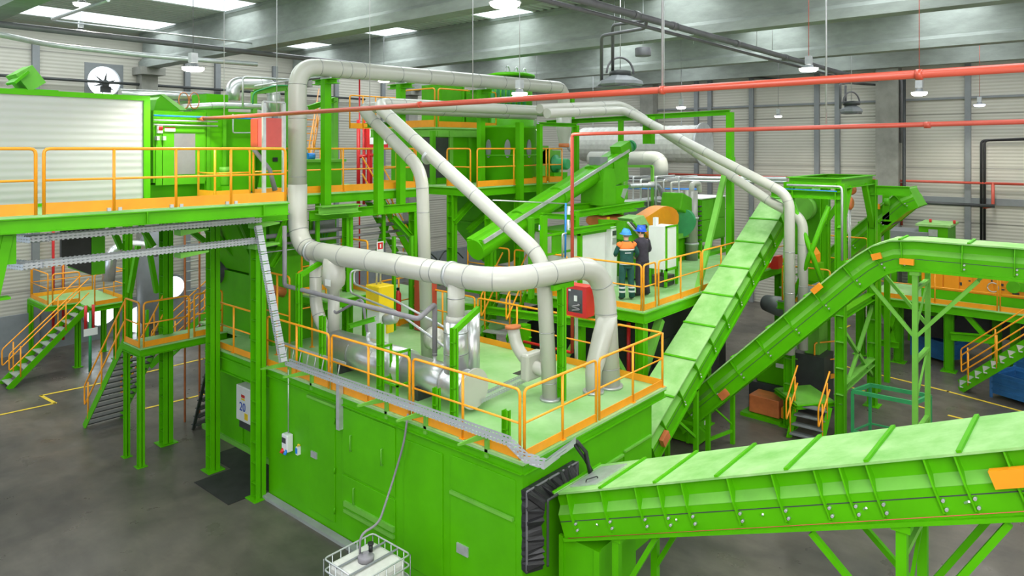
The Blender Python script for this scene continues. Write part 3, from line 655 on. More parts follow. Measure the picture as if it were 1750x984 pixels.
# side branch with a flanged gate on the longer slanting duct's foot
t = thing('duct_branch', 'cream branch elbow with a rusty flange on the longer slanting duct', 'duct', (XB-.3, 8.5, 3.4))
g0 = P(935, 608, x=XB); g1 = V((XB-.05, 8.72, 3.55)); g2 = V((XB-.05, 9.0, 3.6)); g3 = V((XB-.05, 9.15, 4.2))
build('elbow', MB().tube(rp([(XB, 8.27, 3.42), (XB-.0, 8.75, 3.45), (XB, 9.12, 3.75), (XB, 9.22, 4.14)], .3, 6), .125, 18), DUCT, t)
build('gate_plate', MB().box(XB-.26, 8.62, 3.2, XB+.26, 8.82, 3.74), DUCT, t, bevel=.05)
build('open_flange', MB().cyl((XB, 9.215, 4.12), (XB, 9.22, 4.17), .165, n=20), COPPER, t, 'rusty round flange on the open end')
t = thing('duct_branch', 'cream damper branch on the foot of the early bending duct', 'duct', (XA, 11.9, 3.2))
q = P(742, 578, x=XA)
build('damper_body', MB().lathe((XA, 11.6, q.z), [(.12, 0), (.12, .1), (.24, .12), (.26, .32), (.15, .34)], 20, (0, 1, 0)), DUCT, t)
build('side_stub', MB().cyl((XA, 11.62, q.z), (XA-.5, 11.3, q.z+.05), .1, n=16), DUCT, t)
# T drops from the sweeping duct
duct('duct_drop', [(9.4, 9.42, 5.2), (9.4, 9.42, 4.45)], .165, 'short cream drop pipe from the sweeping duct into the aluminium standpipe', seams=(.35, .9))
t = thing('heat_recovery_drum', 'long horizontal drum clad in bright aluminium lying on the low deck', 'drum', (9.4, 11, A_))
build('drum_shell', MB().cyl((9.4, 8.98, 3.32), (9.4, 10.75, 3.32), .31, n=36), SILVER, t)
build('drum_shell_far', MB().cyl((9.4, 10.75, 3.34), (9.4, 13.2, 3.34), .355, n=36), SILVER, t)
for y in (9.6, 11.6, 12.4): build('band', MB().cyl((9.4, y-.01, 3.33), (9.4, y+.01, 3.33), .325 if y < 10.7 else .362, n=36), RING, t)
build('end_cover', MB().cyl((9.4, 8.93, 3.32), (9.4, 8.985, 3.32), .37, n=36), DUCT, t)
for y in (10.2, 12.7): build('saddle', MB().box(9.1, y-.05, A_, 9.7, y+.05, 3.15), DARK, t)
t = thing('standpipe', 'vertical aluminium clad standpipe joining the drum below the sweeping duct', 'standpipe', (9.4, 9.42, 3.5))
build('cladding', MB().cyl((9.4, 9.42, 3.55), (9.4, 9.42, 4.5), .235, n=30), SILVER, t)
build('inlet_socket', MB().cyl((9.4, 9.42, 4.5), (9.4, 9.42, 4.6), .205, .185, n=30), DUCT, t)
for z in (3.9, 4.3): build('band', MB().cyl((9.4, 9.42, z-.008), (9.4, 9.42, z+.008), .24, n=30), RING, t)
build('inspection_plate', MB().box(9.15, 9.2, 4.05, 9.17, 9.4, 4.25), GALV, t)
single('standpipe', MB().cyl((9.95, 9.55, 3.0), (9.95, 9.55, 4.55), .17, n=26), SILVER, 'second aluminium standpipe half hidden behind the green support post', 'standpipe')
duct('duct_drop', [(9.4, 14.0, 5.25), (9.4, 14.0, 3.9), (9.4, 13.2, 3.36)], .14, 'left slender cream drop pipe curving into the far end of the aluminium drum', seams=(.2, .4, .6), rad=.6)
t = thing('duct_funnel', 'cream funnel box with a white notice hanging under the sweeping duct', 'funnel', (9.4, 13.2, 4.4))
build('funnel', MB().loft([[V((9.4+math.cos(2*PI*i/24)*r, 13.3+math.sin(2*PI*i/24)*r*1.25, z)) for i in range(24)] for z, r in ((5.3, .22), (4.85, .24), (4.7, .22), (4.58, .12), (4.4, .11))], True, True), DUCT, t)
build('lower_pipe', MB().cyl((9.4, 13.3, 3.5), (9.4, 13.3, 4.5), .13, n=22), DUCT, t)
build('notice', MB().box(9.14, 13.06, 4.72, 9.15, 13.26, 4.86), WHITE, t, 'white paper notice')
# support posts on the low deck
def arm(x, y, z, dx): return ((x, y, z), (x+dx, y, z+.0))
for px, zt, pb, lb, ar in ((511, 5.0, 625, 'support post by the ladder at the left end of the low deck', .5), (551, 4.2, 645, 'support post in front of the left slender drop pipe', 0),
                       (650, 4.35, 686, 'support post with a side arm in front of the yellow cabinet', 0), (776, 4.6, 712, 'support post right in front of the aluminium standpipe', .8),
                       (746, 3.45, 712, 'short cut off post beside the aluminium drum', 0), (865, 3.45, 740, 'short post stub behind the near corner railing', 0)):
    q = P(px, pb, x=8.72); t = ladder_post(q.x, q.y, A_, zt, 'green '+lb, .11, (((q.x, q.y, zt-.06), (9.45, q.y+.1, zt+.2)) if ar else None))
q = P(960, 684, z=A_); ladder_post(q.x, q.y, A_, 5.08, 'green support post under the sweeping duct beside the longer slanting duct', .13, ((q.x-.3, q.y, 5.1), (q.x+.35, q.y, 5.1)))
single('support_arm', MB().ibeam(P(598, 557, x=8.8), P(640, 545, x=8.8), .08, .1, .012), GREEN, 'green side arm bolted behind the post with the yellow cabinet', 'bracket')
# small frame beside the drum
t = thing('pipe_stand', 'small green angle iron stand in front of the aluminium drum', 'stand', (8.9, 10.8, A_))
for dx, dy in ((0, 0), (0, .55), (.3, 0), (.3, .55)): build('leg', MB().box(8.75+dx, 10.35+dy, A_, 8.79+dx, 10.39+dy, 3.85), GREEN, t)
for z in (3.83, 3.2): build('frame_ring', MB().box(8.75, 10.35, z, 9.09, 10.39, z+.04).box(8.75, 10.9, z, 9.09, 10.94, z+.04).box(8.75, 10.35, z, 8.79, 10.94, z+.04), GREEN, t)
# dark pipe along the deck
single('insulated_pipe', MB().tube(rp([(8.75, 14.25, 6.0), (8.75, 14.25, 4.65), (8.75, 9.75, 4.6), (9.35, 9.95, 4.75), (9.35, 9.95, 3.75)], .09, 4), .05), GRPIPE, 'dark grey insulated pipe running along above the low deck', 'pipe')
t = thing('valve_assembly', 'stack of rusty valves joining the dark pipe to the aluminium drum', 'valve', (9.35, 9.95, 3.5))
build('valve_body', MB().lathe((9.35, 9.95, 3.6), [(.09, 0), (.09, .03), (.03, .05), (.04, .14), (.05, .2), (.03, .26)], 14), GALV, t)
build('flange', MB().cyl((9.35, 9.95, 3.58), (9.35, 9.95, 3.61), .1, n=14), DARK, t)
t = thing('valve_assembly', 'flanged valve with a goose neck pipe at the far end of the aluminium drum', 'valve', (9.3, 12.4, 3.6))
build('gooseneck', MB().tube(rp([(9.35, 13.3, 4.5), (9.35, 13.2, 4.05), (9.35, 12.2, 4.55), (9.35, 12.0, 3.7)], .15, 5), .03), GRPIPE, t)
build('valve_body', MB().lathe((9.35, 12.0, 3.62), [(.11, 0), (.11, .03), (.04, .05), (.05, .16), (.04, .24)], 14), GALV, t)
# yellow cabinet
q = P(648, 592, z=A_)
t = thing('burner_cabinet', 'yellow and grey burner cabinet with silver tubes on the low deck', 'cabinet', (10.9, 13.55, A_))
cx, cy = 10.9, 13.55
build('grey_body', MB().box(cx-.2, cy-.24, A_+.1, cx+.08, cy+.22, 3.95), WHITE, t, 'light grey lower body')
build('yellow_hood', MB().box(cx-.24, cy-.28, 3.85, cx+.22, cy+.24, 4.45).box(cx+.0, cy-.28, A_+.4, cx+.22, cy+.22, 3.9), YELL, t, 'yellow hood', bevel=.02)
build('motor', MB().lathe((cx-.1, cy-.45, 3.7), [(.12, -.1), (.14, 0), (.14, .2), (.1, .25)], 16, (.3, -1, .3)), GALV, t)
build('base', MB().box(cx-.3, cy-.35, A_, cx+.2, cy+.35, A_+.1), GREEN, t)
for i, (a, b) in enumerate(((.12, 5.45), (.0, 5.2))):
    build('silver_tube', MB().tube(rp([(cx-.05+i*.12, cy+.05, 4.45), (cx-.05+i*.12, cy+.05, 4.85), (cx-.65-i*.1, cy+.15, 4.85), (cx-.68-i*.1, cy+.1, 4.55-i*.2), (cx-1.1, cy-1.9, 4.5-i*.22), (9.6, 9.7, 4.2-i*.4)], .1, 4), .025, 8), GALV, t)
# deck ladder lying, red panel, extinguisher
t = thing('aluminium_ladder', 'aluminium ladder lying on the deck behind the front railing', 'ladder', (8.7, 13, A_))
for dx in (0, .38): build('rail', MB().bar((8.62+dx*.2, 14.2+dx*.0, 2.98+dx), (8.62+dx*.2, 11.9, 2.98+dx), .03, .06), GALV, t)
for i in range(8): build('rung', MB().cyl((8.62, 14.05-i*.28, 2.98), (8.7, 14.05-i*.28, 3.36), .014, n=6), GALV, t)
tray('cable_tray', [P(822, 690, z=A_+.12), P(905, 650, z=A_+.12)], .22, TRAYX, 'dark cable tray lying on the deck beside the aluminium drum', side=(0, 1, 0), h=.08)
# hose cabinet on the rear railing
t = thing('hose_cabinet', 'red fire hose cabinet with a glass door mounted on the rear railing', 'hose cabinet', (12.75, 9.6, 3.7))
q0, q1 = P(970, 490, x=12.7), P(1000, 540, x=12.7)
ya, yb, za, zb = P(1003, 500, x=12.7).y, P(969, 500, x=12.7).y, P(985, 540, x=12.7).z, P(985, 488, x=12.7).z
build('case', MB().box(12.7, ya, za, 13.0, yb, zb), RED, t, bevel=.008)
mb = MB(); w = .08
mb.box(12.67, ya, za, 12.7, yb, za+w).box(12.67, ya, zb-w, 12.7, yb, zb).box(12.67, ya, za+w, 12.7, ya+w*1.2, zb-w).box(12.67, yb-w*.6, za+w, 12.7, yb, zb-w)
build('door_frame', mb, RED, t)
build('door_glass', MB().box(12.68, ya+w*1.2, za+w, 12.69, yb-w*.6, zb-w), DKGLASS, t)
build('folded_hose', MB().tube([V((12.66, (ya+yb)/2+math.cos(a*.8)*.1, za+.12+a*.012)) for a in range(14)], .018, 6), GRPIPE, t, 'folded grey hose')
build('sticker', MB().box(12.66, (ya+yb)/2-.03, (za+zb)/2, 12.675, (ya+yb)/2+.05, (za+zb)/2+.12), WHITE, t, 'white instruction sticker')
build('sticker', MB().box(12.66, yb-.13, zb-.13, 12.67, yb-.07, zb-.09), WHITE, t, 'small white sticker at the top')
build('valve', MB().cyl((12.95, ya-.12, zb-.12), (12.95, ya, zb-.12), .03).cyl((13.0, ya-.12, zb-.2), (13.0, ya-.12, zb-.05), .045), RED, t)
single('fire_pipe', MB().tube(rp([(13.2, 10.9, 3.05), (13.2, 9.45, 3.05), (13.2, 9.45, 3.2)], .06), .035), RED, 'bright red horizontal fire pipe behind the rear railing', 'pipe')
single('strut_channel', MB().box(13.02, P(983, 600, x=13).y-.03, 2.0, 13.07, P(983, 600, x=13).y+.03, 4.2), GALV, 'perforated steel strut behind the rear railing below the hose cabinet', 'channel')

# ---------------------------------------------------------------- IBC tank and hose
t = thing('ibc_tank', 'white plastic liquid tank in a tubular steel cage at the bottom edge', 'tank', (7.25, 9.3, 0))
x0, x1, y0, y1 = 6.72, 7.72, 8.8, 9.78
build('bottle', MB().box(x0+.05, y0+.05, .15, x1-.05, y1-.05, 1.0), IBCP, t, bevel=.08)
build('pallet', MB().box(x0, y0, 0, x1, y1, .13), GALV, t)
def ring(z, r=.014, o=0): return MB().tube(rp([(x0-o, y0+.3, z), (x0-o, y0-o, z), (x1+o, y0-o, z), (x1+o, y1+o, z), (x0-o, y1+o, z), (x0-o, y0+.3, z)], .08), r, 8)
for z in (.3, .5, .7, .88, 1.06): build('cage_ring', ring(z), GALV, t)
mb = MB()
for i in range(7):
    u = i/6
    for p in ((x0+u*(x1-x0), y0), (x0+u*(x1-x0), y1), (x0, y0+u*(y1-y0)), (x1, y0+u*(y1-y0))): mb.cyl((*p, .13), (*p, 1.06), .009, n=6)
o = build('cage_bars', mb, GALV, t); o['kind'] = 'stuff'
for u in (.33, .66): build('top_strap', MB().bar((x0, y0+u*.98, 1.03), (x1, y0+u*.98, 1.03), .04, .012), GREYT, t)
build('lid', MB().lathe((7.2, 9.3, 1.0), [(.13, 0), (.135, .07), (.12, .09), (.05, .09), (.05, .13)], 20), GRPIPE, t)
build('dip_tube', MB().cyl((7.32, 9.33, 1.08), (7.32, 9.33, 1.2), .035).cyl((7.32, 9.33, 1.2), (7.32, 9.33, 1.23), .05), BLACK, t)
a = P(622, 910, d=10.9); h0 = V((7.17, 9.42, 1.08)); hb = P(691, 755, x=8.3)
single('suction_hose', MB().tube(rp([h0, h0+V((0, 0, .32)), h0+V((.35, -.05, .36)), V((8.25, hb.y+.25, hb.z-.75)), hb, P(697, 722, x=8.3)+V((0, 0, .15))], .3, 6), .02), GRPIPE, 'grey suction hose rising from the white tank to the enclosure roof', 'hose')
# ================================================================ belt conveyors
def conveyor(label, axis, n0, n1, path, h, ribs, cover=True, strap=1.2, open_end=None, m=None, cm=None, rail=.05):
    """axis 'x' or 'y': travel direction; n0 the side facing the viewer; path [(s, z)] of the top edge."""
    m = m or GREEN; cm = cm or GDUST
    M = (lambda s, n, z: V((s, n, z))) if axis == 'x' else (lambda s, n, z: V((n, s, z)))
    sg = 1 if n1 > n0 else -1
    t = thing('belt_conveyor', label, 'conveyor', M(path[0][0], n0, min(p[1] for p in path)-h))
    N = []
    for i in range(len(path)):
        a = V((*path[max(i-1, 0)], 0)); b = V((*path[i], 0)); c = V((*path[min(i+1, len(path)-1)], 0))
        u = (b-a).normalized() if i else (c-b).normalized(); w = (c-b).normalized() if i < len(path)-1 else u
        tt = (u+w).normalized(); k = 1/max(.6, tt.dot(u)); nn = V((-tt.y, tt.x, 0))
        if nn.y < 0: nn = -nn
        N.append((nn.x*k, nn.y*k))
    def at(i, n, d): return M(path[i][0]-N[i][0]*d, n0+sg*n, path[i][1]-N[i][1]*d)
    W_ = abs(n1-n0)
    sec = [(.1, 0), (.1, h*.30), (0, h*.46), (0, h), (W_, h), (W_, h*.46), (W_-.1, h*.30), (W_-.1, 0)]
    build('trough', MB().loft([[at(i, n, d) for n, d in sec] for i in range(len(path))]), m, t)
    for n in (-rail, W_):
        build('bottom_flange', MB().loft([[at(i, n, h-.03), at(i, n+rail, h-.03), at(i, n+rail, h+.02), at(i, n, h+.02)] for i in range(len(path))]), m, t)
    build('plate_joint', MB().loft([[at(i, -.004, h*.60), at(i, .01, h*.60), at(i, .01, h*.60+.012), at(i, -.004, h*.60+.012)] for i in range(len(path))]), DARK, t)
    build('ledge_dust_highlight', MB().loft([[at(i, .1, h*.30-.006), at(i, -.004, h*.46-.006), at(i, -.004, h*.46), at(i, .1, h*.30)] for i in range(len(path))]), GPALE, t, 'sloping ledge with dust and highlight painted pale')  # paler strip paints the ledge highlight together with its dust
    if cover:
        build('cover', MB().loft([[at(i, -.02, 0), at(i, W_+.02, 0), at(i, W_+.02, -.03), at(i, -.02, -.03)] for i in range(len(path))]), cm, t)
    # place ribs and straps by distance
    L = [0]
    for a, b in zip(path, path[1:]): L.append(L[-1]+math.hypot(b[0]-a[0], b[1]-a[1]))
    def fr(u):
        i = 0
        while i < len(L)-2 and L[i+1] < u: i += 1
        k = (u-L[i])/(L[i+1]-L[i]); a, b = path[i], path[i+1]; dx, dz = (b[0]-a[0])/(L[i+1]-L[i]), (b[1]-a[1])/(L[i+1]-L[i])
        nx, nz = (-dz, dx) if dx > 0 else (dz, -dx)
        return (a[0]+(b[0]-a[0])*k, a[1]+(b[1]-a[1])*k, dx, dz, nx, nz)
    for u in ribs:
        u *= L[-1]; s, z, dx, dz, nx, nz = fr(u)
        def q(n, d, e=0): return M(s-nx*d+dx*e, n0+sg*n, z-nz*d+dz*e)
        for side in (0, 1):
            f = (lambda n: n) if side == 0 else (lambda n: W_-n)
            poly = [q(f(.1), .01), q(f(.0), .01), q(f(-.035), h*.36), q(f(-.05), h*.46), q(f(-.04), h*.86), q(f(0), h*.9), q(f(0), h*.46), q(f(.1), h*.3)]
            build('rib', MB().prism(poly, M(dx*.02, 0, dz*.02)-M(0, 0, 0)), m, t)
            if side == 0:
                for dd in (.66, .8): c = q(-.05, h*dd, .05); e = q(-.0, h*dd, .05); build('bolt', MB().cyl(e, c, .018, n=8), GALV, t)
    if cover:
        n = max(1, round(L[-1]/strap))
        for i in range(n+1):
            s, z, dx, dz, nx, nz = fr(min(max(i*L[-1]/n, .03), L[-1]-.03))
            a = M(s+nx*.045, n0-sg*.03, z+nz*.045); b = M(s+nx*.045, n1+sg*.03, z+nz*.045)
            build('cover_strap', MB().bar(a, b, .05, .03, V(M(nx, 0, nz))), m, t)
    return t
# foreground conveyor rising towards the right
c1 = conveyor('foreground belt conveyor rising from the black rubber seal to the right edge', 'y', 8.9, 10.2, [(6.75, 2.25), (-.6, 5.18)], .66,
              [.035, .12, .20, .25, .30, .39, .47, .54, .58, .62, .70, .74, .80, .86, .93], strap=1.0)
t = c1
build('inspection_lid', MB().bar((9.55, 6.55, 2.36), (9.55, 6.05, 2.56), .9, .05, V((0, .37, .93))), GALV, t, 'grey inspection lid'); build('lid_handle', MB().tube(rp([(9.2, 6.32, 2.44), (9.2, 6.32, 2.52), (9.35, 6.2, 2.56), (9.35, 6.2, 2.49)], .03), .01, 6), BLACK, t)
build('guard_box', MB().bar((8.84, .95, 4.3), (8.84, .3, 4.56), .1, .18, V((0, .37, .93))), MACHO, t, 'orange guard box')
build('safety_cord', MB().tube([(8.83, 6.4, 1.72), (8.83, 3, 3.1), (8.83, -.4, 4.5)], .005, 5), REDP, t, 'thin red safety cord')
for y in (5.9, 4.6, 3.4, 2.2, 1.2): build('cord_eye', MB().bar((8.9, y, 2.25+(6.75-y)*.3986-.52), (8.8, y-.05, 2.25+(6.75-y)*.3986-.45), .02, .02), GALV, t)
# inlet chute through the enclosure wall, with the rubber seal
t = thing('inlet_chute', 'green box chute under the lower end of the foreground conveyor', 'chute', (9.5, 6.4, 0))
build('chute_body', MB().box(8.98, 5.95, 0, 10.1, 6.62, 1.62), GREEN, t)
build('corner_flange', MB().box(8.94, 5.9, 0, 9.0, 6.0, 1.64).box(8.94, 6.58, 0, 9.0, 6.66, 1.64), GREEN, t)
t = thing('rubber_seal', 'black wrinkled rubber seal around the conveyor opening in the enclosure', 'rubber seal', (9.6, 6.9, 1))
x0, x1, z0, z1 = P(897, 820, y=6.9).x, P(984, 790, y=6.9).x, 1.22, 2.46
mb = MB(); fr_ = [(x0, z0), (x0, z1), (x1, z1+.0), (x1, z0)]
rr = []
for a, b in zip(fr_, fr_[1:]):
    for i in range(26):
        u = i/26; rr.append((a[0]+(b[0]-a[0])*u, a[1]+(b[1]-a[1])*u))
rr.append(fr_[-1])
mb.loft([[V((x+random.uniform(-.012, .012), 6.965, z)), V((x+random.uniform(-.02, .02), 6.86+random.uniform(-.05, .03), z+random.uniform(-.03, .03))), V((x+(.22 if x < 9.2 else (-.2 if x > x1-.1 else 0)), 6.72+random.uniform(-.05, .05), z-(.22 if z > 2.3 else 0))), V((x+(.25 if x < 9.2 else (-.22 if x > x1-.1 else 0)), 6.95, z-(.25 if z > 2.3 else 0)))] for x, z in rr], True, False)
build('bellows', mb, BLACK, t)
build('clamp_frame', MB().tube([V((x, 6.86, z)) for x, z in rr], .02, 6), DKPIPE, t)
build('inner_frame', MB().tube([V((9.6+(x-9.6)*.8, 6.64, 1.6+(z-1.6)*.82)) for x, z in rr], .022, 6), DARK, t)
tag(build('cable_bundle', MB().tube([(9.35, 6.6, 3.0), (9.6, 6.6, 2.75), (9.75, 6.62, 2.35), (9.95, 6.6, 2.2)], .035, 8).tube([(9.3, 6.65, 3.0), (9.66, 6.66, 2.6), (9.9, 6.68, 2.3)], .03, 8), BLACK), 'bundle of black cables hanging from the tray end onto the conveyor', 'cables')
def trestle(label, x0, x1, y, z, dirn, spread, m=GREEN, s=.11, brace=True, y2=None):
    t = thing('conveyor_trestle', label, 'support frame', (x0, y, 0))
    for x in (x0, x1):
        build('leg', MB().box(x-s/2, y-s/2, 0, x+s/2, y+s/2, z), m, t); build('foot_plate', MB().box(x-s, y-s, .001, x+s, y+s, .02), m, t)
        build('head_bracket', MB().box(x-s*.8, y-s*.9, z-.06, x+s*.8, y+s*.9, z+.02), m, t)
        if brace:
            for sgn in (-1, 1):
                build('diagonal_brace', MB().bar((x, y, z-1.35 if z > 2 else z*.4), (x, y+sgn*spread, z-.05+(dirn*-sgn*spread)), .07, .07), m, t)
    zz = z-.35
    while zz > .5:
        build('cross_bar', MB().bar((x0, y, zz), (x1, y, zz), .09, .07), GPALE, t)
        build('cross_brace', MB().bar((x0, y, zz-.9 if zz > 1.3 else .2), (x1, y, zz), .04, .04), m, t); zz -= 1.5
    return t
q = P(1540, 885, x=8.92)
trestle('green trestle under the middle of the foreground conveyor at the bottom edge', 8.97, 10.12, q.y, 2.25+(6.75-q.y)*.3986-.74, .3986, 1.0)
t = thing('conveyor_trestle', 'green knee frame beside the inlet chute under the foreground conveyor', 'support frame', (9, 5.6, 0))
for x in (8.97, 10.12):
    build('leg', MB().box(x-.05, 5.55, 0, x+.05, 5.66, 1.98), GREEN, t); build('diagonal_brace', MB().bar((x, 5.6, 1.0), (x, 4.95, 2.2), .06, .07), GREEN, t)
    build('head_bracket', MB().box(x-.08, 5.5, 1.93, x+.08, 5.72, 2.0), GREEN, t)
# wide conveyor climbing away beside the middle platform
c2 = conveyor('wide pale topped conveyor climbing away beside the middle platform', 'x', 7.5, 8.3, [(13.3, 1.55), (21.9, 6.2)], .62, [.06+.094*i for i in range(10)], strap=1.28)
build('guard_box', MB().bar((13.7, 7.42, 1.35), (13.95, 7.42, 1.5), .1, .2, V((-.47, 0, .88))), COPPER, c2, 'orange guard box')
t = thing('conveyor_trestle', 'small green trestle at the foot of the wide climbing conveyor', 'support frame', (15.5, 7.9, 0))
for y in (7.5, 8.25): build('leg', MB().box(15.45, y-.05, 0, 15.55, y+.05, 2.05), GREEN, t); build('foot_plate', MB().box(15.4, y-.1, 0, 15.6, y+.1, .02), GREEN, t); build('diagonal_brace', MB().bar((15.5, y, .9), (14.6, y, 1.55), .06, .06), GREEN, t)
build('cross_bar', MB().bar((15.5, 7.5, 1.2), (15.5, 8.25, 1.2), .06, .06), GREEN, t)
# conveyor that rises behind it and turns level towards the right edge
c3 = conveyor('narrow conveyor rising at the right and bending level towards the right edge', 'y', 16.4, 17.15, [(8.7, .95), (4.55, 5.1), (4.2, 5.42), (3.9, 5.65), (3.55, 5.8), (3.1, 5.84), (-1.5, 5.84)], .60,
               [.04, .12, .19, .265, .34, .415, .49, .545, .60, .69, .76, .83, .90, .97], strap=1.25)
for i, (px, py) in enumerate(((1396, 493), (1498, 438))):
    q = P(px, py, x=16.34); build('guard_box', MB().bar(q+V((0, .09, -.09*(1-i)-.03*i)), q+V((0, -.09, .09*(1-i)+.03*i)), .07, .13, V((0, .7, .7)) if not i else UP), MACHO, c3, 'orange guard box')
q = P(1550, 447, x=16.34); build('guard_box', MB().box(16.28, q.y-.13, q.z-.06, 16.38, q.y+.13, q.z+.06), MACHO, c3, 'orange guard box')
q = P(1237, 674, x=16.34); build('guard_box', MB().bar(q+V((0, .09, -.09)), q+V((0, -.09, .09)), .07, .18, V((0, .7, .7))), COPPER, c3, 'orange red guard box')
q = P(1564, 470, x=16.45)
trestle('tall pale green trestle under the level part of the right hand conveyor', 16.45, 17.75, q.y, 5.2, 0, 1.1, m=GPALE, s=.1)
t = thing('conveyor_trestle', 'low trestle with cross bars under the lower end of the rising right hand conveyor', 'support frame', (17, 7.8, 0))
for x, y in ((16.5, 7.45), (17.1, 7.45), ): pass
for px, py in ((1210, 775), (1252, 758)):
    q = P(px, py, z=0); build('leg', MB().box(q.x-.05, q.y-.05, 0, q.x+.05, q.y+.05, 1.5), GREEN, t)
qa, qb = P(1210, 775, z=0), P(1252, 758, z=0)
for z in (.35, 1.35): build('cross_bar', MB().bar(qa+UP*z, qb+UP*z, .06, .07), GREEN, t)
build('cross_brace', MB().bar(qa+UP*1.3, qb+UP*.5, .04, .04), GREEN, t)
build('diagonal_brace', MB().bar(qa+UP*.5, V((16.5, 8.5, 1.1)), .05, .05), GREEN, t)
# ================================================================ upper left walkway, container and press
def deckslab(name, poly, z, th, label, m=GDECK, edge=.24, em=GREEN, cat='platform'):
    t = thing(name, label, cat, (poly[0][0], poly[0][1], z-th))
    build('deck', MB().prism([(x, y, z-.04) for x, y in poly][::1], (0, 0, .04)), m, t)
    n = len(poly)
    for i in range(n):
        a, b = poly[i], poly[(i+1) % n]
        if math.hypot(a[0]-b[0], a[1]-b[1]) < .3: continue
        build('edge_beam', MB().ibeam((*a, z-.04-edge/2), (*b, z-.04-edge/2), .1, edge, .016), em, t)
    return t
wl, wr = (-1.5, 13.95), (8.15, 13.15)
t = deckslab('walkway_platform', [wl, wr, (8.15, 14.55), (8.15, 21), (-1.5, 21)], C_, .3, 'upper green walkway platform carrying the white panelled container')
def wpt(px): 
    k = (px-CXP)/FPX; rx = math.cos(YAW)+math.sin(YAW)*k; ry = math.sin(YAW)-math.cos(YAW)*k
    s = (wr[1]-wl[1])/(wr[0]-wl[0]); d = (wl[1]-s*wl[0])/(ry-s*rx); return (rx*d, ry*d+.03)
for x in (2.2, 5.4, 7.6): build('web_stiffener', MB().box(x-.01, wl[1]+(x+1.5)*-.083-.06, C_-.27, x+.01, wl[1]+(x+1.5)*-.083+.0, C_-.05), GREEN, t)
def railp(pxs, label, step_posts=None, **kw):
    t = railing([wpt(pxs[0]), wpt(pxs[-1])], label, C_, step=99, **kw)
    for px in pxs[1:-1]:
        p = wpt(px); mb = MB().cyl((p[0], p[1], C_), (p[0], p[1], C_+1.1), .026, n=8); build('post', mb, ORANGE, t)
        for dx in (-.09, .09): build('cleat', MB().box(p[0]+dx-.03, p[1]-.04, C_, p[0]+dx+.03, p[1]+.02, C_+.06), GALV, t)
    return t
railp([-60, -20, 62], 'orange walkway railing at the far left edge of the picture', toe=.19, r=.028)
railp([76, 196, 302, 396, 489], 'long orange walkway railing in front of the white container', toe=.19, r=.028)
railing([(7.3, 15.35), (7.3, 14.6), (8.1, 14.6)], 'small return railing by the red panel at the walkway end', C_, toe=.19, step=.9)
t = thing('panelled_container', 'white panelled container with a green frame standing on the left walkway', 'container', (3, 15.5, C_))
cz = 8.86
build('body', MB().box(-1.2, 15.52, C_, 6.25, 19.2, cz-.08), WALLW, t)
build('frame_top', MB().box(-1.2, 15.48, cz-.1, 6.33, 19.25, cz), GREEN, t)
build('frame_post', MB().box(6.2, 15.47, C_, 6.33, 15.6, cz-.1), GREEN, t)
build('frame_sill', MB().box(-1.2, 15.46, C_, 6.2, 15.52, C_+.06), GREEN, t)
# things on the container roof
q = P(20, 150, z=cz); c = P(45, 136, y=17.2)
t = thing('feed_hopper', 'light green tilted hopper box on the white container roof', 'hopper', (c.x, 17.2, cz))
build('bin', MB().bar(P(30, 146, y=17.2)+V((0, 0, .03)), P(58, 128, y=17.2)+V((0, .0, 0)), .7, .42, (0.5, 0, .86)), GPALE, t); build('lid', MB().bar(P(18, 143, y=17), P(42, 124, y=17), .6, .05, (.5, 0, .86)), GREEN, t)
build('mounting_plate', MB().box(c.x-.3, 16.9, cz, c.x+.5, 17.5, cz+.12), GREEN, t)
t = thing('scraper_grid', 'low grey grid of rods lying on the white container roof', 'grid', P(150, 152, y=17.5)); g0, g1 = P(110, 152, y=17.5), P(205, 158, y=17.5)
build('grid_frame', MB().box(g0.x, 17.1, cz, g1.x, 17.9, cz+.03), GREYT, t)
# green press right of the container
def X_(px, y): return P(px, 254, y=y).x
py_ = 15.95
t = thing('green_press', 'bright green press housing behind the walkway right of the white container', 'machine', (7, py_, C_))
xa, xb, xc, xd = X_(262, py_), X_(352, py_), X_(386, py_), X_(438, 16.3)
zt = P(300, 190, y=py_).z
build('housing', MB().box(xa, py_, C_+.35, xb, 18.2, zt), GREEN, t)
build('foot_beam', MB().box(xa, py_+.25, C_, xb, 18, C_+.3), GREEN, t)
build('side_housing', MB().box(xb, py_+.08, C_+.05, xc, 18.4, P(370, 190, y=py_).z+.02), GREEN, t)
build('rear_housing', MB().box(xc, 16.35, C_+.05, xd, 18.6, P(420, 192, y=16.35).z), GREEN, t)
z0, z1 = P(290, 316, y=py_).z, P(290, 212, y=py_).z
build('door', MB().box(X_(277, py_), py_-.04, z0, X_(349, py_), py_, z1), GREEN2, t, bevel=.008)
build('door', MB().box(X_(265, py_), py_-.04, z0, X_(276, py_), py_, z1), GREEN2, t, bevel=.008)
build('door_window', MB().box(X_(296, py_), py_-.05, P(300, 298, y=py_).z, X_(332, py_), py_-.04, P(300, 228, y=py_).z), RING, t, 'scratched grey door window')
build('warning_sign', MB().box(X_(280, py_), py_-.05, P(300, 225, y=py_).z, X_(298, py_), py_-.04, P(300, 218, y=py_).z), WHITE, t, 'small white and red warning sign')
build('warning_stripe', MB().box(X_(280, py_), py_-.052, P(300, 219.5, y=py_).z, X_(298, py_), py_-.05, P(300, 218, y=py_).z), RED, t, 'red stripe')
build('red_button_box', MB().box(X_(266, py_), py_-.1, P(300, 228, y=py_).z, X_(275, py_), py_-.02, P(300, 213, y=py_).z), WHITE, t, 'control box with a red button')
build('red_button', MB().box(X_(267.5, py_), py_-.13, P(300, 223, y=py_).z, X_(274, py_), py_-.1, P(300, 217, y=py_).z), RED, t)
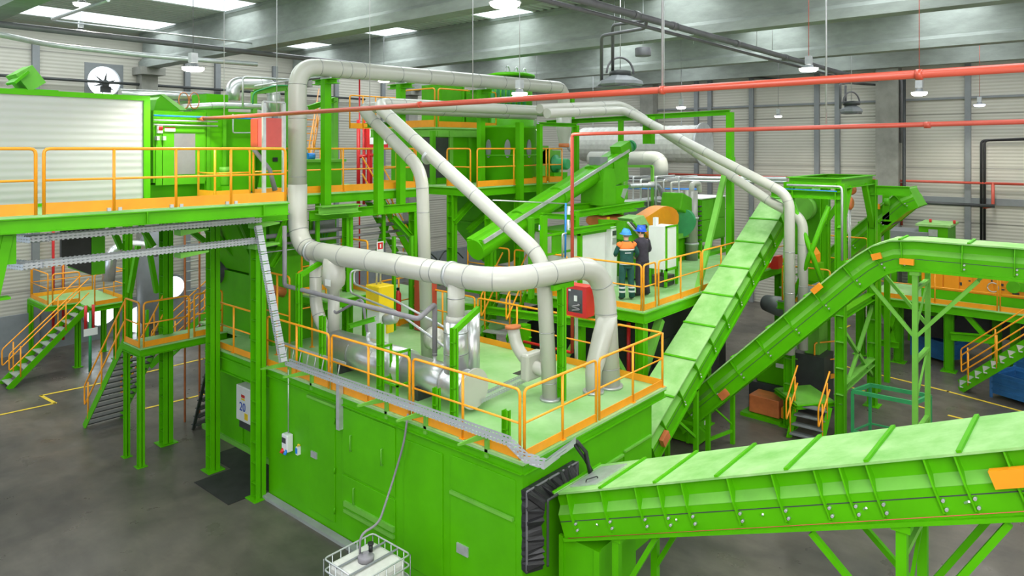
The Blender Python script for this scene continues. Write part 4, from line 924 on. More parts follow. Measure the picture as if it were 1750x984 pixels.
for px in (356, 384): build('rib_plate', MB().box(X_(px, py_)-.03, py_+.02, C_+.05, X_(px, py_)+.05, py_+.1, zt), GREEN2, t)
build('hood', MB().prism([P(268, 170, y=16.6), P(277, 162, y=16.6), P(318, 189, y=16.6), P(262, 191, y=16.6)], (0, .8, 0)), GREEN2, t)
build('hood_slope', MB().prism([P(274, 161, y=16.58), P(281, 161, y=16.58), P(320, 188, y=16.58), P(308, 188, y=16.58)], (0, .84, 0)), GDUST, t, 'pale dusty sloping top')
build('top_box', MB().box(X_(353, 17.5), 17.5, zt, X_(390, 17.5), 18.3, P(370, 161, y=17.5).z), GREEN, t)
build('valve_group', MB().box(X_(263, py_), py_-.15, P(300, 240, y=py_).z, X_(268, py_), py_-.02, P(300, 233, y=py_).z).box(X_(274, py_), py_-.15, P(300, 240, y=py_).z, X_(279, py_), py_-.02, P(300, 233, y=py_).z), GALV, t)
t = thing('gear_motor', 'small green gear motor standing on the walkway beside the press', 'motor', (X_(384, 15.4), 15.4, C_))
mx_ = X_(384, 15.4)
build('motor_body', MB().lathe((mx_, 15.4, C_+.25), [(.09, 0), (.1, .05), (.1, .3), (.08, .34)], 16), GREEN2, t); build('fan_cowl', MB().cyl((mx_, 15.4, C_+.55), (mx_, 15.4, C_+.68), .115, n=16), GPALE, t)
build('pump_foot', MB().box(mx_-.12, 15.3, C_, mx_+.12, 15.5, C_+.25), GREEN, t)
# air lines along the press
for dz, m_, lb in ((0, BLUEP, 'blue air line'), (-.1, GALV, 'upper steel tube'), (-.2, GALV, 'lower steel tube')):
    z = P(262, 197, y=15.7).z+dz; single('air_line', MB().cyl((X_(263, 15.7), 15.7, z), (X_(372 if dz else 480, 15.7), 15.7, z), .018, n=8), m_, lb+' running along the top of the green press', 'pipe')
single('air_line', MB().tube(rp([P(398, 195, y=16.2), P(398, 227, y=16.2), P(438, 227, y=16.2)], .05), .018, 8), GALV, 'thin steel tube loop on the rear green housing', 'pipe')
# silver pipes above the press
single('aluminium_pipe', MB().tube([P(205, 160, y=19.5), P(355, 166, y=19.5)], .13, 18), SILVER, 'upper aluminium pipe behind the green hood', 'pipe')
single('aluminium_pipe', MB().tube([P(300, 172, y=19.9), P(356, 172, y=19.9)], .11, 18), SILVER, 'lower aluminium pipe behind the cable loops', 'pipe')
duct('aluminium_pipe', [P(312, 184, y=17), P(370, 180, y=17), P(450, 182, y=17), P(455, 196, y=17)], .085, 'aluminium pipe with a flange crossing above the press roof', seams=(.3, .45, .9), m=SILVER, cat='pipe', n=16)
duct('aluminium_pipe', [P(398, 172, y=18.6), P(398, 143, y=18.6), P(468, 143, y=18.6), P(468, 195, y=18.6)], .19, 'aluminium pipe arching over beside the red panel', seams=(.25, .5, .75), m=SILVER, cat='pipe', rad=.5, n=20)
for i, px in enumerate((314, 332)):
    c = P(px, 172, y=16.9); single('cable_loop', MB().tube([c+V((math.cos(a)*.12, 0, math.sin(a)*.2)) for a in [2*PI*k/14 for k in range(15)]], .012, 6), COPPER, ('left', 'right')[i]+' rusty hose loop on the press roof', 'hose')
# red panel with its galvanised frame
t = thing('red_panel_cabinet', 'faded red panel cabinet in a galvanised frame beside the tall cream duct', 'cabinet', (X_(460, 14.3), 14.3, C_))
build('panel', MB().box(X_(453, 14.3), 14.3, P(468, 251, y=14.3).z, X_(484, 14.3), 14.9, P(468, 202, y=14.3).z), REDB, t)
build('side_panel', MB().box(X_(440, 14.6), 14.6, P(446, 250, y=14.3).z, X_(452, 14.6), 14.9, P(446, 203, y=14.3).z), ORP, t, 'brighter orange red side panel')
for px in (451, 485): build('frame_post', MB().box(X_(px, 14.0)-.035, 13.97, 6.3, X_(px, 14.0)+.035, 14.03, P(468, 175, y=14).z), GALV, t)
build('frame_head', MB().box(X_(450, 14), 13.97, P(468, 176, y=14).z, X_(486, 14), 14.03, P(468, 173, y=14).z), GALV, t)
q = P(458, 255, y=14.2)
single('corrugated_hose', MB().tube([V((q.x, 14.8, q.z)), P(461, 290, y=14.8), P(470, 325, y=14.8)], [.05, .05, .06], 10), GRPIPE, 'grey corrugated hose hanging below the red panel', 'hose')
t = thing('portal_frame', 'light green portal frame behind the red panel', 'frame', (8.8, 17, C_))
a, b = P(434, 157, y=17), P(492, 150, y=17)
build('lintel', MB().ibeam(a, b, .12, .14, .015), GPALE, t)
for q in (a, b): build('post', MB().box(q.x-.06, 16.94, C_, q.x+.06, 17.06, q.z), GPALE, t)
single('green_hose', MB().tube(rp([P(432, 178, y=16.9), P(432, 158, y=16.9), P(470, 146, y=16.9), P(492, 146, y=16.9)], .2), .02, 8), TEAL, 'green hose draped over the light green portal frame', 'hose')
single('vent_pipe', MB().tube(rp([P(415, 185, y=16.5), P(415, 131, y=16.5), P(495, 136, y=16.5)], .1), .028, 8), GALV, 'slim grey vent pipe beside the aluminium arch', 'pipe')
single('handrail_tube', MB().tube([P(435, 147, y=16.4), P(494, 138, y=16.4)], .024, 8), GALV, 'slim sloping tube above the light green portal frame', 'pipe')
# lower left: bracket, struts and black bin under the walkway
t = thing('walkway_bracket', 'green welded bracket with a slanting strut at the far left below the walkway', 'bracket', P(10, 400, y=13.9))
build('gusset', MB().box(3.05, 13.75, 5.85, 3.5, 13.9, 6.35), GREEN, t); build('strut', MB().bar(P(12, 402, y=13.8), P(-14, 520, y=13.8), .16, .14), GREEN, t)
build('foot_plate', MB().box(*(P(-16, 512, y=13.8)-V((.25, .1, .02))), *(P(-16, 512, y=13.8)+V((.25, .1, .02)))), GREEN, t)
t = thing('discharge_bin', 'black sided discharge bin with a green flank hanging under the walkway', 'bin', (4.5, 15.2, 4.5))
xl, xm = X_(105, 16), X_(156, 16)
zb0, zb1, ztp = P(105, 450, y=16).z, P(156, 470, y=16).z, 6.6
build('black_face', MB().prism([(xl, 16, zb0), (xm, 16, zb1), (xm, 16, ztp), (xl, 16, ztp)], (0, .1, 0)), BLACK, t, 'black rubber face')
xr = X_(179, 16)
build('green_flank', MB().prism([(xm, 15.98, zb1), (xr, 15.98, zb1), (xr, 15.98, ztp), (xm, 15.98, ztp)], (0, 1.4, 0)), GREEN, t)
for px, l in ((212, 'left'), (290, 'right')):
    pass
for i, (a, b, y) in enumerate((((190, 385), (207, 425), 20), ((240, 385), (262, 420), 19), ((236, 420), (222, 500), 22), ((250, 400), (268, 500), 22), ((300, 375), (360, 420), 17.5), ((345, 375), (430, 470), 18), ((430, 400), (400, 440), 18.5))):
    single('diagonal_brace', MB().bar(P(*a, y=y), P(*b, y=y), .16, .12), GREEN, ('short dark brace left of the first walkway column', 'short dark brace right of the first walkway column', 'left leg of the dark A shaped brace below the walkway', 'right leg of the dark A shaped brace below the walkway', 'dark brace between the thick column and the walkway', 'long dark brace behind the tall end column', 'dark brace leaning behind the end of the cable trays')[i], 'brace')
# chute hood behind the tall end column
t = thing('chute_hood', 'dark green sloping chute hood under the walkway behind the end column', 'chute', (9, 17.5, 4.5))
build('hood', MB().prism([P(395, 365, y=17), P(470, 365, y=17), P(470, 470, y=17), P(440, 470, y=17)], (0, 2, 0)), GREEN, t)
build('edge_angle', MB().bar(P(400, 362, y=16.98), P(447, 470, y=16.98), .05, .05), GPALE, t)
single('black_motor', MB().cyl(P(365, 465, y=19), P(410, 455, y=19), .35, n=20), DARK, 'black round motor in the shade behind the tall end column', 'motor')
t = thing('hydraulic_tank', 'dark green machine block with a red striped edge behind the low platform railing', 'machine', (10, 18, A_))
build('block', MB().box(9.6, 17.3, A_, 12, 19, 4.4), GREEN, t); build('striped_edge', MB().box(9.6, 17.28, 4.38, 11.2, 17.3, 4.46), RED, t, 'red and white edge stripe')
# ---------------------------------------------------------------- brown landing with stairs
t = deckslab('landing_platform', [(7.1, 17.95), (9.3, 17.95), (9.3, 18.9), (7.1, 18.95)], A_, .25, 'small landing platform in the shade behind the tall columns', edge=.16)
column(7.14, 18.0, 0, A_-.2, .14, 'slim green post under the near corner of the small landing')
column(7.14+.0, 18.85, 0, A_-.2, .12, 'slim post under the far corner of the small landing beside the stairs')
railing([(7.12, 18.9), (7.12, 18.05)], 'short end railing of the small landing beside the stair head', A_, step=.9)
railing([(7.2, 17.98), (8.3, 17.98)], 'front railing of the small landing under the walkway', A_, step=1.4)
railing([(8.45, 18.0), (9.2, 18.0)], 'railing stub right of the thick dark column', A_, step=1.4)
stair((7.12, 21.75, 0), (7.12, 18.95, A_), .95, 14, 'dark green stairs seen from behind, leading down from the small landing', (1, 0, 0), rails=(0, 1), tm=DARK)
# ---------------------------------------------------------------- far left platform and stairs
ZP = 2.2
t = deckslab('stair_platform', [(9.1, 27.3), (10.4, 27.4), (10.4, 30.6), (8.2, 30.7), (8.2, 28.6), (9.1, 28.4)], ZP, .25, 'raised platform at the far left with orange railings beside the cream wall', edge=.16)
for px, py, lb in ((52, 602, 'left rear post of the far left stair platform'), (133, 627, 'short front post of the far left stair platform'), (177, 600, 'middle post under the far left stair platform'), (199, 612, 'right post under the far left stair platform')):
    q = P(px, py, z=0); column(q.x, q.y, 0, ZP-.2, .16, lb)
stair((6.65, 27.0, 0), (9.1, 27.3, ZP+.0), .8, 11, 'long steel stairs with orange handrails at the far left', (0, 1, 0), rails=(0, 1), tm=GALV)
railing([(8.25, 30.6), (8.25, 28.7)], 'left side railing of the far left stair platform', ZP)
railing([(8.3, 30.65), (10.3, 30.55)], 'rear railing of the far left stair platform against the wall', ZP, step=.9)
railing([(9.15, 28.4), (8.35, 28.55)], 'inner railing of the far left stair platform by the stair head', ZP)
railing([(9.3, 27.35), (10.35, 27.42)], 'front right railing of the far left stair platform', ZP)
railing([(10.38, 27.6), (10.38, 29.6)], 'right side railing of the far left stair platform', ZP, step=1.0)
for px, lb in ((91, 'left red standpipe against the cream wall'), (108, 'right red standpipe against the cream wall')):
    q = P(px, 500, y=31.1); single('fire_standpipe', MB().cyl((q.x, 31.1, .3), (q.x, 31.1, 6.4), .05, n=8), RED, lb+' at the far left', 'pipe')
t = thing('sign_post', 'green post with a white notice and red hydrant pipes on the far left floor', 'post', P(154, 634, z=0))
q = P(154, 634, z=0)
build('post', MB().cyl(q, q+UP*2.1, .05, n=10), TEAL, t); build('notice', MB().box(q.x-.22, q.y-.06, 1.25, q.x+.22, q.y-.05, 1.5), WHITE, t)
for dx in (-.14, .1): build('red_riser', MB().cyl((q.x+dx, q.y, 1.5), (q.x+dx, q.y, 2.3), .05, n=10), RED, t)
# access ladder with orange rails at 320 px and low stair behind the columns
t = thing('caged_ladder', 'narrow ladder with brown rails and rungs behind the thick dark column', 'ladder', (9.6, 21, 0))
la, lb_ = P(316, 530, y=20), P(316, 375, y=20)
for dx in (0, .42): build('rail', MB().cyl((la.x+dx, 20, 0), (la.x+dx, 20, 6.2), .03, n=8), COPPER, t)
for i in range(11): build('rung', MB().cyl((la.x, 20, A_+.25+i*.28), (la.x+.42, 20, A_+.25+i*.28), .014, n=6), GALV, t)
stair(P(330, 735, z=0), P(352, 640, y=19.8), .6, 7, 'small dark steps leaning against the machine behind the green columns', (1, .3, 0), rails=(), m=DARK, tm=DARK)
stair((9.8, 24.0, .6), (11.5, 21.5, 3.4), .8, 10, 'green stairs rising behind the small landing', (1, .6, 0), rails=(0, 1), tm=GALV)
single('aluminium_pipe', MB().tube(rp([P(185, 480, y=26), P(190, 425, y=26), P(235, 418, y=26), P(270, 430, y=26)], .5), .2, 16), SILVER, 'curved aluminium pipe seen below the cable trays', 'pipe')
t = thing('round_silo', 'dull grey corrugated silo body beyond the brown landing', 'silo', P(250, 590, z=0))
q = P(252, 585, z=0)
build('shell', MB().lathe((q.x+.6, q.y+.9, 0), [(.5, .6), (.6, .7), (.6, 3.8), (.3, 4.4)], 28), GREYT, t)
for a in range(4): build('leg', MB().box(q.x+.6+(-.42 if a % 2 else .42)-.05, q.y+.9+(-.42 if a//2 else .42)-.05, 0, q.x+.6+(-.42 if a % 2 else .42)+.05, q.y+.9+(-.42 if a//2 else .42)+.05, 1.2), GREEN, t)
# ================================================================ walkway two and the tall machinery in mid picture
t = deckslab('walkway_platform', [(8.35, 14.95), (13.4, 14.95), (13.4, 18.5), (8.35, 18.5)], C_, .3, 'upper walkway platform behind the vertical cream duct', edge=.22)
railing([(8.4, 14.98), (13.35, 14.98)], 'orange railing of the upper walkway behind the tall cream duct', C_, toe=.17, step=2.4)
railing([(13.35, 15.05), (13.35, 16.6)], 'end railing of the upper walkway beside the slanting ducts', C_, toe=.17, step=.8)
railing([(10.2, 18.3), (13.2, 18.3)], 'rear orange railing of the upper walkway with many posts', C_, toe=.17, step=.7)
stair((11.6, 18.9, C_), (13.8, 21.6, C_+2.2), .7, 9, 'orange railed steps climbing behind the upper walkway', (.77, -.63, 0), rails=(0, 1), m=TOEB, tm=TOEB, sw=.16)
single('frame_beam', MB().ibeam((9.7, 14.72, 6.13), (13.3, 14.72, 6.13), .14, .24, .02), GREEN, 'long green beam under the duct posts right of the vertical duct', 'beam')
single('frame_beam', MB().ibeam((8.3, 14.72, 6.2), (9.1, 14.72, 6.2), .14, .24, .02), GREEN, 'short green beam end left of the vertical duct', 'beam')
single('frame_beam', MB().ibeam((9.75, 14.4, 6.27), (10.9, 14.4, 6.27), .3, .2, .02), GPALE, 'pale green channel lying behind the first duct post', 'beam')
for px, y, zt, zb, lb in ((557, 14.75, 9.45, 6.25, 'green post with a T head under the top cream duct near its bend'), (685, 14.75, 9.5, 6.25, 'second green T headed post under the top cream duct'),
                      (822, 14.75, 9.55, 6.6, 'third green T headed post under the top cream duct'), (888, 13.75, 8.55, 6.2, 'green post in front of the round tank'), (647, 14.2, 8.4, 6.1, 'green post under the upper end of the slanting ducts'), (976, 14.75, 9.75, 8.3, 'green post end rising right of the top duct elbow')):
    q = P(px, 254, y=y); t = thing('pipe_support_post', lb, 'support post', (q.x, y, zb))
    build('shaft', MB().box(q.x-.095, y-.09, zb, q.x+.095, y+.09, zt), GREEN, t)
    if px not in (888, 976): build('head_beam', MB().ibeam((q.x, y-.45, zt-.05), (q.x, y+.45, zt-.05), .2, .12, .015), GREEN, t); build('saddle', MB().box(q.x-.03, y-.2, zt+.01, q.x+.03, y+.2, zt+.06), GALV, t)
q = P(572, 254, y=16.8); single('bright_post', MB().box(q.x-.07, 16.73, C_, q.x+.07, 16.87, P(572, 167, y=16.8).z), GPALE, 'bright yellow green post behind the first duct post', 'column')
single('frame_beam', MB().ibeam(P(527, 185, y=16.8), P(572, 170, y=16.8), .14, .14), GREEN, 'short green beam between the cream duct and the bright post', 'beam')
# columns and braces under walkway two
for x, y, s, z1, lb in ((10.95, 14.9, .2, 6.0, 'green column behind the sweeping duct below the walkway beam'), (13.1, 14.75, .24, 6.0, 'green column left of the early bending duct'), (14.5, 14.7, .22, 6.4, 'ladder like green column right of the early bending duct'), (14.8, 13.45, .24, 6.2, 'green column rising left of the slanting duct foot'), (16.6, 13.9, .22, 6.4, 'dark green column behind the slanting duct')):
    column(x, y, 0 if s != .2 else A_, z1, s, lb, ladder=True)
for i, (a, b, y) in enumerate((((672, 372), (720, 425), 14.8), ((660, 380), (648, 430), 15.5), ((775, 380), (806, 345), 14.6), ((730, 445), (690, 380), 17), ((865, 330), (800, 395), 15), ((475, 420), (500, 350), 14.9), ((462, 455), (495, 400), 15.2), ((880, 345), (840, 420), 15))):
    single('diagonal_brace', MB().ibeam(P(*a, y=y), P(*b, y=y), .16, .14, .02), GREEN, ('long brace under the walkway left of the early bending duct', 'small brace behind the fire extinguisher sign', 'brace under the tank platform right of the early bending duct', 'thin brace behind the early bending duct', 'dark brace under the tank platform above the slanting duct', 'steep green brace beside the tall duct bend', 'dark brace beside the left duct bend', 'dark brace under the round tank')[i], 'brace')
for i, (z, r, m_) in enumerate(((5.68, .052, GRPIPE), (5.47, .033, GRPIPE), (5.31, .014, GALV))):
    single('grey_pipe', MB().cyl((8.6, 15.12, z), (13.4, 15.12, z), r, n=10), m_, ('thick', 'medium', 'thin')[i]+' grey pipe slung under the long green beam', 'pipe')
for px in (543, 656): q = P(px, 370, y=15); single('pipe_hanger', MB().box(q.x-.05, 14.98, 5.2, q.x+.05, 15.04, 6.42), GREEN, 'green hanger plate holding the grey pipes '+('left' if px < 600 else 'right')+' of the vertical duct', 'bracket')
t = thing('terminal_box', 'grey terminal board with turquoise cables behind the sweeping duct', 'terminal box', P(555, 395, y=15.6)); q = P(537, 400, y=15.6); q2 = P(573, 375, y=15.6)
build('board', MB().box(q.x, 15.6, q.z, q2.x, 15.66, q2.z), GREYT, t)
for k in range(4): build('cable', MB().tube([V((q.x+.1+k*.11, 15.58, q.z+.05)), V((q.x+.25, 15.56, q.z-.35))], .008, 5), TEAL, t)
single('steel_sheet', MB().box(X_(530, 15.7), 15.7, 4.6, X_(575, 15.7), 15.76, 6.1), GREEN2, 'green steel panel behind the terminal board', 'panel')
t = thing('fire_sign', 'small white sign with a red fire extinguisher symbol on a column', 'sign', P(649, 420, y=14.7)); q = P(649, 422, y=14.72)
build('plate', MB().box(q.x-.11, 14.7, q.z-.15, q.x+.11, 14.715, q.z+.15), WHITE, t); build('symbol', MB().box(q.x-.08, 14.69, q.z-.05, q.x+.08, 14.7, q.z+.12), RED, t); build('bottle_mark', MB().box(q.x-.02, 14.685, q.z-.02, q.x+.02, 14.69, q.z+.08), WHITE, t)
# green boxes on walkway two
t = thing('green_trough', 'green trough machine with a blue drum standing on the upper walkway', 'machine', (9.9, 16, C_))
build('trough', MB().box(X_(520, 15.8), 15.8, C_, X_(584, 15.8), 17, P(555, 296, y=15.8).z+.35), GREEN2, t); build('rim', MB().box(X_(520, 15.7), 15.7, C_+.75, X_(592, 15.7), 17.1, C_+.82), GPALE, t)
build('blue_drum', MB().cyl((X_(525, 16.2), 16.2, C_+.9), (X_(536, 16.2), 16.2, C_+.9), .09, n=14), BLUEP, t)
t = thing('slanted_cabinet', 'green slanted cabinet below the red panel behind the walkway railing', 'cabinet', (8.6, 16.4, C_))
build('body', MB().prism([P(440, 320, y=16.5), P(500, 320, y=16.5), P(500, 250, y=16.5), P(455, 250, y=16.5)], (0, 1.2, 0)), GREEN, t); build('sticker', MB().box(X_(466, 16.49), 16.47, P(470, 276, y=16.5).z, X_(474, 16.49), 16.49, P(470, 269, y=16.5).z), BLACK, t, 'small black sticker')
# red door frame and red pipes against the far left wall
for px, lb in ((612, 'left'), (622, 'middle'), (634, 'right')):
    q = P(px, 240, y=26); single('fire_riser', MB().cyl((q.x, 26, 5.2), (q.x, 26, P(620, 205 if px != 619 else 130, y=26).z), .07, n=8), RED, lb+' red riser pipe behind the slanting ducts', 'pipe')
q = P(619, 130, y=26); single('fire_riser', MB().cyl((q.x, 26.2, 0), (q.x, 26.2, 11.5), .035, n=8), RED, 'tall thin red riser reaching up behind the top cream duct', 'pipe')
single('fire_pipe', MB().cyl(P(612, 268, y=26), P(645, 264, y=26), .08, n=8), RED, 'short red horizontal pipe behind the steps', 'pipe')
t = thing('red_door_frame', 'red framed hatch behind the slanting ducts', 'hatch', P(640, 250, y=25.8))
q0, q1 = P(625, 252, y=25.8), P(662, 215, y=25.8)
build('frame', MB().box(q0.x, 25.75, q0.z, q1.x, 25.85, q1.z), RED, t); build('glass', MB().box(q0.x+.18, 25.73, q0.z+.15, q1.x-.1, 25.75, q1.z-.1), WHITE, t)

build('stand', MB().box(q0.x+.1, 25.75, 5.2, q0.x+.2, 25.85, q0.z), RED, t)
stair((14.8, 16.2, 3.7), (12.95, 16.2, 6.5), .7, 12, 'steep stairs with orange handrails dropping behind the early bending duct', (0, 1, 0), rails=(0, 1))
# ---------------------------------------------------------------- tank platform with silo, upper deck
t = deckslab('tank_platform', [(14.45, 13.75), (18.1, 13.95), (20.2, 13.95), (20.2, 18), (14.45, 18)], C_, .3, 'platform carrying the big round green tank in mid picture', edge=.22)
railing([(14.5, 14.9), (14.5, 13.95)], 'railing section at the left end of the tank platform', C_, step=2, toe=.17)
railing([(14.6, 13.78), (18.0, 13.92), (18.0, 14.9)], 'front railing of the tank platform below the round tank', C_, step=1.9, toe=.17)
railing([(18.2, 13.95), (18.9, 13.95), (18.9, 15.2)], 'small right end railing of the tank platform beside the fan', C_, step=1.2, toe=.17)
t = thing('round_tank', 'big round dark green tank with oval portholes under the cream duct', 'tank', (17.3, 15.6, C_))
tc = P(868, 254, y=15.4)
zt = P(868, 200, y=15.4).z+.15
build('shell', MB().lathe((tc.x, tc.y, C_), [(.92, 0), (.95, .02), (.95, 1.75), (.98, 1.76), (.98, 1.85), (.0, 1.86)], 40), GREEN, t)
for a in (-.05, -.75, .75):
    for dz in (1.1, ):
        c = V((tc.x-math.cos(.75+a)*.955, tc.y-math.sin(.75+a)*.955, C_+dz)); n_ = V((-math.cos(.75+a), -math.sin(.75+a), 0)); sd = n_.cross(UP)
        build('porthole', MB().loft([[c+sd*math.cos(2*PI*i/16)*.1+UP*math.sin(2*PI*i/16)*.3+n_*k for i in range(16)] for k in (-.03, .03)], True), GREYT, t)
build('stripe_flange', MB().lathe((tc.x, tc.y, C_+.85), [(.96, 0), (.99, .01), (.99, .05), (.96, .06)], 40), GREEN2, t)
t = thing('green_cyclone', 'tall green vertical separator body rising behind the top cream duct', 'separator', (18.9, 17.4, 8.5))
tc2 = P(872, 200, y=17.6)
build('body', MB().lathe((tc2.x, tc2.y, C_), [(.9, 0), (.9, 2.6), (.55, 2.7)], 32), GREEN2, t); build('top_lid', MB().lathe((tc2.x, tc2.y, P(872, 133, y=17.6).z), [(.95, 0), (.95, .1), (.7, .16)], 32), GREEN, t)
build('neck', MB().lathe((tc2.x, tc2.y, 9.3), [(.85, 0), (.85, 1.0)], 32), GREEN2, t)
for i in range(3): c = V((tc2.x-.5+i*.5, tc2.y-.3, P(872, 130, y=17.6).z)); build('hose_loop', MB().tube([c+V((math.cos(a)*.14, 0, math.sin(a)*.32)) for a in [PI*k/8 for k in range(9)]], .025, 6), GALV, t)
# machine body below the upper deck
ux0, uy0 = P(735, 254, y=15.9).x, 15.9
t = thing('machine_tower', 'dark green machine tower under the upper deck left of the round tank', 'machine', (ux0, uy0, C_))
build('body', MB().box(ux0+.3, uy0, C_, X_(832, uy0), uy0+2.2, 8.3), GREEN, t)
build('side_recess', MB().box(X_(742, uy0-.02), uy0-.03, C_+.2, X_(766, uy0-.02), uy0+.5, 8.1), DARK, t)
for px in (738, 768, 800): build('corner_post', MB().box(X_(px, uy0)-.07, uy0-.1, C_, X_(px, uy0)+.07, uy0+.02, 8.3), GREEN2 if px != 768 else GPALE, t)
ZU = 8.42
t = deckslab('upper_deck', [tuple(P(692, 218.5, z=ZU).xy), tuple(P(744, 217, z=ZU).xy), (17.6, 15.6), (17.6, 18.2), (14.6, 18.6)], ZU, .3, 'small high deck with orange rails on top of the machine tower', em=GPALE, edge=.26)
ua, ub = P(692, 218.5, z=ZU), P(743, 217, z=ZU)
railing([ua, ub], 'high deck railing section left, above the slanting ducts', ZU, toe=.22, step=1.5, h=1.2)
railing([ub+V((.15, -.0, 0)), V((17.5, 15.65, ZU))], 'high deck railing section right, in front of the green boxes', ZU, toe=.18, step=1.8, h=1.2)
railing([(14.2, 19.2, ZU), (16.2, 19.0, ZU)], 'rear high deck railing seen left of the second duct post', ZU, toe=.18, step=.5)
for i, (a, b) in enumerate(((752, 792), (797, 838))):
    y = 16.9; t = thing('green_box', ('left', 'right')[i]+' bright green box behind the high deck railing', 'box', (X_(a, y), y, ZU))
    build('case', MB().box(X_(a, y), y, ZU, X_(b, y), y+.9, P(790, 147+i*6, y=y).z), GREEN2, t); build('frame', MB().box(X_(a, y)-.03, y-.03, ZU, X_(a, y)+.05, y, P(790, 147+i*6, y=y).z+.02).box(X_(b, y)-.08, y-.03, ZU, X_(b, y)+.02, y, P(790, 147+i*6, y=y).z+.02), GREEN, t)
for k in range(7):
    p = P(842+k*9, 158, y=16.4); single('control_valve', MB().cyl(p-UP*.5, p+UP*.25, .07, n=10).cyl(p+UP*.25, p+UP*.32, .1, n=10), TEAL, 'small green pneumatic valve in the row behind the disc lamp', 'valve', 'pneumatic valves behind the top duct')
# hopper below the tank
t = thing('green_hopper', 'dark green tapering hopper under the round tank', 'hopper', (17, 15.5, 3.6))
hc = P(862, 380, y=15.6)
build('cone', MB().loft([[V((hc.x+sx*w, 15.9+sy*w, z)) for sx, sy in ((-1, -1), (1, -1), (1, 1), (-1, 1))] for w, z in ((.35, 3.9), (1.15, 5.3), (1.15, 6.3))]), GREEN, t)
build('flange', MB().loft([[V((hc.x+sx*w, 15.9+sy*w, z)) for sx, sy in ((-1, -1), (1, -1), (1, 1), (-1, 1))] for w, z in ((1.2, 5.28), (1.2, 5.34))]), GREEN2, t)
# fan stack
t = thing('exhaust_fan', 'green centrifugal fan with motor under the cream stack right of the tank', 'fan', (20.4, 14.8, C_))
fc = P(948, 280, y=15.2)
build('volute', MB().cyl((fc.x-.3, 15.25, fc.z), (fc.x-.3, 15.6, fc.z), .55, n=28).box(fc.x-.85, 15.25, fc.z, fc.x-.3, 15.6, fc.z+.65), GPALE, t)
build('pedestal', MB().box(fc.x-.3, 15.0, C_, fc.x+.5, 15.7, fc.z-.3), GREEN, t)
build('side_plate', MB().box(fc.x-.35, 15.2, C_+.2, fc.x+.35, 15.25, P(948, 257, y=15.2).z), GPALE, t)
build('motor', MB().lathe((fc.x+.02, 15.2, fc.z), [(.33, 0), (.33, .06), (.2, .1), (.2, .5), (.17, .55)], 20, (.1, -1, 0)), TEAL, t)
q = P(955, 200, y=15.0)
t = thing('exhaust_stack', 'cream vertical stack tapering into the fan right of the tank', 'stack', (20.1, 14.75, 7.9))
build('pipe', MB().lathe((20.1, 14.75, 7.9), [(.17, 0), (.17, .05), (.27, .5), (.27, 1.05)], 26), DUCT, t)
build('rust_band', MB().lathe((20.1, 14.75, 7.8), [(.18, 0), (.19, .02), (.19, .12), (.17, .14)], 26), COPPER, t)
# slanting pair on the right with their verticals
XC, XD = 19.3, 19.42
duct('slanting_duct', [(15.3, 11.8, 8.72), (XC, 11.8, 8.98), (XC, 6.62, 6.48), (XC, 6.62, 2.2)], .135, 'right hand slanting cream duct, the nearer one, dropping to the conveyor area',
     seams=(.1, .2, .3, .36, .44, .5, .58, .66, .7, .8, .88, .95), rad=.4)
duct('slanting_duct', [(15.6, 12.3, 8.88), (20.0, 12.3, 9.2), (20.0, 7.2, 6.12), (20.0, 6.5, 5.85), (20.0, 6.5, 2.2)], .135, 'right hand slanting cream duct, the farther lower one beside its twin',
     seams=(.1, .22, .33, .4, .5, .6, .68, .72, .8, .88, .95), rad=.4)
t = thing('portal_frame', 'tall green portal frame over the middle platform holding the right hand slanting ducts', 'frame', (20.2, 8.72, B_))
build('post', MB().box(20.36, 8.7, B_, 20.56, 8.88, 8.85), GREEN, t)
build('lintel', MB().ibeam((20.46, 8.8, 8.85), (20.46, 15.8, 8.7), .16, .16, .02), GREEN, t)
for px in (1061,): q = P(px, 250, x=20.2); build('post', MB().box(20.13, q.y-.07, 4, 20.27, q.y+.07, 8.7), GREEN, t)
build('diagonal_brace', MB().bar(P(1240, 292, y=8.75), P(1190, 505, y=8.62), .15, .12), GPALE, t, 'pale green slanting brace')
q = P(1113, 215, x=19.6); build('hanger_plate', MB().box(19.5, q.y-.05, 7.9, 19.75, q.y+.25, 8.75), GREEN, t); build('duct_bracket', MB().box(20.2, 8.6, 6.9, 20.4, 8.7, 7.5), GREEN, t)
t = thing('portal_frame', 'small green frame above the fan right of the tank', 'frame', (20, 14, C_))
a, b = P(922, 212, y=13.6), P(985, 214, y=13.2)
build('lintel', MB().ibeam(a, b, .14, .12), GREEN, t)
for q in (a, b): build('post', MB().box(q.x-.07, q.y-.07, C_-.4, q.x+.07, q.y+.07, q.z), GREEN, t)
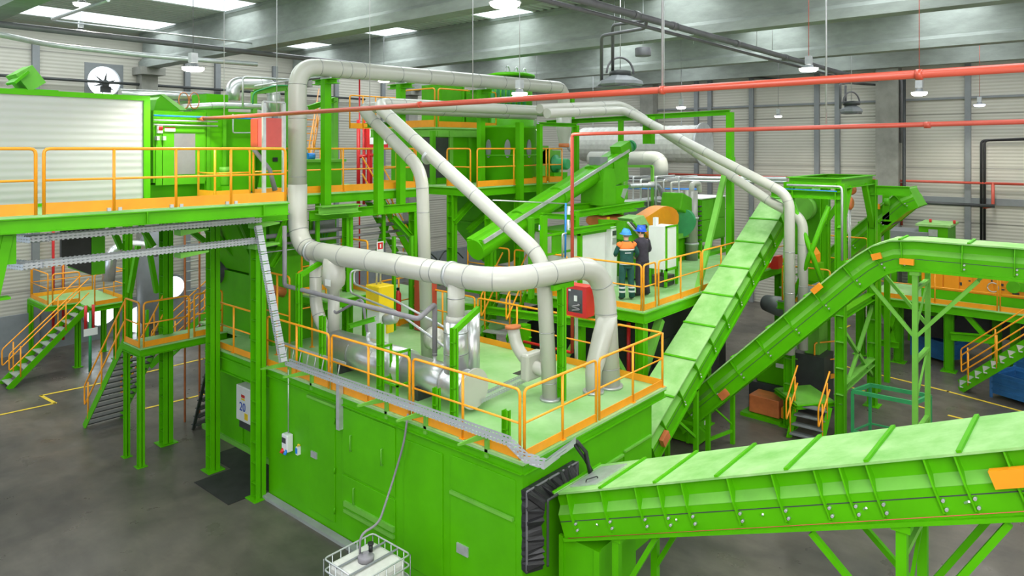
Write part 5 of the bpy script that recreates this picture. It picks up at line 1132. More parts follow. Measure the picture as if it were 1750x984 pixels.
# wide ribbed silver duct against the far wall
t = thing('ribbed_air_duct', 'very wide off white ribbed air duct running before the far wall', 'air duct', P(1100, 275, d=33))
ca, cb_ = P(985, 246, x=29), P(1200, 246, x=29)
secs = []; n_ = 60
for i in range(n_+1):
    u = i/n_; y = ca.y+(cb_.y-ca.y)*u; k = 1.0 if i % 3 else .985; e = min(1, .55+u*6) if u < .1 else 1
    secs.append([V((29+math.cos(a)*.9*k, y, 7.95+math.sin(a)*.85*k*e)) for a in [2*PI*j/24 for j in range(24)]])
build('shell', MB().loft(secs, True, False), IBCP, t)
build('end_cap', MB().cyl((29, cb_.y-.1, 7.95), (29, cb_.y, 7.95), .95, n=24), GALV, t)
for yy in (ca.y-1, cb_.y+1): build('hanger', MB().cyl((29, yy, 8.7), (29, yy, ROOFZ+.03), .02, n=6), GALV, t)
duct('cream_duct', [P(1010, 272, x=25.5), P(1128, 272, x=25.5), P(1128, 300, x=25.5)], .33, 'cream duct elbow below the wide ribbed air duct', seams=(.2, .5, .7, .85), rad=.7, n=20)
# ---------------------------------------------------------------- screw conveyor
t = thing('screw_conveyor', 'inclined green screw conveyor with a silver top edge and a motor at its head', 'screw conveyor', (15, 11.9, 5))
s0, s1 = P(812, 419, y=11.9), P(1062, 262, y=11.9)
build('trough', MB().cyl(s0-V((0, 0, .12)), s1-V((0, 0, .12)), .27, n=22), GREEN, t)
build('trough_upper', MB().bar(s0, s1, .54, .2), GREEN, t)
build('cover_strip', MB().bar(s0+V((0, -.28, .1)), s1+V((0, -.28, .1)), .05, .09), GALV, t, 'silver top edge')
build('cover', MB().bar(s0+UP*.13, s1+UP*.13, .6, .03), GREEN, t)
for u in (.25, .5, .75): c = s0+(s1-s0)*u; d_ = (s1-s0).normalized(); build('flange', MB().cyl(c-d_*.015-UP*.12, c+d_*.015-UP*.12, .33, n=22), GREEN2, t)
d_ = (s1-s0).normalized(); e = s1
build('gearbox', MB().bar(e-d_*.5+V((0, -.1, .2)), e+d_*.1+V((0, -.1, .2)), .4, .35), GREEN2, t)
build('motor', MB().cyl(e-d_*.1+UP*.05, e+d_*.55+UP*.05, .17, n=18).cyl(e+d_*.55+UP*.05, e+d_*.65+UP*.05, .19, n=18), TEAL, t, 'dark green motor')
build('head_box', MB().bar(e-d_*.9-UP*.35, e-d_*.1-UP*.45, .6, .7), GREEN2, t)
t = thing('discharge_hopper', 'green discharge box standing under the head of the screw conveyor', 'hopper', (18, 12.4, 5.6))
q = P(1037, 350, y=11.6)
build('box', MB().loft([[V((q.x+sx*w, 11.9+sy*.4, z)) for sx, sy in ((-1, -1), (1, -1), (1, 1), (-1, 1))] for w, z in ((.36, P(1037, 350, y=11.6).z), (.36, P(1037, 310, y=11.6).z), (.26, P(1037, 288, y=11.6).z))]), GREEN2, t)
build('neck', MB().box(q.x-.2, 11.7, P(1037, 292, y=11.6).z, q.x+.2, 12.1, P(1037, 268, y=11.6).z), GREYT, t)
build('side_spout', MB().prism([P(1053, 318, y=11.5), P(1075, 316, y=11.5), P(1066, 348, y=11.5), P(1053, 348, y=11.5)], (0, .6, 0)), GREEN, t); build('spout_door', MB().prism([P(1066, 322, y=11.48), P(1073, 322, y=11.48), P(1067, 340, y=11.48), P(1062, 336, y=11.48)], (0, .02, 0)), GALV, t)
# ================================================================ middle platform (3.85 m) and its machines
t = deckslab('middle_platform', [(14.8, 8.5), (24.6, 8.5), (24.6, 14.5), (14.8, 14.5)], B_, .3, 'middle platform where the two workers stand', edge=.24)
for x, y, lb in ((14.95, 8.65, 'green column at the near corner of the middle platform'), (18.6, 8.7, 'green column under the middle platform half hidden by the wide conveyor'), (24.3, 8.7, 'green column at the right end of the middle platform'), (14.95, 13.8, 'green column at the rear left corner of the middle platform'), (19, 13.8, 'dark column at the rear of the middle platform')):
    column(x, y, 0, B_-.28, .22, lb)
single('diagonal_brace', MB().bar(P(1128, 546, y=8.7), P(1098, 640, y=8.7), .2, .16), GPALE, 'wide pale brace at the near corner column of the middle platform', 'brace')
single('diagonal_brace', MB().bar((14.95, 9.0, 2.0), (14.95, 10.1, 3.5), .14, .14), GPALE, 'brace running back under the middle platform from the corner column', 'brace')
def mx(px): return P(px, 254, y=8.55).x
railing([(14.86, 10.6), (14.86, 8.6)], 'left side railing of the middle platform in front of the worker in green', B_, step=2.2)
railing([(mx(1097)+.1, 8.56), (mx(1121), 8.56)], 'short railing section at the near corner of the middle platform', B_, step=3)
railing([(mx(1126), 8.56), (mx(1198), 8.56)], 'middle railing section in front of the white cabinet', B_, step=1.5)
railing([(mx(1201), 8.56), (mx(1262), 8.56)], 'right railing section running up behind the wide conveyor', B_, step=1.6)
railing([(mx(1268), 8.56), (24.5, 8.56)], 'last railing section of the middle platform beyond the wide conveyor', B_, step=1.6)
railing([(14.86, 12.6), (14.86, 10.8)], 'left side railing of the middle platform behind the slanting duct', B_, step=2.2)
railing([(14.86, 14.4), (14.86, 12.8)], 'rear left railing of the middle platform', B_, step=2.2)
# machines under the platform (dark press bodies)
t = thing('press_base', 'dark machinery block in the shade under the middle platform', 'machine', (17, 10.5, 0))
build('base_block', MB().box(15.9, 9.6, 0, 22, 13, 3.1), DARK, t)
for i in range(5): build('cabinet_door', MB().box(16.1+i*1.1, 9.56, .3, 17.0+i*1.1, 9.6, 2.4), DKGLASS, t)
build('red_pipe', MB().cyl((15.6, 9.4, .8), (15.6, 9.4, 3.3), .05), RED, t)
# white panelled housing
t = thing('extruder_housing', 'white panelled housing with green frame left of the worker in green', 'housing', (16.2, 11, B_))
y = 10.9; xa, xb = P(994, 254, y=y).x, P(1043, 254, y=y).x
zt = P(1020, 398, y=y).z
build('panel', MB().box(xa, y, B_, xb, y+1.6, zt), WHITE, t); build('frame', MB().box(xa-.1, y-.03, B_, xa, y+.08, zt+.05).box(xb-.06, y-.03, B_, xb+.04, y+.08, zt+.05).box(xa-.1, y-.04, zt, xb+.04, y+1.6, zt+.08), GREEN, t)
build('rail_beam', MB().ibeam((xa-.7, y-.15, zt+.18), (xb+.1, y-.15, zt+.18), .12, .16, .02), GREEN, t)
t = thing('control_cabinet', 'pale control cabinet with a display beside the worker in green', 'control cabinet', (17, 10.8, B_))
xc_, xd_ = P(1045, 254, y=10.7).x, P(1054, 254, y=10.7).x
build('case', MB().box(xc_, 10.7, B_, xd_, 11.2, P(1050, 387, y=10.7).z), WHITE, t, bevel=.01)
build('display', MB().box(xc_+.05, 10.68, P(1050, 402, y=10.7).z, xd_-.05, 10.7, P(1050, 394, y=10.7).z), DKGLASS, t)
build('button_field', MB().box(xc_+.04, 10.68, P(1050, 417, y=10.7).z, xd_-.04, 10.7, P(1050, 406, y=10.7).z), GALV, t)
# white cabinet with green frame at right of the workers
t = thing('switch_cabinet', 'white double cabinet with green frame behind the middle railing', 'cabinet', (17.6, 9.5, B_))
y = 9.5; x0, x1 = P(1137, 254, y=y).x, P(1157, 254, y=y).x; zt, zb = P(1147, 386, y=y).z, P(1147, 458, y=y).z
build('left_side', MB().box(x0-.04, y, zb, x0+.0, y+.5, zt), WHITE, t, 'white side face'); build('body', MB().box(x0, y, zb, x1, y+.5, zt), WHITE, t)
mb = MB(); mb.box(x0, y-.03, B_+.02, x0+.07, y+.04, zt).box(x1-.05, y-.03, B_+.02, x1+.03, y+.04, zt).box(x0, y-.03, zb-.05, x1, y, zb+.02).box(x0, y-.03, zt-.03, x1, y, zt+.02).box(x0, y-.03, zb-.35, x1, y, zb-.3)
build('frame', mb, GREEN, t)
for xx in (x0, x1-.04): build('rear_leg', MB().box(xx, y+.45, B_, xx+.05, y+.5, zb), GREEN, t)
build('base_box', MB().box(x0+.05, y+.05, B_+.02, x1-.05, y+.5, B_+.3), DARK, t); build('lamp_box', MB().box(x0+.02, y+.3, zt, x0+.16, y+.4, zt+.24), WHITE, t)
# orange belt guard, motor, flywheel
t = thing('belt_guard', 'large rounded orange belt guard above the white cabinet', 'guard', (18.3, 11, 4.5))
y = 11.0
pts = [P(1102, 374, y=y), P(1128, 356, y=y)] + [P(1139+math.cos(a)*15-3, 368-math.sin(a)*15, y=y) for a in [PI*.62-PI*k/10*1.1 for k in range(10)]] + [P(1128, 402, y=y), P(1118, 392, y=y)]
pts = [P(1101, 373, y=y), P(1126, 357, y=y), P(1133, 353.5, y=y), P(1140, 352, y=y), P(1149, 354, y=y), P(1156, 359, y=y), P(1160, 367, y=y), P(1160, 378, y=y), P(1157, 386, y=y), P(1122, 400, y=y), P(1117, 396, y=y)]
build('guard_shell', MB().prism(pts, (.0, .45, 0)), MACHO, t)
build('guard_face', MB().prism([p+V((-.0, -.02, 0)) for p in [P(1101, 373, y=y), P(1126, 357, y=y), P(1136, 355, y=y), P(1144, 361, y=y), P(1146, 372, y=y), P(1143, 384, y=y), P(1120, 398, y=y)]], (0, .02, 0)), TOEB, t)
t = thing('main_motor', 'green box shaped main motor above the orange belt guard', 'motor', (19.4, 11.3, 5.5))
a, b = P(1148, 350, y=11.5), P(1172, 350, y=11.5)
build('motor_box', MB().bar(P(1147, 343, y=11.5), P(1174, 358, y=11.5), .8, .62), GREEN2, t, bevel=.05)
build('motor_body', MB().cyl(P(1162, 380, y=11.3), P(1176, 366, y=12.2), .5, n=26), TEAL, t); build('end_ring', MB().cyl(P(1176, 366, y=12.2), P(1179, 364, y=12.35), .56, n=26), GPALE, t)
build('motor_mount', MB().prism([P(1155, 400, y=11.2), P(1175, 398, y=11.2), P(1182, 404, y=11.2), P(1160, 408, y=11.2)], (0, .8, 0)), GPALE, t)
build('pedestal', MB().box(P(1160, 254, y=11.4).x, 11.4, B_, P(1175, 254, y=11.4).x, 12.0, 5.0), GREEN, t)
t = thing('mill_body', 'green mill body with an orange edge in front of the workers', 'machine', (17.4, 10.6, B_))
y = 10.4
build('side_frame', MB().prism([P(1068, 378, y=y), P(1083, 378, y=y), P(1118, 415, y=y), P(1118, 478, y=y), P(1100, 478, y=y), P(1100, 430, y=y), P(1070, 410, y=y)], (0, .9, 0)), GREEN2, t)
build('dusty_cover', MB().prism([P(1080, 374, y=y-.05), P(1100, 368, y=y-.05), P(1122, 405, y=y-.05), P(1110, 408, y=y-.05)], (0, .5, 0)), GDUST, t)
build('orange_edge', MB().prism([P(1103, 398, y=y-.1), P(1107, 395, y=y-.1), P(1119, 412, y=y-.1), P(1119, 446, y=y-.1), P(1114, 446, y=y-.1), P(1114, 415, y=y-.1)], (0, .3, 0)), MACHO, t)
for k in range(3): build('hydraulic_rod', MB().cyl(P(1073+k*5, 380, y=y-.15), P(1092+k*5, 402, y=y-.15), .03, n=8), (GALV, DARK, GREEN)[k], t)
build('valve_knobs', MB().cyl(P(1095, 389, y=y-.2), P(1103, 387, y=y-.2), .07, n=10), DARK, t)
t = thing('hydraulic_tangle', 'tangle of turquoise hoses on the green mill behind the worker in green', 'hoses', (17, 10.8, 4.8))
random.seed(3)
for k in range(9):
    a = P(1055+random.random()*25, 378+random.random()*10, y=10.9); b = P(1058+random.random()*20, 405+random.random()*20, y=10.8)
    build('hose', MB().tube(rp([a, a+V((random.uniform(-.2, .2), -.15, -.1)), b+V((random.uniform(-.2, .2), -.15, .2)), b], .1), .016, 6), (TEAL, BLUEP, DARK)[k % 3], t)
t = thing('bellows_connector', 'crumpled red brown fabric bellows under the green beams', 'bellows', (17, 11.6, 5.5))
a, b = P(1013, 377, y=11.5), P(1064, 377, y=11.5)
secs = []
for i in range(19):
    u = i/18; c = a+(b-a)*u; r = .17+(.03 if i % 2 else -.02)+random.uniform(-.015, .015); secs.append([c+V((0, math.cos(w)*r*1.6, math.sin(w)*r)) for w in [2*PI*j/14 for j in range(14)]])
build('fabric', MB().loft(secs, True, True), COPPER, t); build('top_frame', MB().box(a.x-.1, 11.1, a.z+.18, b.x+.2, 11.9, a.z+.24), GREEN2, t); build('bottom_frame', MB().box(a.x-.1, 11.1, a.z-.3, b.x+.1, 11.9, a.z-.22), GREEN2, t); build('yellow_tag', MB().box(a.x+.28, 11.2, a.z+.02, a.x+.45, 11.22, a.z+.1), YELL, t)
# steel frames in front of the screw conveyor
def iframe(name, a, b, w, h, lb, m=GREEN): single(name, MB().ibeam(a, b, w, h, .02), m, lb, 'beam')
iframe('frame_beam', P(978, 367, y=11.3), P(1100, 348, y=11.3), .16, .18, 'front green beam below the discharge box')
iframe('frame_beam', P(935, 358, y=12.0), P(1018, 350, y=12.0), .16, .18, 'rear green beam below the screw conveyor')
iframe('frame_beam', P(1018, 352, y=12.9), P(1100, 346, y=12.9), .12, .12, 'short green beam behind the discharge box')
t = thing('gate_frame', 'green gate frame with a small green panel behind the red drop pipe', 'frame', (15.5, 11, B_))
y = 11.2; a, b = P(927, 368, y=y), P(985, 372, y=y)
build('lintel', MB().ibeam(a, b, .12, .14, .02), GREEN, t)
for px in (929, 984): q = P(px, 368, y=y); build('post', MB().box(q.x-.09, y-.06, B_, q.x+.09, y+.06, a.z), GREEN, t)
q0, q1 = P(944, 432, y=y), P(962, 400, y=y); build('panel', MB().box(q0.x, y, q0.z, q1.x, y+.03, q1.z), GREEN2, t); build('mid_bar', MB().box(P(932, 0, y=y).x, y-.03, q1.z, P(982, 0, y=y).x, y+.03, q1.z+.06), GREEN, t)
build('bottom_bar', MB().box(P(932, 0, y=y).x, y-.03, q0.z-.05, P(982, 0, y=y).x, y+.03, q0.z), GREEN, t)
single('steel_cylinder', MB().cyl(P(972, 440, y=11.6), P(972, 352, y=11.6), .13, n=18), GALV, 'upright steel cylinder behind the green gate frame', 'cylinder')
single('blue_conduit', MB().cyl(P(966, 440, y=10.6), P(967, 347, y=10.6), .025, n=8), BLUEP, 'blue upright conduit in front of the green gate frame', 'pipe')
single('grey_conduit', MB().tube(rp([P(961, 440, y=10.5), P(961, 400, y=10.5), P(968, 398, y=10.5)], .05), .022, 8), GALV, 'short grey conduit bent over beside the blue conduit', 'pipe')
single('steel_tube', MB().cyl(P(842, 342, y=11.5), P(968, 348, y=11.5), .016, n=8), GALV, 'thin steel tube crossing in front of the screw conveyor', 'pipe')
single('green_ladder_post', MB().box(P(908, 0, y=11.5).x-.06, 11.44, B_, P(908, 0, y=11.5).x+.06, 11.56, P(908, 372, y=11.5).z), GREEN2, 'slim green post left of the gate frame', 'column')
single('frame_beam', MB().ibeam(P(905, 378, y=11.6), P(930, 375, y=11.6), .12, .14, .015), GREEN, 'short green beam left of the gate frame', 'beam')
t = thing('blue_sign', 'small blue and white notice beside the gate frame', 'sign', P(924, 388, y=11.3)); q = P(924, 388, y=11.25)
build('plate', MB().box(q.x-.06, 11.25, q.z-.08, q.x+.06, 11.27, q.z+.06), WHITE, t); build('blue_field', MB().box(q.x-.04, 11.24, q.z-.05, q.x+.04, 11.25, q.z+.04), BLUEP, t)
# tall grey cylinder, green locker
t = thing('filter_column', 'tall grey metal column with clamps between the motor and the green locker', 'column', (20, 11, B_))
q = P(1182, 450, y=11.2)
build('shell', MB().cyl((q.x, q.y, B_), (q.x, q.y, P(1182, 326, y=11.2).z), .21, n=24), mat('brushed_grey_steel', (.34, .34, .30), .4, metal=.5, var=.2, stretch=(1, 1, .2)), t)
for z in (4.4, 5.3): build('clamp', MB().cyl((q.x, q.y, z), (q.x, q.y, z+.06), .25, n=24), GALV, t)
build('top_elbow', MB().tube(rp([V((q.x, q.y, P(1182, 330, y=11.2).z)), V((q.x, q.y, P(1182, 314, y=11.2).z)), V((q.x+.6, q.y, P(1182, 314, y=11.2).z)), V((q.x+.6, q.y, P(1182, 330, y=11.2).z))], .25), .09, 14), DUCT, t)
t = thing('green_locker', 'green double door locker unit right of the grey metal column', 'locker', (21, 11.3, B_))
y = 11.2; x0, x1 = P(1197, 0, y=y).x, P(1239, 0, y=y).x; z0, z1 = P(1218, 410, y=y).z, P(1218, 338, y=y).z
build('carcass', MB().box(x0, y, z0, x1, y+1.3, z1), GREEN, t); build('top_sheet', MB().box(x0-.05, y-.05, z1, x1+.05, y+1.35, z1+.03), WHITE, t)
xm = (x0+x1)/2; zm = (z0+z1)/2
for k, (a, b, c, d) in enumerate(((x0+.08, xm-.02, z0+.05, zm-.02), (xm+.02, x1-.05, z0+.05, zm-.02), (x0+.08, xm-.02, zm+.02, z1-.05), (xm+.02, x1-.05, zm+.02, z1-.05))): build('door', MB().box(a, y-.03, c, b, y, d), GREEN2, t, bevel=.008)
for xx in (x0+.05, x1-.15): build('leg', MB().box(xx, y, B_, xx+.1, y+.1, z0), GREEN, t)
build('plinth', MB().box(x0-.3, y-.1, B_, x1+.2, y+1, B_+.12), GREEN, t)
for k in range(8): build('hose_clip', MB().cyl((x0-.1, y+.1, z0+.1+k*.17), (x0-.02, y-.06, z0+.12+k*.17), .03, n=6), DARK, t)
# background tangle of pipes behind the middle platform
duct('cream_duct', [P(1075, 318, y=13.4), P(1125, 316, y=13.4), P(1133, 335, y=13.4)], .09, 'grey bent duct ending in the black hose above the main motor', seams=(.3, .7), m=GALV, n=14)
single('black_hose', MB().tube([P(1133, 325, y=12.6), P(1140, 345, y=12.2), P(1143, 352, y=12)], .1, 12), DARK, 'black flexible hose running into the main motor', 'hose')
single('black_hose', MB().tube(rp([P(1144, 342, y=12.4), P(1150, 331, y=12.6), P(1165, 330, y=12.8)], .3), .09, 12), GRPIPE, 'grey ribbed hose looping above the main motor', 'hose')
for i, (py, r, x, m_) in enumerate(((303, .09, 27, GALV), (308, .05, 26, GALV), (345, .05, 24.8, GALV), (352, .04, 24.8, REDP), (322, .03, 24.8, BLUEP))):
    single('process_pipe', MB().cyl(P(1062, py, x=x), P(1345 if i < 2 else 1190, py+(3 if i < 2 else 1), x=x), r, n=10), m_, ('thick silver pipe running behind the middle platform', 'second silver pipe just below the thick one', 'grey pipe behind the discharge box', 'thin red pipe behind the discharge box', 'thin blue line behind the middle platform machines')[i], 'pipe')
for i in range(7):
    px = 1082+i*13; q = P(px, 340, x=24); zz = P(px, 302+i % 3*5, x=24).z
    single('process_riser', MB().tube(rp([V((24, q.y, B_)), V((24, q.y, zz)), V((25.5, q.y, zz))], .1), .03+.01*(i % 2), 8), (GALV, SILVER, DUCT)[i % 3], 'slim upright steel pipe among the risers behind the orange belt guard', 'pipe', 'slim risers behind the middle platform')
t = thing('grey_tank_block', 'grey steel machine block behind the orange belt guard', 'machine', P(1110, 370, y=13.8)); q = P(1075, 375, y=13.8); q2 = P(1160, 338, y=13.8)
build('block', MB().box(q.x, 13.8, q.z, q2.x, 14.4, q2.z), GREYT, t); build('top_plate', MB().box(q.x-.1, 13.7, q2.z, q2.x+.1, 14.5, q2.z+.06), GALV, t); build('leg', MB().box(q.x+.2, 13.9, B_, q.x+.4, 14.2, q.z), GREEN, t)
t = thing('pipe_rack', 'light green rack below the cream duct elbow behind the screw conveyor', 'rack', P(1090, 300, x=24.8)); a, b = P(1070, 284, x=24.5), P(1115, 284, x=24.5)
build('lintel', MB().bar(a, b, .1, .1), GPALE, t)
for q in (a, b): build('post', MB().box(q.x-.05, q.y-.05, B_, q.x+.05, q.y+.05, q.z), GPALE, t)
# red and dark machinery seen below the mid ducts (far left of the middle platform)
t = thing('dark_press', 'dark green machine wall on legs behind the rear railing of the low platform', 'machine', (14, 11.5, 0))
build('leg_frame', MB().box(13.6, 11.2, 0, 13.85, 11.45, 3.3).box(14.2, 9.9, 0, 14.4, 10.1, 3.5), GREEN, t)
build('x_brace', MB().bar((13.7, 11.3, .6), (14.3, 10.0, 3.2), .14, .14), GPALE, t); build('x_brace', MB().bar((13.6, 12.6, 3.1), (13.8, 11.2, 1.2), .12, .12), GREEN, t); build('x_brace', MB().bar((13.6, 12.6, 1.0), (13.8, 11.2, 3.0), .1, .1), GREEN, t)
build('cross_beam', MB().ibeam((13.5, 13.2, 3.5), (14.3, 9.4, 3.5), .16, .18, .02), GREEN, t)
stair((13.3, 12.4, A_), (14.7, 12.9, B_), .75, 5, 'short steps between the low and middle platforms with looped orange rails', (.2, -1, 0), rails=(0, 1))
t = deckslab('link_platform', [(9.95, 14.35), (11.25, 14.35), (11.25, 15.6), (9.95, 15.6)], 4.1, .2, 'small raised link platform with orange railing behind the yellow cabinet', edge=.18)
for x_ in (10.05, 11.15): column(x_, 14.45, A_, 3.9, .1, 'green leg of the small raised link platform, '+('left' if x_ < 11 else 'right')+' one')
railing([(10.0, 15.5), (11.2, 15.5), (11.2, 14.4)], 'orange railing of the small link platform behind the sweeping duct', 4.1, step=.9, h=1.3)
railing([(9.0, 14.45), (9.0, 15.5)], 'orange ladder hoop railing left of the sweeping duct near its bend', A_, h=1.9, step=.5, toe=0)
railing([(9.5, 14.9), (10.3, 14.9)], 'second orange hoop railing beside the left slender drop pipe', A_, h=1.9, step=.4, toe=0)
t = thing('green_gearbox', 'green bolted machine body behind the ladder at the left end of the low deck', 'machine', (9.4, 15.8, A_))
build('body', MB().box(9.3, 15.7, A_, 10.4, 16.8, 5.2), GREEN2, t); build('top_flange', MB().box(9.2, 15.6, 5.2, 10.5, 16.9, 5.28), GREEN2, t); build('motor', MB().lathe((9.8, 16.2, 5.28), [(.25, 0), (.25, .5), (.15, .6)], 18), GREEN, t)
single('roller', MB().cyl(P(455, 492, y=15.4), P(485, 500, y=15.4), .12, n=14), COPPER, 'rusty roller in front of the green bolted machine', 'roller')
t = thing('fire_extinguisher', 'red fire extinguisher hanging on the orange railing behind the yellow cabinet', 'fire extinguisher', P(679, 520, y=14.8)); q = P(680, 524, y=14.8)
build('cylinder', MB().lathe(q-UP*.15, [(.085, 0), (.09, .03), (.09, .5), (.05, .58), (.02, .6)], 14), RED, t); build('valve', MB().box(q.x-.03, q.y-.03, q.z+.45, q.x+.03, q.y+.03, q.z+.52), BLACK, t); build('hose', MB().tube(rp([q+UP*.45, q+V((-.2, 0, .3)), q+V((-.18, 0, -.3))], .1), .014, 6), BLACK, t)
single('red_cabinet', MB().box(12.6, 13.7, A_+.02, 12.95, 14.2, 4.6), REDP, 'narrow dull red cabinet between the posts behind the low deck', 'cabinet')
railing([(12.0, 14.9), (13.3, 14.9)], 'orange railing holding the fire extinguisher', A_, step=.7, toe=.16, h=1.3)
for px, lb in ((690, 'left'), (711, 'right')): q = P(px, 560, z=A_); single('slim_post', MB().box(12.2 if px < 700 else 12.6, q.y-.04, A_, (12.2 if px < 700 else 12.6)+.08, q.y+.04, 5.4), GREEN2, lb+' slim green post behind the yellow cabinet', 'column')
t = thing('pump_group', 'grey pumps and hoses behind the fire extinguisher', 'pumps', (13.8, 15.3, A_))
random.seed(5)
for k in range(6): c = V((13.3+random.random()*1.6, 15.2+random.random()*1.2, A_+.3+random.random()*1.2)); build('pump', MB().lathe(c, [(.1, 0), (.18, .05), (.18, .3), (.08, .4)], 14, (random.uniform(-1, 1), random.uniform(-1, 1), .4)), (GALV, GREYT, GREEN2)[k % 3], t)
for k in range(5): a = V((13.2+random.random()*1.6, 15.2, A_+.4+random.random())); build('hose', MB().tube(rp([a, a+V((.3, -.1, .5)), a+V((.8, .1, .2))], .2), .02, 6), DARK, t)
# ================================================================ hoist tower and everything at the right
t = thing('hoist_tower', 'tall green hoist tower with a square top frame and a side jib', 'tower', (19.8, 5.6, 0))
TX0, TX1, TY0, TY1, TZ = 19.95, 23.2, 5.5, 7.35, 6.85
tz = P(1432, 312, x=TX0, ).z
ZT = 6.82
for x, y in ((TX0, TY0), (TX1, TY0), (TX0, TY1-.5), (TX1, TY1-.5)):
    mb = MB(); s = .24; mb.box(x-s/2, y-s/2, 0, x+s/2, y-s/2+.02, ZT).box(x-s/2, y+s/2-.02, 0, x+s/2, y+s/2, ZT).box(x-.01, y-s/2, 0, x+.01, y+s/2, ZT); build('post', mb, GREEN, t)
    build('base_plate', MB().box(x-.22, y-.22, .001, x+.22, y+.22, .025), GREEN, t)
    for z in (1.2, 1.9, 2.6, 3.3): build('stiffener', MB().box(x-.12, y-.11, z, x-.01, y+.11, z+.015), GPALE, t)
c4 = [(TX0, TY0), (TX1, TY0), (TX1, TY1-.5), (TX0, TY1-.5)]
for i in range(4): build('top_beam', MB().ibeam((*c4[i], ZT+.0), (*c4[(i+1) % 4], ZT+.0), .2, .28, .02), GREEN, t)
build('jib_beam', MB().ibeam((TX1, TY0+.2, ZT-.32), (TX1, TY0-1.0, ZT-.32), .2, .28, .02), GREEN, t)
build('jib_beam', MB().ibeam((TX0, TY0, ZT-.32), (TX0, TY1, ZT-.32), .2, .22, .02), GREEN, t)
for a, b in ((((TX0, TY1-.5, 6.5)), ((TX0, TY0+.2, 3.4))), (((TX0, TY0+.3, 6.2)), ((TX0, TY1-.6, 3.6)))): build('tube_brace', MB().cyl(a, b, .07, n=12), GREEN, t)
for a, b in ((((TX1, TY0, 5.4)), ((TX1-.9, TY0, 6.7))), (((TX0, TY0, 5.6)), ((TX0+.8, TY0, 6.7))), (((TX1, TY1-.5, 5.4)), ((TX1, TY1-1.3, 6.7)))): build('knee_brace', MB().bar(a, b, .14, .14), GREEN, t)
for a, b in ((((TX0, TY0, 3.0)), ((TX1, TY0, .9))), (((TX0, TY0, .9)), ((TX1, TY0, 3.0)))): build('cross_brace', MB().bar(a, b, .09, .09), GPALE, t)
build('cross_beam', MB().ibeam((TX0, TY0, 1.35), (TX1, TY0, 1.35), .22, .2, .02), GPALE, t); build('cross_beam', MB().ibeam((TX0, TY0, 3.3), (TX1, TY0, 3.3), .2, .2, .02), GREEN, t)
t = thing('chain_hoist', 'orange chain hoist with a hook block and steel chains hanging in the tower', 'hoist', P(1455, 350, y=6.2))
h = P(1456, 326, y=6.0); h2 = P(1452, 347, y=6.0)
build('hoist_body', MB().lathe(h-V((.12, 0, 0)), [(.1, 0), (.16, .04), (.16, .22), (.1, .28)], 16, (1, .3, .5)), COPPER, t); build('hook_block', MB().lathe(h2-V((0, .1, 0)), [(.12, 0), (.2, .05), (.2, .16), (.12, .2)], 18, (0, 1, 0)), COPPER, t)
build('suspension_hook', MB().cyl(h+UP*.1, h+UP*.35, .03, n=8), DARK, t)
for dx in (-.12, -.03, .1): build('chain', MB().cyl(h2+V((dx, 0, -.1)), h2+V((dx, 0, -1.9)), .012, n=6), GALV, t)
single('downpipe', MB().tube(rp([P(1345, 316, x=19.5), P(1438, 319, x=19.5), P(1439, 330, x=19.5), P(1439, 445, x=19.5)], .1), .03, 8), GALV, 'slim grey conduit running across and down the hoist tower', 'pipe')
single('blue_line', MB().cyl(P(1330, 322, x=19.55), P(1430, 327, x=19.55), .016, n=6), BLUEP, 'thin blue air line across the hoist tower', 'pipe')
# second inclined conveyor behind the tower
c5 = conveyor('bright green conveyor rising steeply behind the hoist tower', 'y', 24.6, 25.9, [(8.2, 3.4), (5.2, 6.3), (4.8, 6.5)], .6, [.2, .45, .7, .9], strap=.9)
t = thing('conveyor_trestle', 'green legs holding up the steep conveyor behind the hoist tower', 'support frame', (25, 6, 0))
for x in (24.65, 25.85): build('leg', MB().box(x-.08, 5.6, 0, x+.08, 5.76, 5.35), GREEN, t)
t = thing('head_drive', 'green drive head box with a motor at the top of the conveyor behind the tower', 'drive unit', (25, 4.7, 5.6)); q = P(1512, 380, x=24.8)
build('head_box', MB().box(24.6, P(1520, 0, x=24.6).y, P(1512, 375, x=24.6).z, 25.8, P(1508, 0, x=24.6).y, P(1512, 330, x=24.6).z), GREEN, t); build('motor', MB().cyl(P(1512, 345, x=24.4), P(1520, 345, x=24.4), .12, n=12), GREEN2, t)
build('discharge_lip', MB().box(24.6, P(1524, 0, x=24.6).y, P(1512, 384, x=24.6).z, 25.8, P(1505, 0, x=24.6).y, P(1512, 378, x=24.6).z), DARK, t); build('guard_box', MB().box(24.5, P(1503, 0, x=24.5).y, P(1512, 358, x=24.5).z, 24.6, P(1499, 0, x=24.5).y, P(1512, 349, x=24.5).z), MACHO, t)
t = thing('gearbox_machine', 'pale green bolted gearbox seen inside the hoist tower', 'gearbox', P(1370, 350, x=24)); q = P(1368, 356, x=24)
build('wheel', MB().cyl(q, q+V((.4, 0, 0)), .42, n=24), GPALE, t); build('upper_wheel', MB().cyl(q+V((0, -.05, .75)), q+V((.3, -.05, .75)), .24, n=20), GPALE, t); build('housing', MB().box(24.4, q.y-.5, q.z-1.6, 25.4, q.y+.5, q.z+.6), GREEN2, t)
t = thing('orange_pump', 'small orange machine at the foot of the hoist tower interior', 'machine', P(1384, 430, x=21.5)); q = P(1384, 432, x=21.5)
build('hood', MB().prism([q+V((0, .2, -.3)), q+V((0, -.15, -.3)), q+V((0, -.15, -.05)), q+V((0, .05, .25)), q+V((0, .2, .15))], (.5, 0, 0)), MACHO, t); build('stand', MB().box(q.x, q.y-.25, B_, q.x+.5, q.y+.25, q.z-.3), GREEN, t)
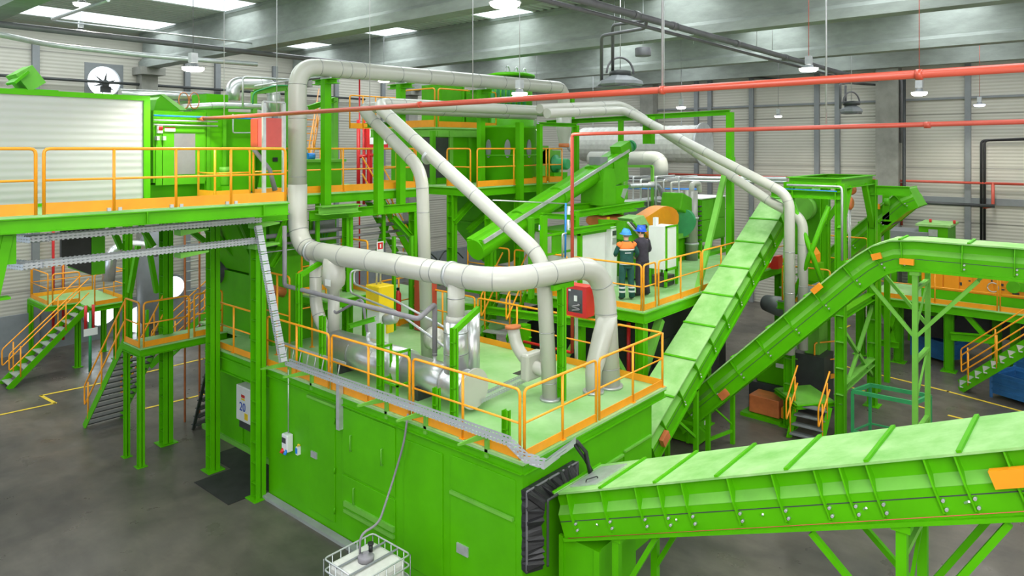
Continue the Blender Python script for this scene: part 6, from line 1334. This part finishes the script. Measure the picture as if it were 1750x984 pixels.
t = deckslab('tower_platform', [(20.3, 5.7), (24.4, 5.7), (24.4, 7.3), (20.3, 7.3)], 3.4, .2, 'grey floored platform inside the hoist tower', m=GREYT, edge=.2)
railing([(20.4, 7.2), (20.4, 5.9)], 'orange railing across the front of the hoist tower platform', 3.4, toe=.14, step=1.5, h=1.0)
railing([(20.5, 5.75), (24.2, 5.75)], 'orange railing along the right side of the hoist tower platform', 3.4, toe=.14, step=1.3, h=1.0)
railing([(24.3, 7.2), (24.3, 5.9)], 'rear orange railing of the hoist tower platform', 3.4, toe=.14, step=.6, h=1.5)
single('red_chair_shape', MB().prism([P(1312, 460, x=23), P(1330, 460, x=23), P(1330, 438, x=23), P(1322, 438, x=23)], (.4, 0, 0)), RED, 'red hooded part seen between the wide conveyor and the cream pipes', 'hood')
single('grey_hopper', MB().lathe(P(1330, 523, x=21.5), [(.25, -.6), (.3, 0), (.25, .5)], 20, (.5, 1, 0)), GREYT, 'round grey pipe end under the right hand cream pipes', 'pipe')
t = thing('pipe_bracket', 'green bracket clamp holding the two right hand cream verticals', 'bracket', P(1356, 493, x=22.2)); q = P(1356, 493, x=22.1)
build('plate', MB().box(22.05, q.y-.1, q.z-.12, 22.1, q.y+.1, q.z+.1), GREEN, t); build('band', MB().box(22.0, q.y-.4, q.z-.02, 22.05, q.y+.4, q.z+.02), GALV, t)
# green control cabin on the far floor behind conveyor
t = thing('control_cabin', 'small green cabin roof with a window behind the level conveyor', 'cabin', P(1600, 405, x=32)); a, b = P(1570, 410, x=32.2), P(1620, 410, x=32.2)
zt = P(1595, 385, x=32.2).z
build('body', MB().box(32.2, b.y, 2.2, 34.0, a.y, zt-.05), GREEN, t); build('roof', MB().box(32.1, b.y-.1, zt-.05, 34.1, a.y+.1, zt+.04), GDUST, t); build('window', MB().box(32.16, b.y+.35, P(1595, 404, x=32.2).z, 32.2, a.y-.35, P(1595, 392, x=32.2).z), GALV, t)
build('base', MB().box(32.2, b.y, 0, 34.0, a.y, 2.2), GREEN, t)
for px in (1590, 1631): q = P(px, 383, x=33); build('beacon', MB().cyl((33, q.y, zt+.04), (33, q.y, zt+.18), .05, n=8), RED, t)
t = thing('sorting_belt', 'flat grey belt deck running behind the level conveyor', 'belt', P(1530, 396, x=29)); a, b = P(1500, 392, x=32.0), P(1585, 402, x=32.0)
build('belt_bed', MB().box(31.9, b.y, b.z-.4, 33.6, a.y, b.z+.1), GREYT, t); build('leg', MB().box(32.0, b.y+.5, 0, 32.2, b.y+.7, b.z-.4), GREEN, t); build('leg', MB().box(32.0, a.y-.7, 0, 32.2, a.y-.5, b.z-.4), GREEN, t)
# orange sorting machine on its platform
ZR = 2.35
def R(px, py=300): return P(px, py, x=28.2)
t = deckslab('machine_platform', [(28.2, 6.9), (28.2, -2.5), (31.5, -2.5), (31.5, 6.9)], ZR, .3, 'long green platform carrying the orange sorting machine', edge=.26)
t = thing('sorting_machine', 'long orange sorting machine with doors under the level conveyor', 'sorting machine', (29, 2, ZR))
x = 29.25; ya, yb = P(1575, 0, x=x).y, P(1775, 0, x=x).y
z0, z1 = 2.62, 4.2
build('green_base', MB().box(x-.05, yb, ZR, x+1.6, ya, z0+.05), GREEN, t); build('cabinet_body', MB().box(x, yb, z0, x+1.6, ya, z1), MACHO, t)
ds = [1580, 1612, 1640, 1662, 1700, 1712, 1765]
for a, b in ((1581, 1611), (1613, 1639), (1641, 1661), (1664, 1698), (1713, 1764)): build('door', MB().box(x-.04, P(b, 0, x=x).y, z0+.08, x, P(a, 0, x=x).y, z1-.5), MACHO, t, bevel=.01)
for px, py, w, h in ((1642, 485, 3, 5), (1657, 480, 3, 2), (1668, 480, 3, 2), (1713, 487, 3, 4), (1714, 495, 4, 2), (1736, 502, 9, 3), (1695, 480, 2, 3)):
    c = P(px, py, x=x-.06); k = 26/1200; build('latch', MB().box(x-.06, c.y-w*k/2, c.z-h*k/2, x-.04, c.y+w*k/2, c.z+h*k/2), DARK, t)
c = P(1697, 491, x=x-.1); build('hand_wheel', MB().tube([c+V((0, math.cos(a)*.16, math.sin(a)*.16)) for a in [2*PI*i/14 for i in range(15)]], .018, 6), GALV, t)
c = P(1733, 489, x=x-.2); build('drive_motor', MB().cyl(c+V((.2, 0, 0)), c+V((-.25, 0, 0)), .2, n=18).box(c.x-.1, c.y-.35, c.z-.15, c.x+.1, c.y+.1, c.z+.15), GREEN2, t)
railing([(28.25, 6.5), (28.25, R(1704).y)], 'railing section left in front of the orange sorting machine', ZR, step=2.2, toe=.16)
railing([(28.25, R(1709).y), (28.25, -2)], 'railing section right in front of the orange sorting machine', ZR, step=2.4, toe=.16)
railing([(30, 6.85), (28.25, 6.85)], 'end railing of the orange machine platform beside the hoist tower', ZR, step=1.1, toe=.16)
for px, py, lb in ((1536, 618, 'left one near the trestle'), (1622, 634, 'middle one left of the blue bins'), (1704, 622, 'right one behind the orange handrail'), (1471, 605, 'leftmost one behind the hoist tower'), (1735, 634, 'one behind the blue crates at the right edge')):
    q = P(px, py, z=0); column(q.x, q.y, 0, ZR-.3, .28, 'green column under the orange machine platform, '+lb)
q = P(1517, 631, z=0); column(q.x, q.y, 0, ZR-.28, .11, 'slim green post at the end of the orange machine platform', plate=False)
for i, (a, b) in enumerate((((1640, 525), (1700, 592)), ((1500, 500), (1530, 590)), ((1540, 500), (1512, 590)))):
    single('diagonal_brace', MB().bar(P(*a, x=28.4), P(*b, x=28.4), .16, .16), GREEN, ('long brace under the orange machine platform beside the handrail', 'left leaning brace behind the trestle', 'right leaning brace behind the trestle')[i], 'brace')
single('frame_beam', MB().ibeam(P(1625, 574, x=28.2), P(1700, 580, x=28.2), .2, .26), GREEN, 'horizontal green beam under the orange machine platform', 'beam')
single('frame_beam', MB().ibeam(P(1490, 583, x=28.3), P(1536, 590, x=28.3), .16, .2), GREEN, 'low green tie beam near the leftmost column', 'beam')
stair(P(1640, 667, z=0), P(1790, 578, x=24.3), .8, 10, 'steel stairs with orange handrails rising to the right edge', (1, .15, 0), rails=(0, 1), sw=.22)
def crate(a, b, depth, h, label):
    a, b = V(a), V(b); t = thing('blue_crate', label, 'crate', a); d = (b-a); u = d.normalized(); n_ = V((-u.y, u.x, 0));
    if n_.x < 0: n_ = -n_
    n_ *= depth; z0 = .14
    c = [a, b, b+n_, a+n_]
    for i in range(4):
        p, q = c[i], c[(i+1) % 4]; build('side_wall', MB().bar(p+UP*(h/2+z0/2), q+UP*(h/2+z0/2), .03, h-z0), BLUE, t)
        for k in (.35, .6, .85): build('rib', MB().bar(p+UP*h*k, q+UP*h*k, .07, .05), BLUE, t)
        build('corner_post', MB().box(p.x-.04, p.y-.04, 0, p.x+.04, p.y+.04, h+.02), BLUE, t)
    build('floor_pan', MB().prism([p+UP*z0 for p in c], (0, 0, .02)), DARK, t); return t
crate(P(1558, 606, z=0), P(1616, 624, z=0), 1.1, .8, 'dark blue steel crate under the orange machine behind the trestle')
crate(P(1694, 678, z=0), P(1775, 703, z=0), 1.2, .8, 'blue steel crate on the floor at the right edge below the stairs')
crate(P(1735, 650, z=0), P(1790, 668, z=0), 1.1, .8, 'second blue steel crate behind the first at the right edge')
t = thing('waste_hopper', 'black hopper hanging between the columns above the dark blue crate', 'hopper', P(1590, 560, x=29))
q = P(1590, 545, x=29.6); build('bag', MB().loft([[V((q.x+sx*w, q.y+sy*w, z)) for sx, sy in ((-1, -1), (1, -1), (1, 1), (-1, 1))] for w, z in ((.5, .95), (.75, 1.6), (.8, 2.3))]), BLACK, t)
build('green_cone', MB().loft([[V((29.2+sx*w, P(1600, 0, x=29).y+sy*w, z)) for sx, sy in ((-1, -1), (1, -1), (1, 1), (-1, 1))] for w, z in ((.35, 1.75), (.65, 2.3))]), GREEN, t)
t = thing('shade_block', 'long black block added to stand for the shade under the orange machine platform', 'machine', (30, 2, 0)); build('body', MB().box(30.7, -1.5, .9, 31.4, 5.6, 1.95), DARK, t)  # invented dark block, stands in for the shade below this platform
for y in (-.5, 2, 4.8): build('foot', MB().box(30.9, y, 0, 31.1, y+.2, .9), DARK, t)
# green rectangular frame on the floor in front
t = thing('floor_frame', 'open bluish green frame standing on the floor beside the hoist tower', 'frame', P(1456, 745, z=0))
a, b, c_, d_ = P(1457, 752, z=0), P(1487, 739, z=0), P(1590, 762, z=0), P(1575, 790, z=0)
d_ = a+(c_-b); hz = 1.3
for p in (a, b, c_, d_): build('post', MB().box(p.x-.035, p.y-.035, 0, p.x+.035, p.y+.035, hz), TEAL, t)
for p, q in ((a, b), (b, c_), (c_, d_), (d_, a)): build('top_bar', MB().bar(p+UP*hz, q+UP*hz, .06, .1), TEAL, t); build('low_bar', MB().bar(p+UP*.25, q+UP*.25, .04, .04), TEAL, t)
# small platform stairs and machines under the rising conveyor
t = deckslab('step_platform', [tuple(P(1362, 690, z=.95).xy), tuple(P(1425, 684, z=.95).xy), tuple((P(1425, 684, z=.95)+V((.9, .9, 0))).xy), tuple((P(1362, 690, z=.95)+V((.9, .9, 0))).xy)], .95, .12, 'small green step platform beside the hoist tower', m=GPALE, edge=.1)
sa, sb = P(1348, 748, z=0), P(1403, 762, z=0)
ta = P(1363, 684, z=.95)
stair(sa, ta, (sb-sa).length, 4, 'four step grey stairs with orange handrails beside the hoist tower', (sb-sa), rails=(0, 1), tm=GREYT, rh=.95)
q = P(1392, 650, z=.95); railing([q+V((0, 0, 0)), q+V((.9, -.6, 0))], 'orange railing at the back of the small step platform', .95, step=2, toe=.14)
t = thing('drive_unit', 'orange covered drive unit standing in a green drip tray', 'drive unit', P(1275, 715, z=0)); a, b = P(1276, 712, z=0), P(1327, 726, z=0)
q = a; L_ = (b-a); u = L_.normalized(); n_ = V((-u.y, u.x, 0))
if n_.x < 0: n_ = -n_
build('orange_cover', MB().prism([a+UP*.12+n_*.15, b+UP*.12+n_*.15, b+UP*.12+n_*.8, a+UP*.12+n_*.8], (0, 0, .5)), COPPER, t, bevel=.02)
build('drip_tray', MB().prism([a-u*.2, b+u*.1, b+u*.1+n_, a-u*.2+n_], (0, 0, .1)), GREEN, t); build('side_box', MB().prism([b+UP*.15+u*.05+n_*.2, b+UP*.15+u*.3+n_*.2, b+UP*.15+u*.3+n_*.5, b+UP*.15+u*.05+n_*.5], (0, 0, .3)), MACHO, t)
t = thing('shredder_body', 'dark green boxy shredder body behind the orange covered drive unit', 'machine', P(1310, 660, z=0)); q = P(1308, 700, z=0)
build('lower_block', MB().box(q.x+.5, q.y-.5, 0, q.x+2.0, q.y+.7, .6), DARK, t); build('upper_block', MB().box(q.x+.6, q.y-.7, .6, q.x+1.9, q.y+.5, 1.5), GREEN, t, bevel=.03); build('plate', MB().box(q.x+.57, q.y-.45, 1.15, q.x+.6, q.y-.1, 1.27), WHITE, t, 'white type plate')
build('dusty_top', MB().box(q.x+.55, q.y-.75, 1.5, q.x+1.95, q.y+.55, 1.54), GPALE, t)
t = thing('valve_block', 'green ribbed steel box on the floor under the low ends of the conveyors', 'box', P(1185, 750, z=0)); q = P(1190, 765, z=0)
build('box', MB().box(q.x, q.y-.05, .06, q.x+.75, q.y+1.0, .75), GREEN, t, bevel=.02); build('rib', MB().box(q.x-.03, q.y+.2, .06, q.x, q.y+.28, .75), GREEN, t); build('plate', MB().box(q.x+.35, q.y-.07, .5, q.x+.5, q.y-.05, .6), WHITE, t, 'white type plate')
t = thing('white_bag_machine', 'pale machine hood with a white sheet seen above the small stairs', 'machine', P(1395, 590, x=21)); a = P(1375, 590, x=21.5); b = P(1400, 560, x=21.5)
build('hood', MB().box(21.5, b.y, 1.7, 22.3, a.y, 2.6), GPALE, t); build('white_sheet', MB().box(21.4, b.y+.1, 2.6, 22.3, a.y-.1, 2.63), WHITE, t); build('tank', MB().box(21.3, b.y-.2, 0, 22.2, a.y+.3, 1.7), DARK, t)
single('grey_hopper', MB().ball(P(1340, 590, x=19.5), .32, 18, (1, 1, .8)), GREYT, 'round grey drum belly under the rising right hand conveyor', 'drum')
# ================================================================ the two workers on the middle platform
def skinobj(name, verts, edges, radii, m, parent, sub=2, root=0):
    me = bpy.data.meshes.new(name); me.from_pydata([tuple(v) for v in verts], edges, []); me.materials.append(m)
    o = bpy.data.objects.new(name, me); COL.objects.link(o); o.parent = parent
    md = o.modifiers.new('skin', 'SKIN'); md.use_smooth_shade = True
    for i, r in enumerate(radii):
        rr = r if isinstance(r, tuple) else (r, r); sv = me.skin_vertices[0].data[i]; sv.radius = rr; sv.use_root = (i == root)
    s = o.modifiers.new('sub', 'SUBSURF'); s.levels = sub; s.render_levels = sub
    return o
def person(label, loc, yaw, arms, headturn, jacket, trousers, helmet, vest=None, lean=0.0, k=1.0):
    t = thing('person', label, 'person', loc); t.rotation_euler = (0, 0, yaw); t.scale = (k, k, k)
    L = lean
    J = dict(pel=(0, 0, .95), sp=(0, .0+L*.3, 1.12), ch=(0, -.01+L, 1.32), nk=(0, L+.01, 1.47), hd0=(0, L+.02, 1.55), hd=(0, L+.03, 1.63), ht=(0, L+.03, 1.71))
    for s, q in ((-1, 'l'), (1, 'r')):
        J['hip'+q] = (s*.095, 0, .90); J['kn'+q] = (s*.12, .02, .50); J['an'+q] = (s*.13, -.03, .10); J['toe'+q] = (s*.15, .13, .04)
        J['sh'+q] = (s*.185, L-.01, 1.405)
        e, w = arms[q]; J['el'+q] = e; J['wr'+q] = w
        d = (V(w)-V(e)).normalized(); J['pm'+q] = tuple(V(w)+d*.07)
    names = list(J); idx = {n: i for i, n in enumerate(names)}
    R = dict(pel=(.15, .11), sp=(.135, .10), ch=(.155, .11), nk=.058, hd0=(.062, .07), hd=(.078, .092), ht=(.06, .07))
    for q in 'lr': R.update({'hip'+q: .085, 'kn'+q: .058, 'an'+q: .04, 'toe'+q: .035, 'sh'+q: .058, 'el'+q: .042, 'wr'+q: .027, 'pm'+q: (.036, .018)})
    E = [('pel', 'sp'), ('sp', 'ch'), ('ch', 'nk'), ('nk', 'hd0'), ('hd0', 'hd'), ('hd', 'ht')]
    for q in 'lr': E += [('pel', 'hip'+q), ('hip'+q, 'kn'+q), ('kn'+q, 'an'+q), ('an'+q, 'toe'+q), ('ch', 'sh'+q), ('sh'+q, 'el'+q), ('el'+q, 'wr'+q), ('wr'+q, 'pm'+q)]
    vs = [J[n] for n in names]; rr = [R[n] for n in names]; ee = [(idx[a], idx[b]) for a, b in E]
    # five fingers on each palm, unequal and curled
    for q, s in (('l', -1), ('r', 1)):
        p = V(J['pm'+q]); d = (p-V(J['wr'+q])).normalized(); side = d.cross(UP).normalized(); dn = side.cross(d)
        if dn.z > 0: dn = -dn
        for f, (o_, ln) in enumerate(((-.028, .062), (-.010, .075), (.009, .070), (.027, .055))):
            a = p+side*o_+d*.02; b = a+d*ln*.6+dn*.008; c = b+d*ln*.35+dn*.03; n0 = len(vs); vs += [a, b, c]; rr += [.009, .0085, .007]; ee += [(idx['pm'+q], n0), (n0, n0+1), (n0+1, n0+2)]
        a = p-side*.035*s-d*.03; b = a-side*.022*s+d*.035+dn*.01; n0 = len(vs); vs += [a, b]; rr += [.012, .009]; ee += [(idx['pm'+q], n0), (n0, n0+1)]
    skinobj('body', vs, ee, rr, SKIN, t)
    def sub(nm, keep, edges, grow, m):
        ii = {n: i for i, n in enumerate(keep)}; rd = []
        for n in keep:
            r = R[n]; r = r if isinstance(r, tuple) else (r, r); rd.append((r[0]+grow, r[1]+grow))
        return skinobj(nm, [J[n] for n in keep], [(ii[a], ii[b]) for a, b in edges], rd, m, t)
    def cloth(nm, mb, m):
        me = bpy.data.meshes.new(nm); me.from_pydata([tuple(v) for v in mb.v], [], mb.f); me.polygons.foreach_set('use_smooth', mb.s); me.materials.append(m); o = bpy.data.objects.new(nm, me); COL.objects.link(o); o.parent = t; return o
    def tor(z):      # torso cross-section half widths and centre at height z
        tab = ((.84, .172, .132, 0), (.95, .178, .138, 0), (1.08, .165, .125, L*.25), (1.22, .185, .135, L*.6), (1.34, .205, .135, L-.01), (1.42, .185, .11, L), (1.47, .10, .085, L+.01), (1.50, .07, .075, L+.012))
        for (a0, *u), (a1, *w) in zip(tab, tab[1:]):
            if z <= a1: k_ = max(0, (z-a0)/(a1-a0)); return [p_+(q_-p_)*k_ for p_, q_ in zip(u, w)]
        return list(tab[-1][1:])
    def torso(zs, g): return MB().loft([[V((math.cos(a)*(tor(z)[0]+g), math.sin(a)*(tor(z)[1]+g)+tor(z)[2], z)) for a in [2*PI*i/28 for i in range(28)]] for z in zs], True, True)
    mb = torso([.86, .9, 1.0, 1.08, 1.15, 1.22, 1.28, 1.34, 1.38, 1.42, 1.45, 1.47, 1.5], 0)
    for q in 'lr':
        sh, el, wr = V(J['sh'+q]), V(J['el'+q]), V(J['wr'+q]); pts = rp([V((sh.x*.75, sh.y, sh.z-.0)), sh+V((0, 0, -.02)), el, wr], .07, 5); n_ = len(pts)
        mb.tube(pts, [.078-.03*(i/(n_-1)) for i in range(n_)], 14)
    cloth('jacket', mb, jacket)
    mb = torso([.80, .84, .90, .97], -.008)
    for s_, q in ((-1, 'l'), (1, 'r')):
        hp_, kn, an = V(J['hip'+q]), V(J['kn'+q]), V(J['an'+q]); pts = [hp_+V((-s_*.01, 0, .0)), hp_*.5+kn*.5, kn, kn*.5+an*.5, an-V((0, 0, .03))]
        mb.tube(pts, [.102, .092, .078, .074, .078], 16)
    cloth('trousers', mb, trousers)
    for q in 'lr':
        a, b = V(J['an'+q]), V(J['toe'+q]); skinobj('boot', [a+V((0, -.03, -.04)), a+V((0, .0, .03)), a+V((0, .05, -.035)), b], [(1, 0), (0, 2), (2, 3)], [.05, .055, .05, .045], BLACK, t, root=1)
    def ringband(nm, z, rx, ry, h, m, y0=0, x0=0):
        secs = [[V((x0+math.cos(a)*rx, y0+math.sin(a)*ry, zz)) for a in [2*PI*i/28 for i in range(28)]] for zz in (z, z+h)]
        me = bpy.data.meshes.new(nm); mb = MB().loft(secs, False, True); me.from_pydata(mb.v, [], mb.f); me.materials.append(m); o = bpy.data.objects.new(nm, me); COL.objects.link(o); o.parent = t; o.modifiers.new('thick', 'SOLIDIFY').thickness = .012; return o
    if vest:
        mb = torso([1.295, 1.32, 1.36, 1.40, 1.43, 1.455, 1.475], .009)
        for q in 'lr': sh, el = V(J['sh'+q]), V(J['el'+q]); mb.tube([V((sh.x*.75, sh.y, sh.z)), sh+V((0, 0, -.02)), sh*.8+el*.2], [.084, .086, .082], 14)
        cloth('shoulder_yoke', mb, vest)
        cloth('reflective_band', torso([1.255, 1.295], .012), REFL); cloth('reflective_band', torso([.90, .93], .012), REFL)
        cloth('back_print', MB().bar((-.09, -.135+L*.5, 1.2), (.07, -.135+L*.5, 1.2), .01, .02), REFL)
        for s in (-1, 1): ringband('leg_band', .30, .088, .088, .04, REFL, -.0, s*.125); ringband('leg_band', .20, .088, .088, .04, REFL, -.015, s*.128)
    # head details turn with the head
    h = bpy.data.objects.new('helmet', None)
    hm = MB(); c = V((0, 0, 0)); hm.lathe(c, [(.122, 0), (.124, .02), (.118, .06), (.098, .105), (.06, .135), (.012, .145)], 24)
    hm.loft([[V((math.cos(a)*r, math.sin(a)*r*1.05+(.05 if math.sin(a) > .2 else .0)*math.sin(a), z)) for a in [2*PI*i/24 for i in range(24)]] for r, z in ((.118, .0), (.142, -.006), (.142, .004), (.118, .012))], True, True)
    hm.bar((0, -.1, .085), (0, .1, .085), .022, .12)
    me = bpy.data.meshes.new('helmet'); me.from_pydata(hm.v, [], hm.f); me.polygons.foreach_set('use_smooth', hm.s); me.materials.append(helmet); o = bpy.data.objects.new('helmet', me); COL.objects.link(o); o.parent = t
    o.location = (0, L+.025, 1.655); o.rotation_euler = (.05, 0, headturn)
    cz, cy = 1.62, L+.03; rot = Matrix.Rotation(headturn, 3, 'Z')
    def hp(nm, mb, m):
        me = bpy.data.meshes.new(nm); me.from_pydata([tuple(rot @ V(p)+V((0, cy, cz))) for p in mb.v], [], mb.f); me.polygons.foreach_set('use_smooth', mb.s); me.materials.append(m); o = bpy.data.objects.new(nm, me); COL.objects.link(o); o.parent = t
    hp('nose', MB().loft([[V((x, y, z)) for x, y, z in ((-.012, .085, zz), (.012, .085, zz), (0, yy, zz-.004))] for zz, yy in ((.02, .09), (-.025, .118), (-.035, .1))]), SKIN)
    for s in (-1, 1):
        hp('ear', MB().ball((s*.083, -.0, -.01), .026, 10, (.4, .8, 1.2)), SKIN); hp('eye', MB().ball((s*.03, .083, .015), .012, 8, (1.2, .5, .7)), DARK)
    hp('mouth', MB().ball((0, .086, -.058), .02, 8, (1.3, .35, .3)), RED)
    hp('hair', MB().lathe((0, -.012, -.035), [(.078, 0), (.088, .02), (.09, .07), (.02, .08)], 20), GREYT if vest else DARK)
    return t
p1 = P(1071, 512, z=B_); p2 = P(1098, 506, z=B_)
person('worker in dark green overalls with orange shoulders and a light blue helmet, seen from behind', (p1.x, p1.y, B_), math.atan2(.75, 1)-PI/2+.25,
       {'l': ((-.28, .06, 1.16), (-.20, .28, 1.10)), 'r': ((.30, .02, 1.17), (.34, .24, 1.06))}, .35, CLOTHG, CLOTHG, HELM2, CLOTHO, .02, 1.02)
person('worker in a charcoal jacket and dark blue helmet looking to the left', (p2.x, p2.y, B_), math.atan2(1, .65)-PI/2+.2,
       {'l': ((-.24, .06, 1.15), (-.10, .24, 1.18)), 'r': ((.27, .04, 1.14), (.16, .24, 1.12))}, .75, CLOTHD, CLOTHD, HELM, None, .03, 1.04)
